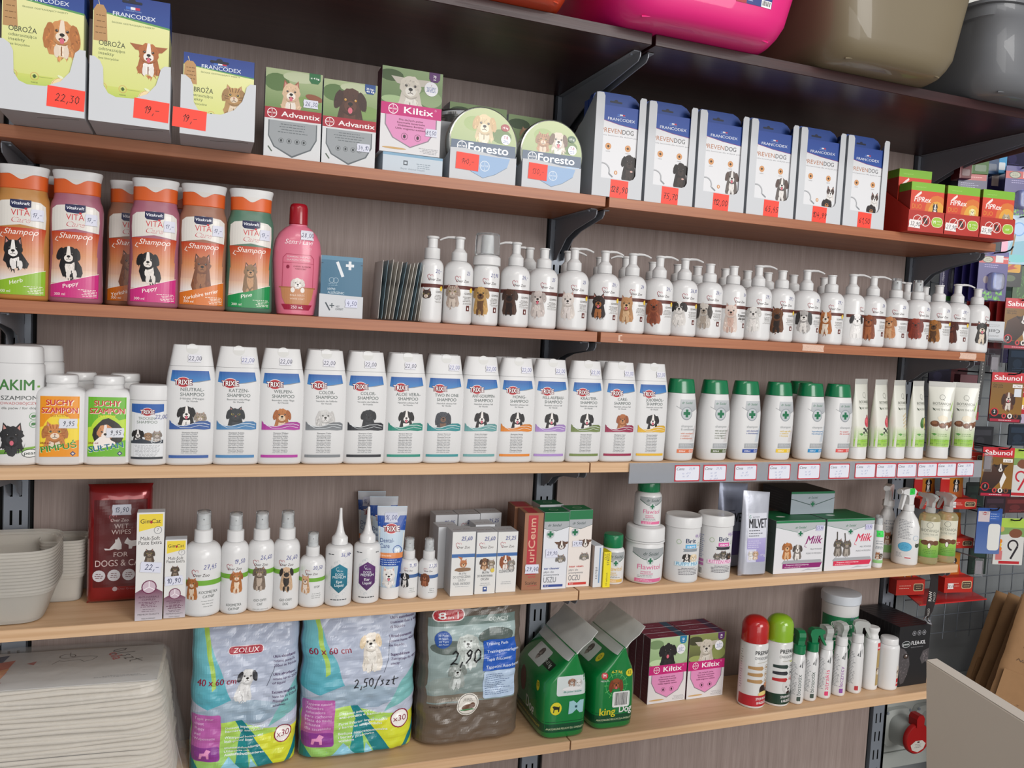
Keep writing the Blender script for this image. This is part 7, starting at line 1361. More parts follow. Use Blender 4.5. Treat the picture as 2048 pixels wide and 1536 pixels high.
# green bags of dog nappies
KGM = FILM('green_film', '#0c7a3a', r=.22, s=40)
WFLAP = mat('white_green_flap', '#e0e4e0', .4, bump=.35, bscale=30)
def king(X, Y, w, d, h, rz, label, k):
    t = thing('nappy_bag', label, 'bag', (X, Y, ZF+.0005), rz, 'green bags of dog nappies')
    a, b = w/2, d/2
    q = Loft([(0, a-7, b-7, 5), (2, a-3, b-3, 5), (7, a, b, 6), (26, a+1, b+1, 6), (h*.5, a+2, b+1, 6), (h*.74, a, b, 6), (h*.84, a*.8, b, 6), (h*.93, a*.56, b-1, 6), (h*1.02, a*.34, b-2, 6), (h*1.1, a*.12, b-2, 7), (h*1.13, 2.5, b-2, 8)], 6)
    q.r = [(z, a_, b_, n, max(0, z-h*.74)*.30, 0) for z, a_, b_, n, ox, oy in q.r]
    q.build('bag_body', KGM, t, 56, ang=80)
    X1 = (h*.39)*.30
    L = Loft([(h*1.12, 2.6, b-1.5, 8), (h*1.15, 1.8, b-1, 8), (h*1.21, 1.2, b, 8), (h*1.3, .9, b+1, 8), (h*1.41, .7, b+1, 8)], 8)
    L.r = [(z, a_, b_, n, X1+(z-h*1.12)*1.0+2*math.sin(z*.2), 0) for z, a_, b_, n, ox, oy in L.r]
    L.build('top_flap', WFLAP, t, 44, ang=80)
    G = Art(); G.rect(-b+2, b-2, h*1.03, h*1.13, '#ccd2ce'); G.rect(-b*.5, b*.3, h*.82, h*1.0, '#c8d0ce', r=4); dog(G, -b*.1, h*.94, 7, '#5c5450', '#9c948c', 'flop', body=.4); G.build('flap_side_print', q.left, t, GLOSS, gx=5, gz=5, base=.5)
    A = Art(); A.rect(-a+2, a-2, 15, 32, '#0a4a2c'); A.line([(-a+2, 36), (a-2, 36)], 1, '#0a4a2c'); A.text('ANATOMICZNE PIELUCHY DLA ZWIERZĄT', 0, 20, 4, '#cfd8b0', w=w*.82, ital=.1, bold=.02)
    if k == 0:
        A.rect(-a*.45, a*.9, h*.58, h*.84, '#cfd8d8', r=5); dog(A, a*.2, h*.76, 7, '#a4806c', '#dcd8d4', 'flop', body=.3); dog(A, a*.5, h*.74, 7, '#dcdcdc', '#e8e8e8', cat=True, body=.4); A.ell(a*.2, h*.67, a*.45, 4, '#e4e4e4', fur=.1); A.text('dla psów i kotów', a*.25, h*.62, 4, '#4c9c8c', w=a*.8)
        A.ell(-a*.45, h*.42, 12, 13, '#d8cc30'); A.poly([(-a*.45-8, h*.42+4), (-a*.45-5, h*.42+6), (-a*.45+6, h*.42+3), (-a*.45+8, h*.42+6), (-a*.45+7, h*.42-7), (-a*.45+5, h*.42-7), (-a*.45+4, h*.42-2), (-a*.45-3, h*.42-2), (-a*.45-4, h*.42-8), (-a*.45-6, h*.42-8), (-a*.45-5, h*.42)], '#1c2418')
        A.poly([(a*.1, h*.33), (a*.12, h*.5), (a*.3, h*.51), (a*.45, h*.47), (a*.6, h*.51), (a*.78, h*.51), (a*.76, h*.34), (a*.6, h*.34), (a*.45, h*.39), (a*.28, h*.34)], '#9cc8d0'); A.rect(a*.38, a*.48, h*.41, h*.44, '#244c54')
        B = Art(); B.text('Dog', b*.2, h*.22, 24, '#cfd4cc', w=44, bold=.04, rot=-.08); B.rect(-b+2, b-2, 15, 32, '#0a4a2c'); B.text('ANATOMICZNE DLA ZWIERZĄT', 0, 20, 4.4, '#c8b840', w=d*.8, bold=.02); B.ell(b*.62, h*.66, 7, 11, '#d8cc30'); B.text('12', b*.62, h*.65, 8, '#1c2418', bold=.03); B.ell(b*-.3, h*.55, 16, 26, '#6c3c24', fur=.06); B.rect(-b*.45, b*.1, h*.86, h*1.0, '#a8b4b4', r=4)
        B.rect(b*.2, b*.75, h*.86, h*.94, '#10281c', r=2); B.text('7-11 kg', b*.47, h*.885, 6, '#d0dcd0', w=30); B.build('side_print', q.left, t, GLOSS, gx=5, gz=6)
    else:
        A.ring(0, h*.62, 24, 1, '#4cb46c'); [A.line([(18*math.cos(i*.52), h*.62+18*math.sin(i*.52)), (27*math.cos(i*.52), h*.62+29*math.sin(i*.52))], .9, '#7ccc6c') for i in range(12)]; dog(A, 0, h*.64, 12, '#8c4c2c', '#a8643c', 'long', '#7c3c24', tongue=True)
        A.ell(-a*.55, h*.76, 7, 7, '#c43038'); A.text('M', -a*.55, h*.74, 7, '#f0e8e8', bold=.03); A.text('MEDIUM', -a*.55, h*.68, 3, '#e0e8e0', w=16); A.text('4-7 kg', 0, h*.79, 6, '#e4d848', w=24, bold=.03); A.ell(a*.62, h*.78, 9, 8, '#d8cc30'); A.text('12', a*.62, h*.76, 7, '#1c2418', bold=.03)
        A.rect(-a*.15, a*.68, h*.31, h*.53, '#d4dcd8', r=4); A.barcode(-a*.08, a*.6, h*.32, h*.52)
        A.text('king', -a*.35, h*.215, 15, '#d8cc30', w=a*.72, bold=.045); A.text('Dog', a*.5, h*.235, 15, '#e4e8e4', w=a*.6, bold=.045)
        B = Art(); B.rect(-b+2, b-2, 15, 32, '#0a4a2c'); B.ell(b*.5, h*.92, 9, 8, '#d8cc30'); B.text('12', b*.5, h*.9, 7, '#1c2418'); B.build('side_print', q.left, t, GLOSS, gx=5, gz=6)
    A.build('front_print', q.front, t, GLOSS, gx=5, gz=6)
x, y = F_(1085, 1487); king(.994, -.1005, 98, 172, 152, .0-.03, 'left green bag with a white picture panel, one corner turned forward', 0)
king(1.1085, -.0965, 96, 160, 150, -.02, 'right green bag with a brown dog and barcode', 1)
# collar boxes in rows
for c_, (Xc, kd) in enumerate(((1.2825, 0), (1.383, 1))):
    for r_ in range(3):
        Y = -.0925+r_*.0295 - (.0 if c_ else 0)
        lab = ('pink banded collar box with a black dog, front left', 'pink banded collar box with a cream dog, front right')[c_] if r_ == 0 else 'dark red topped collar box in the %s row behind the %s dog box' % (('', 'second', 'third')[r_], ('black', 'cream')[c_])
        carton('collar_box', lab, Xc-.0006*r_, Y, ZF, 98, 28, 148, CARD, .02, 'pink collar boxes on the bottom shelf', front=(kiltix('#1c1a1c', '#2a282a', '53', '#1c7aa8', 'flop', KW2, ('#8cac78', '#b0c89c')) if c_ == 0 else kiltix('#c4bcae', '#d4cec4', '70', '#5a2a6a', 'wide', KW1, ('#4c4c30', '#8a9454'))) if r_ == 0 else (lambda A, w, h: A.rect(-w/2, w/2, 0, h, '#9c8c94')),
               left=lambda A, w, h: (A.rect(-w/2, w/2, 0, h, '#50142c'), A.lines(-w*.3, w*.3, h*.1, h*.9, 14, '#7c3a54', 'c', .8)), top=lambda A, w, h, c_=c_: (A.rect(-w/2, w/2, -h/2, h/2, '#7a1638'), A.text('Kiltix', -w*.1, -3, 6, '#b47890', w=w*.25), A.rect(w*.25, w*.45, -h/2, h/2, '#1c4c68' if c_ == 0 else '#44204c')))
# aerosol cans
def aero(px, py, capc, capn, bot, label, k):
    p = on(px, py, ZF); r = 30.3; Y = p.y+r*S*.55; X = at(px, py-2, Y).x; t = thing('spray_can', label, 'can', (X, Y, ZF+.0003), -math.atan2(X-CX, Y-CY)*.2, 'insect spray cans')
    q = Loft([(0, r-3, r-3), (1, r-1.5, r-1.5), (3, r-1.2, r-1.2), (4, r, r), (141, r, r), (145, r-2, r-2), (150, r-6, r-6)], 2); q.build('can', mat('white_enamel', '#d4d4d2', .25, coat=.4), t, 48)
    Loft([(145.5, r-1.6, r-1.6), (146, r-.6, r-.6), (182, r-1, r-1), (190, r-4, r-4), (196, r-9, r-9), (200, r-16, r-16), (201.5, r-24, r-24)], 2).build('domed_cap', mat(capn, capc, .22, coat=.5), t, 44)
    A = Art(); A.rect(-48, 48, 5, 30, bot); A.lines(-48, -40, 40, 130, 16, '#5c5c60', 'l', 1.1) if k == 0 else None
    A.text('PREPARAT', 12, 122, 9, '#26282c', w=48, bold=.03); A.text('OWADOBÓJCZY', 12, 111, 6.5, '#6c6e70', w=50); A.line([(-6, 104), (34, 106)], .6, '#7c6c30')
    if k: A.line([(14, 103), (34, 100)], 2.4, '#a8b040')
    for j in range(3):
        c = ('#b08a5c',)*3 if k == 0 else ('#2c3c38', '#33333a', '#b42c30')
        z = 92-15*j; A.poly([(-26, z-3), (6, z-5), (10, z-1), (6, z+4), (-26, z+3)], c[j]); A.ring(20, z, 6.4, .9, '#9a7c50' if k == 0 else ('#2c2c30' if j < 2 else '#b42c30')); A.ell(20, z, 3, 2.4, '#9a7c50' if k == 0 else ('#2c2c30' if j < 2 else '#b42c30'))
    A.box = (-46, 40, 30, 60 if k == 0 else 62)
    if k == 0: dog(A, 22, 46, 13, '#b4744a', '#4c2c1c', 'none'); A.ell(10, 42, 9, 12, '#2c1c18', fur=.08); A.ell(14, 32, 14, 8, '#dcc47c', fur=.1)
    else: dog(A, 14, 44, 18, '#cfcdcb', '#dcdad8', 'none', tongue=True); A.ell(14, 32, 6, 4, '#2c1414')
    A.box = None; A.text('STOP PCHŁOM', 14, 20, 5.5, '#f0ecec', w=38, bold=.03); A.text('& KLESZCZOM', 15, 11, 5.5, '#f0ecec', w=36, bold=.03)
    A.build('printed_label', q.wrap, t, GLOSS, gx=4)
    if k == 0: sticker(t, q.wrap, 22, 158, '', 20, 17, '#d8dae6', gx=4, base=1.0)
aero(1500, 1414, '#b01c1c', 'red_glossy_cap', '#b02430', 'white spray can with a domed red cap', 0)
aero(1549, 1410, '#86b024', 'lime_glossy_cap', '#1c3a2c', 'white spray can with a domed lime green cap', 1)
# slim trigger sprays seen from the side
def slim(px, py, m, cm, lab, txt, tc_, turn, k, h=112, r=15.5):
    p = on(px, py, ZF); Y = p.y+.012; X = at(px, py-2, Y).x; t = thing('spray_bottle', lab, 'bottle', (X, Y, ZF+.0003), turn, 'slim white sprays on the bottom shelf')
    q = Loft([(0, r*.85, r*1.1), (1.5, r*.95, r*1.25), (5, r, r*1.35), (h*.7, r*.98, r*1.3), (h*.9, r*.9, r*1.15), (h-6, r*.85, r*.95), (h, 12, 12)], 2.6); q.build('body', WHITEP, t, 40)
    hd = link('trigger_head', None, t); hd.location = (0, 0, (h+.3)*S); hd.rotation_euler = (0, 0, k[0])
    Loft([(0, 12.5, 12.5), (1, 13.6, 13.6), (19, 13.2, 13.2), (21, 9, 9)], 2).build('collar', cm, hd, 28)
    prism('sprayer_body', [(-7, 21), (7, 21), (8, 30), (12, 40), (10, 49), (2, 53), (-16, 52), (-24, 48), (-24, 41), (-8, 37), (-7, 28)], -8, 8, m, hd)
    prism('trigger', [(-12, 41), (-20, 41), (-23, 32), (-28, 20), (-32, 13), (-28, 12), (-22, 20), (-16, 30)], -4, 4, m, hd)
    A = Art(); A.lines(-12, 4, h*.2, h*.85, 22, '#6c7074', 'l', 1); A.text(txt, 12, h*.2, 8, tc_, 'l', w=h*.42, rot=PI/2); A.rect(5, 15, h*.08, h*.17, tc_, r=2); A.poly([(6, h*.78), (12, h*.9), (16, h*.9), (15, h*.74)], '#5c5e60')
    A.build('front_label', q.front, t, gx=4); return t
slim(1591, 1408, GREENP, GREENP, 'slim white spray with a green trigger head beside the lime capped can', 'biospotix', '#3c4c44', -.9, (-.9, 0))
slim(1617.5, 1402, GREENP, GREENP, 'second slim white spray with a green trigger pointing right', 'biospotix', '#3c4c44', -.9, (PI+.7, 0))
slim(1646, 1397, MILKY, WHITEP, 'slim white spray with a clear trigger and pink lettering', 'atrakis', '#d83c6c', -.9, (-.9, 0))
slim(1675, 1392, MILKY, WHITEP, 'slim white spray with a clear trigger and purple mark', 'lecznicy', '#8c4c9c', -.9, (-.6, 0), 116)
t = slim(1707, 1387, MILKY, WHITEP, 'white spray with a clear trigger and red brown side label', '', '#b02c34', -1.0, (PI+.5, 0), 118)
def bluff(px, py, lab, h, r, rc, top, labelx):
    p = on(px, py, ZF); Y = p.y+.014; X = at(px, py-2, Y).x; t = thing('powder_bottle', lab, 'bottle', (X, Y, ZF+.0003), -.4, 'white capped bottles on the bottom shelf')
    q = roundbody(r, h, rc-1.5, sh=9); q.build('body', WHITEP, t, 44); Loft([(h+.3, rc-1, rc-1), (h+1, rc-.4, rc-.4)]+top, 2).build('cap', WHITEP, t, 36)
    A = Art(); x = labelx; A.rect(x, x+14, h*.1, h*.95 if h > 118 else h*.55, '#a8905c' if h > 118 else '#d8cfc4'); A.rect(x, x+14, h*.8 if h > 118 else h*.1, h*.95 if h > 118 else h*.27, '#c4242c'); A.text('Sabunol' if h > 118 else 'Insekt', x+7, h*.83 if h > 118 else h*.15, 5, '#f4f0f0', w=13, bold=.03); dog(A, x+7, h*.42, 5.5, '#c8b8a0', '#e4dcd0', 'flop', '#5c4434', body=.9)
    A.build('printed_label', q.wrap, t, gx=3.5); return t
bluff(1736, 1381, 'slim white bottle with a pinched round cap and red label', 122, 19, 15, [(127, 14.4, 14.4), (132, 12.5, 12.5), (137, 13, 13), (142, 15.5, 15.5), (147, 15.8, 15.8), (149, 14, 14)], 8)
bluff(1771, 1380, 'wide white talc bottle with a flat slotted cap', 108, 24, 21, [(120, 20.3, 20.3), (122.5, 19.4, 19.4), (123.5, 17, 17)], 15)
# calcium bucket behind
X = at(1683, 1240, -.085).x
t = thing('calcium_bucket', 'white lidded bucket with a green band behind the slim sprays', 'bucket', (X, -.078, ZF+.0003), -.6)
q = Loft([(0, 37, 37), (3, 39, 39), (190, 43, 43), (192, 43.5, 43.5)], 2); q.build('bucket_body', mat('white_matt_plastic', '#dadada'), t, 56); Loft([(192.3, 44.5, 44.5), (194, 46, 46), (211, 46.5, 46.5), (214, 45.5, 45.5), (215, 43, 43)], 2).build('lid', mat('pale_lid', '#ccd2da', .35), t, 56)
A = Art(); A.rect(-55, 55, 45, 162, '#b9c4bc'); A.rect(-55, 55, 118, 164, '#1c7a4c'); A.text('Calcium', 0, 138, 13, '#e4ece4', w=50, bold=.03); A.text('z glukozaminą', 0, 122, 5, '#d0e0d4', w=44); A.rect(-26, 26, 60, 112, '#1c7a4c', r=12); A.ring(0, 92, 17, 1.4, '#e0ece0', rx=1.4); A.lines(-56, -32, 60, 110, 9, '#5c6c64', 'l', 1); A.build('printed_label', q.wrap, t, gx=5)
B = Art(); B.hand('28,5', 28, 158, 7, '#7c84b4'); B.build('handwritten_price', q.wrap, t, gx=4, base=.5)
# black flea boxes one behind another
def flea(A, w, h):
    A.rect(-w/2, w/2, 0, h, '#151518'); [(A.ring(u, h*.87, 6, .9, '#a4a4a8'), A.ell(u, h*.87, 3, 2.6, '#84848a')) for u in (-w*.02, w*.14, w*.3)]
    A.ell(-w*.26, h*.7, w*.14, w*.08, '#b4b8ba'); A.ell(-w*.26, h*.7, w*.125, w*.068, '#1c2422'); A.text('pess', -w*.26, h*.685, 5.5, '#d0d4d4', w=w*.19, bold=.05); A.text('FLEA-KIL', w*.14, h*.68, 9, '#dcdcde', w=w*.46, bold=.03); A.text('KROPLE DO NAKRAPIANIA', w*.1, h*.63, 2.6, '#8c8c90', w=w*.4)
    A.poly([(-w*.48, h*.66), (-w*.3, h*.62), (-w*.14, h*.5), (-w*.1, h*.35), (-w*.16, h*.2), (-w*.26, h*.06), (-w*.36, h*.04), (-w*.44, h*.2), (-w*.5, h*.4)], '#4a4648'); tufts(A, -w*.28, h*.36, w*.16, h*.26, '#5c5658', 60, 5, .5, 1.7); A.ell(-w*.24, h*.5, w*.09, w*.065, '#1a1618'); A.ell(-w*.24, h*.5, w*.06, w*.05, '#4c3c34'); A.ell(-w*.23, h*.51, w*.02, w*.02, '#d8d8d8')
    A.poly([(w*.5, h*.6), (w*.3, h*.56), (w*.22, h*.44), (w*.3, h*.34), (w*.42, h*.38), (w*.5, h*.3)], '#4c484a'); tufts(A, w*.4, h*.46, w*.1, h*.1, '#6c6466', 26, 5, .5, 1.6)
BLKC = mat('black_carton', '#17171a', .38)
for k in range(13):
    t = carton('flea_box', 'front black flea treatment box with a dog face' if k == 0 else 'black flea treatment box in the row receding behind the front one', 1.925+k*.0002, -.1625+k*.0118, ZF, 100, 11, 148, BLKC, .02, 'black flea treatment boxes', front=flea if k == 0 else None)

# ------------------------------------------------------------------ litter trays on the top shelf
def litter(X, w, Y0, d, h, col, label, kind, rz=0, tl=0):
    m = mat(kind+'_tray_plastic', col, .45, trans=.08, coat=.25, vary=.02)
    t = thing('litter_tray', label, 'tray', (X, Y0+d/2*S, ZA+.0004), rz, 'plastic litter trays on the top shelf')
    a, b = w/2, d/2
    q = Loft([(0, a*.66, b*.74, 5), (2, a*.72, b*.8, 5), (8, a*.78, b*.86, 4.5), (20, a*.83, b*.9, 4.5), (36, a*.86, b*.925, 5), (h*.55, a*.91, b*.955, 5.5), (h*.85, a*.955, b*.98, 6), (h*.87, a*.985, b*.992, 6), (h, a, b, 6)], 5)
    q.build('tray_shell', m, t, 72, ang=50, open_top=True)
    Loft([(h-1, a+.5, b+.5, 6), (h, a+7, b+6, 6), (h+6, a+8, b+7, 6), (h+7, a+6, b+5, 6)], 6).build('rim', m, t, 72)
    tube('base_ridge', [(u*a*.62, -b*(.815-.05*u*u), 11-7*u*u) for u in (-1, -.75, -.5, -.25, 0, .25, .5, .75, 1)], 1.6, m, t, 8)
    return t, q
t, q = litter(.731, 244, -.425, 300, 150, '#c4401c', 'orange red litter tray at the top beside the pink tray', 'orange_red')
t, q = litter(1.072, 402, -.455, 400, 165, '#e8207f', 'bright pink litter tray with a blue product sticker', 'pink')
A = Art(); A.rect(32, 104, 46, 74, '#23357c'); A.rect(32, 52, 46, 74, '#b4bcc8'); A.rect(32, 52, 46, 52, '#a4242c'); A.text('TRIXIE', 42, 62, 4.5, '#8c1c28', w=17, bold=.04); A.lines(55, 68, 50, 71, 6, '#c0cae0', 'l', 1); A.lines(70, 82, 56, 71, 5, '#c0cae0', 'l', 1); A.lines(84, 102, 60, 72, 4, '#98a8d0', 'l', 1); A.barcode(82, 103, 46, 57); A.build('product_sticker', q.front, t, gx=6, gz=5, base=.6)
litter(1.4745, 362, -.458, 380, 190, '#786c54', 'large taupe litter tray between the pink and grey trays', 'taupe')
litter(1.872, 398, -.450, 360, 158, '#6a6c70', 'large grey litter tray at the right end of the top shelf', 'grey')

# ------------------------------------------------------------------ beyond the shelves: wire grid with hanging goods
WIRE = mat('zinc_wire', '#7d838a', .35, .7)
t = thing('wire_grid', 'grey wire grid on the wall to the right of the shelves', 'grid', (2.08, .02, -.78))
GW, GH = 1500, 1500
for i in range(30): tube('wire', [(i*50, 0, 0), (i*50, 0, GH)], 1.5, WIRE, t, 6)
for i in range(30): tube('wire', [(0, -3.2, 20+i*50), (GW, -3.2, 20+i*50)], 1.5, WIRE, t, 6)
for x_ in (150, 1350): tube('wall_spacer', [(x_, 2, 900), (x_, 69, 900)], 3, WIRE, t, 8)
DK = mat('dark_goods', '#1c1a20', .35)
def hang(name, label, px, py, Y, w, h, art, col='#2c2440', rz=-.3, d=2.5, grp=None, cat='card', hook=None, blister=None, n=1, rnd=4):
    p = at(px, py, Y)
    for k in range(n):
        lb_ = label if k == 0 else 'hanging card in the stack behind the %s' % label.split(' front')[0].split('front ')[-1].split(' at ')[0].split(' below')[0].split(' beside')[0]
        t = thing(name, lb_, cat, (p.x+.0*k, Y+k*.022, p.z-h/2*S), rz, grp)
        R = rnd; pts = []
        for cx, cz, a0 in ((w/2-R, h-R, 0), (-w/2+R, h-R, 90), (-w/2+R, R, 180), (w/2-R, R, 270)):
            for a in (0, 45, 90): q_ = math.radians(a0+a); pts.append((cx+R*math.cos(q_), cz+R*math.sin(q_)))
        prism('backing_card', pts, 0, d, mat('card_'+col[1:], col, .4), t)
        if art and k == 0: A = Art(); A.box = (-w/2+.3, w/2-.3, .3, h-.3); art(A, w, h); A.build('front_print', flat(0), t, GLOSS)
        if blister and k == 0:
            bx0, bx1, bz0, bz1, bd = blister; L = Loft([(0, (bx1-bx0)/2, (bz1-bz0)/2, 4), (bd*.8, (bx1-bx0)/2-2, (bz1-bz0)/2-2, 4), (bd, (bx1-bx0)/2-5, (bz1-bz0)/2-5, 4)], 4)
            o = L.build('blister', CLEAR, t, 28); o.rotation_euler = (PI/2, 0, 0); o.location = ((bx0+bx1)/2*S, -.001, (bz0+bz1)/2*S)
    if hook:
        c, s_ = math.cos(0), 0; X = p.x; Z = p.z+(h/2-6)*S
        hk = thing('display_hook', 'wire display hook holding the %s' % ' '.join(label.split()[:10]), 'hook', (X, .0155, Z+.002))
        L = (.0155-Y)*M_+hook; tube('hook_wire', [(0, 0, 0), (0, -L+20, 0), (0, -L+6, 4), (0, -L, 12)], 1.8, mat('hook_dark', '#3a3c42', .3, .6), hk, 8)
        box('hook_plate', -12, 12, -1.2, 0, -14, 10, WIRE, hk, ch=.2)
def purp(A, w, h):
    A.rect(-w/2, w/2, 0, h, '#2c2468', '#3c3084'); A.rect(-w/2, w/2, h*.76, h*.9, '#c8302c'); A.ell(-w*.2, h*.83, w*.19, h*.07, '#3c4434'); A.ell(-w*.2, h*.83, w*.16, h*.055, '#b4b49c'); A.lines(-w*.3, -w*.1, h*.8, h*.86, 2, '#3c4434', 'c', 1); A.rect(w*.06, w*.32, h*.78, h*.92, '#d8d8d8'); A.text('FRONT', w*.4, h*.84, 4, '#f0f0f0', w=w*.18, bold=.03)
    A.ell(-w*.22, h*.42, 7, 9, '#7c6c74'); A.rect(w*.0, w*.3, h*.25, h*.56, '#30429c', r=5); A.rect(w*.05, w*.1, h*.27, h*.54, '#5c74c8'); A.lines(-w*.3, w*.4, h*.66, h*.74, 2, '#b8b0dc', 'l', 1.2)
    random.seed(4)
    for i in range(26): x = random.uniform(-w*.42, w*.42); z = random.uniform(0, h*.14); A.poly([(x-4, z), (x+4, z), (x+random.uniform(-4, 4), z+9)], random.choice(('#4c9c34', '#6cb844', '#387c2c')))
    A.rect(-w*.5, -w*.42, h*.1, h*.22, '#d8342c')
hang('blister_pack', 'purple blister card with green grass at the front of its hook', 1985, 552, -.165, 74, 118, purp, '#2c2468', hook=48, blister=(-12, 26, 22, 68, 14), n=4, grp='purple blister cards with grass')
hang('blister_pack', 'purple blister card holding a clear nail tool behind the pump bottles', 1908, 560, -.075, 74, 106, lambda A, w, h: (A.rect(-w/2, w/2, 0, h, '#2c2358'), A.text('Cat claw clipper', -w*.36, h*.1, 5, '#e4e0f0', 'l', w=h*.6, rot=PI/2, bold=.02), A.line([(-6, 30), (8, 60), (14, 72)], 3, '#a8a8b8'), A.ell(-2, 34, 8, 11, '#787888'), A.ell(18, 28, 9, 8, '#8c7c80'), A.rect(-w*.46, w*.46, 1, 12, '#2c6c28')), '#2c2358', blister=(-16, 24, 20, 84, 12))
hang('blister_pack', 'purple blister card with a red logo band at the upper right edge', 2040, 385, -.165, 80, 125, purp, '#2c2468', hook=40, blister=(-12, 26, 22, 68, 14))
hang('blister_pack', 'purple card with a red strip above the right red box', 1946, 358, -.11, 74, 60, lambda A, w, h: (A.rect(-w/2, w/2, 0, h, '#2c2358'), A.rect(-w*.4, w*.46, h*.45, h*.85, '#b82c30'), A.ell(-w*.25, h*.65, 8, 7, '#9c9c84'), A.lines(-w*.1, w*.4, h*.5, h*.8, 2, '#e8a8a0', 'l', 2), A.lines(-w*.4, w*.3, h*.12, h*.36, 3, '#b4b0d4', 'l', 1.4)), '#2c2358')
hang('blister_pack', 'dark purple card with a pale price tag in the upper right', 1990, 372, -.10, 66, 70, lambda A, w, h: (A.rect(-w/2, w/2, 0, h, '#2a2254'), A.rect(-10, 8, h*.5, h*.9, '#c8b4a8'), A.ell(20, 16, 12, 12, '#18161c')), '#2a2254')
carton('glossy_box', 'black glossy box behind the red green boxes', at(1892, 352, -.035).x, -.035, at(1892, 352, -.035).z-.037, 76, 30, 74, DK, -.1)
for px, py, w_, h_, c_, lb_ in ((1938, 330, 30, 64, '#6c1820', 'dark red box hanging under the top shelf end'), (1967, 321, 44, 66, '#3c6c1c', 'green box hanging under the top shelf end'), (1989, 318, 40, 72, '#14406c', 'navy blue box hanging under the top shelf end'), (2010, 315, 26, 76, '#1c9cd4', 'bright sky blue box hanging under the top shelf end')):
    p = at(px, py, -.12); t = thing('hanging_box', lb_, 'box', (p.x, -.10, p.z-h_/2*S), -.3, 'coloured boxes on hooks at the upper right'); box('carton', -w_/2, w_/2, -18, 18, 0, h_, mat('box_'+c_[1:], c_, .4), t)
    A = Art(); A.rect(-w_/2, -w_/2+2.5, 0, h_, shade(c_, 1.5)); A.rect(-w_*.3, w_*.35, h_*.1, h_*.34, '#d0d8dc' if c_ == '#1c9cd4' else shade(c_, .7), r=3); A.lines(-w_*.3, w_*.4, h_*.5, h_*.85, 5, shade(c_, 1.7), 'l', 1.4); A.build('front_print', flat(-18), t, GLOSS)
    tube('hang_tab', [(0, 0, h_), (0, 0, h_+8)], 3, mat('box_'+c_[1:]), t, 6, .4)
def bluec(A, w, h): A.rect(-w/2, w/2, 0, h, '#9cc4d8', '#b4cce0'); A.ell(0, h*.72, 16, 14, '#a8c8ec'); A.ring(0, h*.72, 17, 3, '#6ca0dc'); A.poly([(-w*.4, h*.1), (w*.4, h*.2), (w*.3, h*.5), (-w*.2, h*.45)], '#7cb4c8'); A.line([(-w*.2, h*.05), (-w*.1, h*.6)], 4, '#8c6c34'); A.rect(-w/2, -w*.3, h*.1, h*.5, '#e8a8c0'); A.ell(0, h*.12, w*.4, h*.08, '#6cc0c4')
hang('toy_card', 'pale blue toy card at the right edge beside the cat box', 2036, 480, -.17, 82, 118, bluec, '#9cc4d8', hook=40)
hang('treat_pack', 'yellow and orange pack with a red swirl at the right', 2021, 545, -.11, 60, 72, lambda A, w, h: (A.rect(-w/2, w/2, 0, h, '#1c1c20'), A.rect(-w*.4, w*.42, h*.5, h*.98, '#e0a428', r=4), A.poly([(-w*.3, h*.6), (0, h*.75), (w*.3, h*.9), (w*.1, h*.7), (w*.3, h*.66), (-w*.1, h*.58)], '#c8442c'), A.ell(0, h*.3, 14, 8, '#5c6c4c')), '#1c1c20')
hang('treat_pack', 'dark green patterned pack at the far right edge', 2044, 575, -.10, 50, 110, lambda A, w, h: (A.rect(-w/2, w/2, 0, h, '#3c5c34'), tufts(A, 0, h*.5, w*.4, h*.4, '#5c8c4c', 40, 9, .5, 1.5)), '#3c5c34')
def sab(A, w, h, n='3', pose=0):
    A.rect(-w/2, w/2, 0, h, '#181416'); A.rect(-w/2, w/2, h*.16, h*.8, '#8c6424', '#7c5820'); A.poly([(-w/2, h*.8), (w/2, h*.8), (w/2, h), (-w/2, h)], '#c42430'); A.text('Sabunol', 0, h*.845, 12, '#f4ecec', w=w*.84, bold=.05)
    A.text('Obroża', -w*.44, h*.73, 4.4, '#2c1c10', 'l', w=w*.3, bold=.02); A.text('dla psa', -w*.44, h*.69, 4.4, '#2c1c10', 'l', w=w*.3, bold=.02); A.rect(w*.16, w*.46, h*.7, h*.77, '#e8e4e0'); A.text('6 TAB', w*.31, h*.715, 4, '#443c3c', w=w*.2)
    if pose == 0: dog(A, w*.06, h*.5, w*.16, '#5c3420', '#d8ccc0', 'long', '#3c2014', blaze=True, body=.9, tongue=True); A.rect(w*.22, w*.44, h*.52, h*.68, '#d8dce4')
    else: A.poly([(-w*.5, h*.2), (-w*.4, h*.55), (-w*.1, h*.66), (w*.2, h*.5), (w*.1, h*.3), (-w*.1, h*.16)], '#2c1c18', '#4c3024'); dog(A, w*.1, h*.58, w*.14, '#3c2820', '#e4e0dc', 'wide', '#241814', blaze=True); A.poly([(w*.1, h*.3), (w*.2, h*.5), (w*.3, h*.4), (w*.16, h*.16)], '#e4e0dc')
    A.ell(-w*.34, h*.2, w*.13, w*.13, '#c4242c'); A.ell(-w*.34, h*.2, w*.1, w*.1, '#1c1416'); A.text(n, -w*.34, h*.18, 8, '#f0ecec', bold=.04)
    for i, x in enumerate((-.04, .14, .32)): A.ell(x*w, h*.13, w*.075, w*.075, ('#c83c3c', '#e8e0d8', '#7c4428')[i]); A.ell(x*w, h*.13, w*.035, w*.045, '#241c1c')
    A.rect(-w*.46, w*.46, h*.015, h*.07, '#a81c38'); A.lines(-w*.3, w*.3, h*.02, h*.065, 1, '#e8c8d0', 'c', 1.4)
hang('collar_card', 'red and brown collar card at the right edge with a stack behind', 2040, 648, -.155, 84, 126, lambda A, w, h: sab(A, w, h, '3', 1), '#8c1c1c', hook=30, n=6, grp='red and brown collar cards')
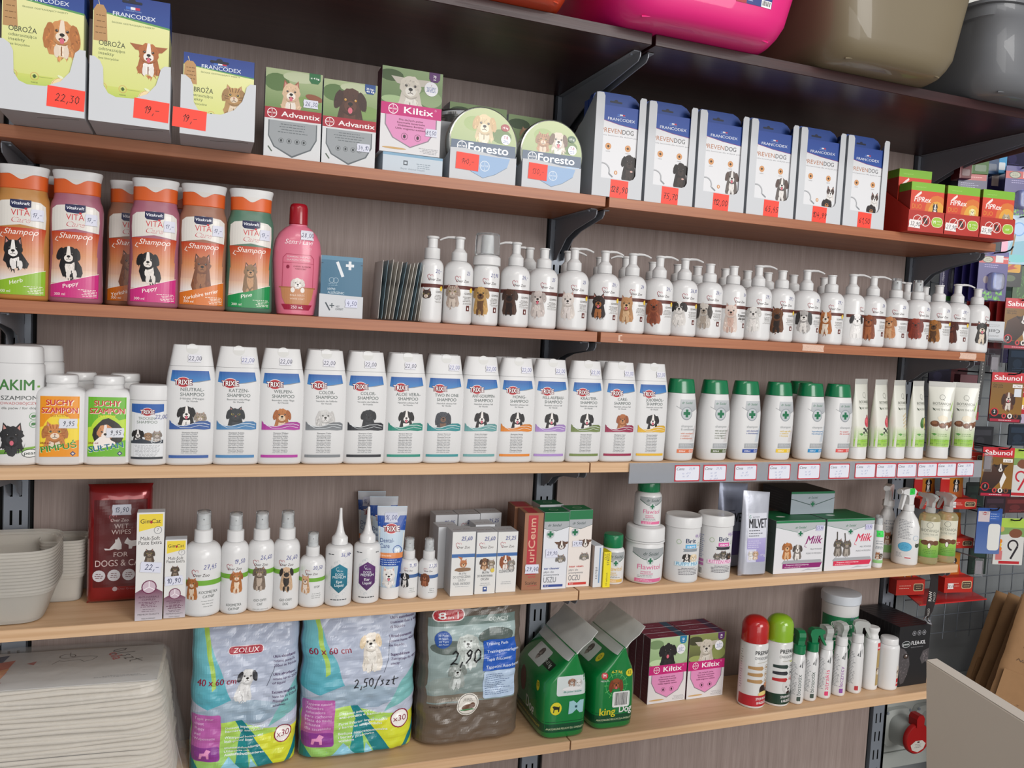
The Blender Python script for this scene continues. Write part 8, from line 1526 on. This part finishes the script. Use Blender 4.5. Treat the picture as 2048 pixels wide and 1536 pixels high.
hang('collar_card', 'red and brown collar card with a long haired dog, front', 2013, 795, -.16, 84, 124, lambda A, w, h: sab(A, w, h, '2', 0), '#8c1c24', hook=36, grp='red and brown collar cards')
hang('collar_card', 'red and brown collar card with a dog in profile, lowest', 1994, 944, -.14, 84, 126, lambda A, w, h: sab(A, w, h, '1', 1), '#181416', hook=34, grp='red and brown collar cards')
def redp(A, w, h): A.rect(-w/2, w/2, 0, h, '#b81c2c'); A.text('O', 0, h*.66, 14, '#e8d8dc'); A.ell(w*.1, h*.45, 14, 14, '#dcb444'); A.text('PIES', 0, h*.3, 11, '#f4ecec', w=w*.7, bold=.04); A.rect(-w/2, w/2, 0, h*.2, '#b4a4bc'); A.ell(-6, h*.1, 7, 7, '#5c4c5c')
hang('collar_card', 'red card with a yellow spot at the right edge', 2046, 800, -.15, 60, 118, redp, '#b81c2c')
def brushc(red):
    def f(A, w, h):
        A.rect(-w/2, w/2, 0, h, '#d0d0cc'); A.rect(-w/2, w/2, h*.8, h, '#a8c84c'); A.poly([(-w*.5, h*.8), (w*.5, h*.8), (w*.5, h*.6), (0, h*.66), (-w*.5, h*.62)], '#7c9c5c'); A.ell(w*.2, h*.68, w*.22, h*.1, '#7c4c34', fur=.08); A.ell(-w*.28, h*.76, 7, 7, '#c8a464')
        A.ell(-w*.3, h*.5, 6, 6, '#e08428'); A.ell(-w*.3, h*.42, 5, 5, '#e4b434'); A.ell(-w*.3, h*.34, 6, 6, '#dc7c28'); A.rect(-w*.42, -w*.2, h*.1, h*.3, '#c87474'); A.ring(w*.14, h*.42, 15, 4.5, red, -10, 260); A.line([(w*.14+12, h*.42-4), (w*.1, h*.14)], 5.5, red); A.rect(-w*.3, w*.4, h*.02, h*.08, '#b8242c')
    return f
hang('comb_card', 'white and green card holding a red grooming tool', 2034, 945, -.135, 76, 124, brushc('#c02434'), '#c4c4c0', hook=30)
hang('comb_card', 'white and green card holding a dark grooming tool', 2018, 1083, -.13, 80, 122, brushc('#28242a'), '#c4c4c0', hook=30)
hang('glove_pack', 'blue topped bag holding a white grooming mitt', 1977, 1062, -.125, 66, 118, lambda A, w, h: (A.rect(-w/2, w/2, 0, h, '#5c74a8', '#244c94'), A.rect(-w*.46, 0, h*.7, h*.93, '#c8bcc0'), logo_trixie(A, -w*.2, h*.86, 5), A.rect(-w*.02, w*.46, h*.08, h*.66, '#dcdcd8', r=8), A.rect(0, w*.4, h*.74, h*.9, '#3c64b0'), A.lines(2, w*.4, h*.75, h*.9, 3, '#c0cce4', 'l', 1)), '#3c5c9c', hook=26)
random.seed(21)
DC = ('#1c1a2c', '#2c1c24', '#231f3c', '#3c1418', '#1a2430', '#2a2a2e', '#4c1c1c', '#1c2c24')
for i, (px, py, w_, h_) in enumerate(((1895, 310, 60, 60), (1935, 300, 50, 50), (2030, 310, 70, 70), (2000, 400, 90, 60), (2040, 440, 70, 60), (1925, 480, 90, 90), (1965, 470, 60, 80), (2015, 600, 80, 70), (1935, 640, 90, 80), (1975, 705, 90, 70), (2030, 705, 90, 60), (1910, 745, 80, 90), (2040, 870, 80, 60), (1965, 875, 70, 60), (2035, 1010, 90, 44), (1955, 1120, 60, 80), (1880, 745, 70, 60), (1990, 1010, 70, 50), (2035, 520, 70, 60), (2000, 640, 70, 90), (2040, 720, 80, 70), (1960, 560, 60, 80), (2045, 1060, 60, 60), (1950, 990, 60, 70), (1880, 640, 70, 80))):
    c_ = DC[i % 8]
    hang('dark_pack', 'dark pack hanging deep on the grid behind the front cards', px, py, -.006-.004*(i % 3), w_, h_, lambda A, w, h, c_=c_: (A.rect(-w/2, w/2, 0, h, c_), A.rect(-w*.4, w*.4, h*.6, h*.85, shade(c_, 2.2)), A.ell(-w*.1, h*.35, w*.2, h*.18, shade(c_, 1.8)), A.lines(-w*.3, w*.4, h*.05, h*.2, 2, shade(c_, 4), 'l', 1.2)), c_, rz=-.1, grp='dark packs deep on the grid')
# acrylic dispenser with the maroon cards and a black number strip
ACR = mat('clear_acrylic', '#eef0f2', .06, trans=.93, ior=1.2, vary=0)
p = at(1962, 792, -.15)
t = thing('maroon_carton', 'flat maroon carton standing beside the nut squeeze tubes', 'carton', (p.x+.004, -.105, p.z-.062), -.35); box('carton', -27, 27, -14, 14, 0, 112, mat('maroon_carton', '#5c2630', .5), t)
A = Art(); A.rect(-27, 27, 0, 20, '#9c1c2c'); A.rect(-22, 10, 6, 18, '#d8c8b4', r=5); A.rect(-21, 9, 7, 17, '#8c2c2c', r=4.5); A.text('tics', -6, 9, 5, '#e8dcc8', w=20, bold=.03); A.build('front_print', flat(-14), t, GLOSS)
p = at(1975, 761, -.2)
t = thing('number_strip', 'black plastic strip with a column of white numerals', 'strip', (p.x, -.178, p.z-.06), -.45); t.rotation_euler = (0, .05, -.45); box('strip', -7, 7, -1, 1, 0, 122, mat('black_plastic', '#0e0e10', .4), t, ch=.3)
A = Art(); [A.text(str((i*7+2) % 10), 0, 112-7.2*i, 4, '#d4d4d0', bold=.02) for i in range(16)]; A.build('numerals', flat(-1), t)
hk = thing('display_hook', 'clear hook arm carrying the black number strip', 'hook', (p.x+.012, .015, p.z+.055)); tube('hook_wire', [(0, 0, 0), (0, -186, 0), (0, -192, 4)], 1.6, WIRE, hk, 8)
p = at(1992, 662, -.16)
t = thing('white_box', 'white box with upside down lettering in a clear holder', 'box', (p.x, -.13, p.z-.023), -.35); box('carton', -38, 38, -16, 16, 0, 47, CARD, t)
A = Art(); A.text('Cestal', 8, 27, 9, '#2c2c30', w=38, rot=PI); A.lines(-10, 26, 32, 40, 2, '#9a9a9e', 'r', .9); A.lines(-10, 26, 8, 14, 2, '#9a9a9e', 'r', .9); A.ell(-27, 20, 6, 9, '#8c8c90', fur=.15); A.text('dog', -22, 38, 4, '#8c8c90', w=12, rot=PI); A.build('front_print', flat(-16), t)
ah = thing('acrylic_holder', 'clear acrylic holder carrying the white box', 'holder', (p.x, -.13, p.z-.0255), -.35); box('shelf_plate', -42, 42, -22, 150, -2.2, -.2, ACR, ah, ch=.2); box('front_lip', -42, 42, -24.4, -22.2, -2.2, 8, ACR, ah, ch=.2); box('side_plate', 36, 38, -20, 40, -62, -2.4, ACR, ah, ch=.2)
for px, py, h_, lb_ in ((1990, 727, 42, 'small clear price holder above the collar card with long hair'), (1976, 925, 44, 'small clear price holder in front of the lowest collar card'), (1958, 1135, 44, 'small clear price holder near the end of the milk powder shelf')):
    p = at(px, py, -.20); t = thing('price_holder', lb_, 'holder', (p.x, -.2, p.z-h_/2*S), -.4, 'small clear price holders'); box('clear_pocket', -10, 10, -1.2, 1.2, 0, h_, ACR, t, ch=.4); box('pocket_back', -8, 8, 1.4, 2.4, 6, h_-6, mat('pocket_grey', '#b4a8b0', .4, trans=.4), t, ch=.2)
    hk = thing('display_hook', 'thin clear arm carrying the %s' % ' '.join(lb_.split()[:10]), 'hook', (p.x, .015, p.z+.022)); tube('hook_wire', [(0, 0, 0), (0, -212, 0)], 1.4, WIRE, hk, 8)
# red dispensers with dog pictures, one above the other
def reddisp(px, py, Y, w, h, seed, lab, fur, pr=None, step=26, hd=1):
    p = at(px, py, Y); t = thing('red_dispenser', lab, 'dispenser', (p.x, Y, p.z-h/2*S), -.12, 'red cardboard dispensers with dog pictures')
    prism('back_card', [(-w/2, 0), (w/2, 0), (w/2, step), (w*.3, step+6), (w*.26, h*.6), (w*.2, h), (-w/2, h)], 20, 22, FRED, t); box('front_pocket', -w/2, w/2, -6, 19, 0, step, FRED, t, ch=.4)
    A = Art(); A.lines(-w*.4, w*.05, step*.35, step*.7, 2, '#e8b8a8', 'l', 1.4); A.rect(w*.1, w*.45, step*.25, step*.75, '#c8b48c', r=4); A.rect(w*.12, w*.43, step*.3, step*.7, '#4c3c34', r=3.5); A.lines(w*.15, w*.4, step*.35, step*.65, 2, '#d8c898', 'c', 1.2); A.build('pocket_print', flat(-6), t, GLOSS)
    A = Art(); A.box = (-w/2+1, w*.24, step, h-.5); A.rect(-w/2, w*.3, step, h, '#b85c24', '#a8741f'); A.rect(-w/2, -w*.2, step, h, '#b82420'); dog(A, w*.02, h*.78, 8, fur[0], fur[1], 'flop', fur[2], body=1.4, blaze=True); A.rect(-w*.48, -w*.22, h*.86, h*.9, '#e8c8b8'); A.ring(-w*.36, step+8, 6, 1.2, '#e8d0c8'); A.build('picture', flat(20), t, GLOSS)
    if pr: sticker(t, flat(-6), -w*.3, step*.45, pr, 18, 15, '#e4e0e0', '#1c1c22', gx=None, hh=7)
BW = ('#2c2422', '#e8e4e0', '#241c1c')
reddisp(1948, 893, -.09, 66, 82, 1, 'red dispenser with a small pale dog beside the squeeze tubes', ('#c8a488', '#ece4dc', '#b08c6c'))
reddisp(1922, 985, -.085, 92, 84, 2, 'red dispenser with a black and white dog behind the amber sprays', BW, '41,60')
reddisp(1918, 1062, -.075, 86, 88, 3, 'red dispenser with a white dog to the right of the amber sprays', ('#d8d4cc', '#e8e4dc', '#ccc4b8'))
reddisp(1866, 985, -.045, 84, 84, 4, 'red dispenser with a black and white dog seen between the sprays', BW)
reddisp(1916, 1146, -.075, 88, 100, 5, 'lowest red dispenser with a dark dog and a price tag', BW, '38,60', 40)
reddisp(1818, 1172, -.040, 86, 44, 6, 'low red dispenser pocket behind the right upright', BW, None, 40)
p0 = at(1790, 1184, -.0).x
rp = [(2.050, .0), (1.996, -.105), (2.228, -.105), (2.26, 0.0)]
t = thing('red_tray', 'flat red plastic tray under the red dispensers', 'tray', (0, 0, -.6255)); prism('tray_plate', [(x*M_, y*M_) for x, y in rp], -3.4, -.4, mat('red_plastic', '#c02424', .3, coat=.3), t, 'z')
# black lanyard hanging from the shelf
p = at(1866, 1140, -.175)
t = thing('lanyard', 'black lanyard with white lettering hanging under the milk powder shelf', 'lanyard', (p.x, -.178, ZE-TH-.0005), -.45)
pts = [(0, 0), (2, -30), (-1, -60), (-4, -88), (-8, -110)]
vs = []; fs = []
for i, (x_, z_) in enumerate([(0, 0), (3, -20), (3, -45), (0, -70), (-4, -95), (-8, -112)]):
    wd = (11, 9, 10, 10, 8, 5)[i]; vs += [(x_-wd, -.8, z_), (x_+wd, -.8+2*math.sin(i), z_), (x_+wd, .8+2*math.sin(i), z_), (x_-wd, .8, z_)]
for i in range(5):
    for k in range(4): j = (k+1) % 4; fs.append((i*4+k, i*4+j, i*4+4+j, i*4+4+k))
fs += [(3, 2, 1, 0), (20, 21, 22, 23)]
mesh('ribbon', vs, fs, mat('black_ribbon', '#1c1416', .7), t)
A = Art(); A.text('RAW', -1, -72, 7, '#d4d0cc', 'l', w=24, rot=PI/2, bold=.03); A.text('PALEO', 7, -72, 5, '#b8b4b0', 'l', w=22, rot=PI/2); A.text('PALEO', -3, -108, 5, '#b8b4b0', 'l', w=18, rot=PI/2); A.build('lettering', lambda x, z, o: (x, -1.9-o, z), t)
tube('clasp', [(-8, 0, -110), (-14, -2, -116), (-8, -4, -124), (2, -3, -128), (6, 0, -132), (0, 1, -122), (-6, 0, -114)], 2.4, mat('chrome', '#c0c0c4', .15, 1), t, 8)

# ------------------------------------------------------------------ kraft bags, wall sockets, white board
KR = mat('kraft_paper', '#94704c', .8, bump=.15, bscale=60, vary=.08); KRD = mat('kraft_inside', '#5c452e', .9)
def kraft(X, Y, Z, w, h, lean, rz, lab, prt=False, d=26):
    t = thing('paper_bag', lab, 'bag', (X, Y, Z), rz, 'folded kraft paper bags'); t.rotation_euler = (-.10, lean, rz)
    P = Pillow(w, h, d, X*9, 1.4, .6, 1.5, 14); P.build('paper_body', KR, t, 14, 24)
    box('bottom_fold', -w/2+4, w/2-4, -d/2-2.4, -d/2-1.4, h*.02, h*.42, KR, t, ch=.3)
    if prt:
        A = Art(); A.text('Tropical'[:4], -w*.34, h*.56, 17, '#1c1814', 'l', w=w*.4, bold=.05); A.text('Naturalny', -w*.38, h*.5, 7, '#5c4430', 'l', w=w*.4, ital=.3); A.build('front_print', P.front, t, gx=6, gz=6, base=1)
        A = Art(); A.rect(-w*.3, -w*.14, h*.08, h*.16, '#6c4c34'); A.text('UP', -w*.2, h*.2, 5, '#6c4c34'); A.build('fold_print', flat(-d/2-2.4), t)
g = at(1925, 1420, -.30)
for i, (px, py, Y, ln, lb_) in enumerate(((1945, 1430, -.02, .33, 'kraft paper bag at the back of the leaning row'), (1962, 1440, -.07, .36, 'third kraft paper bag of the leaning row'), (1985, 1450, -.12, .37, 'second kraft paper bag, right behind the lettered one'), (2010, 1480, -.20, .33, 'front kraft paper bag with black lettering'))):
    p = at(px, py, Y); kraft(p.x+.05, Y, p.z, 180 if i < 3 else 230, 330 if i < 3 else 360, ln, -.3, lb_, i == 3)
kb = at(1990, 1470, -.1)
st = thing('low_cabinet', 'grey low cabinet carrying the kraft bags, hidden behind the white board', 'cabinet', (2.42, -.12, -1.25)); 
zt = min(at(x_, y_, Y_).z for x_, y_, Y_ in ((1945, 1430, -.02), (1962, 1440, -.07), (1985, 1450, -.12), (2030, 1480, -.20)))
box('cabinet_body', -130, 300, -180, 150, 0, (zt+1.25)*M_-34, mat('cabinet_grey', '#5c5e60', .5), st, ch=2); box('cabinet_door', -190, 290, -186, -181, 20, (zt+1.25)*M_-50, mat('cabinet_grey'), st, ch=1)
# industrial sockets with red flaps on a grey plate
p = at(1835, 1450, .02)
PLM = mat('socket_grey_plastic', '#a4a8a4', .4); RDC = mat('socket_red_plastic', '#9c1c1c', .35)
t = thing('socket_panel', 'grey wall panel carrying the red capped sockets', 'panel', (p.x-.06, .0895, p.z-.09)); box('panel_plate', -60, 320, -30, 0, 0, 190, PLM, t, ch=2); box('cable_duct', -60, 420, -34, 0, -46, -1, PLM, t, ch=2)
for k, lb_ in enumerate(('round red capped power socket below the bottom shelf end', 'second red capped socket, half hidden by the white board')):
    t = thing('power_socket', lb_, 'socket', (p.x-.045+k*.112, .0585, p.z-.012), 0, 'red capped power sockets')
    L = Loft([(0, 48, 52, 5), (14, 47, 51, 5), (20, 38, 40, 3), (64, 36, 36, 2), (70, 35, 35, 2)], 4); o = L.build('housing', PLM, t, 40); o.rotation_euler = (PI/2, 0, 0)
    L = Loft([(0, 40, 40), (2, 42, 42), (10, 42, 42), (14, 39, 39)], 2); o = L.build('round_flap', RDC, t, 44); o.rotation_euler = (PI/2, 0, 0); o.location = (0, -.0705, 0)
    prism('hinge_arm', [(-12, 34), (12, 34), (14, 56), (8, 66), (-8, 66), (-14, 56)], -88, -60, RDC, t)
    A = Art(); A.poly([(-26, -14), (-10, -4), (14, -4), (27, -14), (20, -28), (0, -36), (-20, -28)], '#c4c0b8'); A.lines(-14, 14, -24, -12, 3, '#5c5c5c', 'c', 1.2); A.rect(-3, 5, -10, -6, '#3c1c1c'); A.build('rating_label', flat(-84.6), t)
    for a, b in ((-40, 44), (40, 44)): tube('screw', [(a, -14, b), (a, -17, b)], 4, STEEL, t, 10)
# white board leaning at the lower right, nearest to the camera
Yb = -.74; c0 = at(1852, 1321, Yb); yw = .2269
dv = Vector((math.sin(YAW-.1396), -math.cos(YAW-.1396)*0+0, 0))
hx = math.atan2(792-1024, FPX)+YAW; dirv = Vector((math.sin(hx), math.cos(hx), 0))*-1
# far top corner c0; the board runs from it towards the camera side along dirv and down to the floor
dn = (at(1852, 1536, Yb)-c0).normalized(); Lb = .42; Hb = 1.0
t = thing('white_board', 'plain white board edge in the lower right foreground', 'board', c0)
nrm = dirv.cross(dn).normalized()
if nrm.x < 0: nrm = -nrm
vs = []; 
for o_ in (0, .018):
    for u, v in ((0, 0), (Lb, 0), (Lb, Hb), (0, Hb)): vs.append(tuple(dirv*u+Vector(dn)*v+nrm*o_))
bd = mesh('board_panel', vs, [(0, 1, 2, 3), (7, 6, 5, 4), (0, 4, 5, 1), (1, 5, 6, 2), (2, 6, 7, 3), (3, 7, 4, 0)], mat('cream_white_board', '#ece2d2', .5, vary=.01), t, mm=False)
bv = bd.modifiers.new('bevel', 'BEVEL'); bv.width = .0015; bv.segments = 2
eb = mesh('edge_band', [tuple(dirv*u+nrm*o_+Vector((0, 0, z_))) for u, o_, z_ in ((0, .0005, .0003), (Lb, .0005, .0003), (Lb, .0175, .0003), (0, .0175, .0003), (0, .0005, .0011), (Lb, .0005, .0011), (Lb, .0175, .0011), (0, .0175, .0011))], [(0, 1, 2, 3), (7, 6, 5, 4), (0, 4, 5, 1), (1, 5, 6, 2), (2, 6, 7, 3), (3, 7, 4, 0)], mat('board_edge_band', '#d4ccc0', .45, vary=.01), t, mm=False)
# pale wall band above the top shelf at the far right
struct(box('wall_upper', 1980, 4200, 60, 89, 780, 1900, mat('pale_upper_wall', '#d4d4ce', .8), ch=.5))
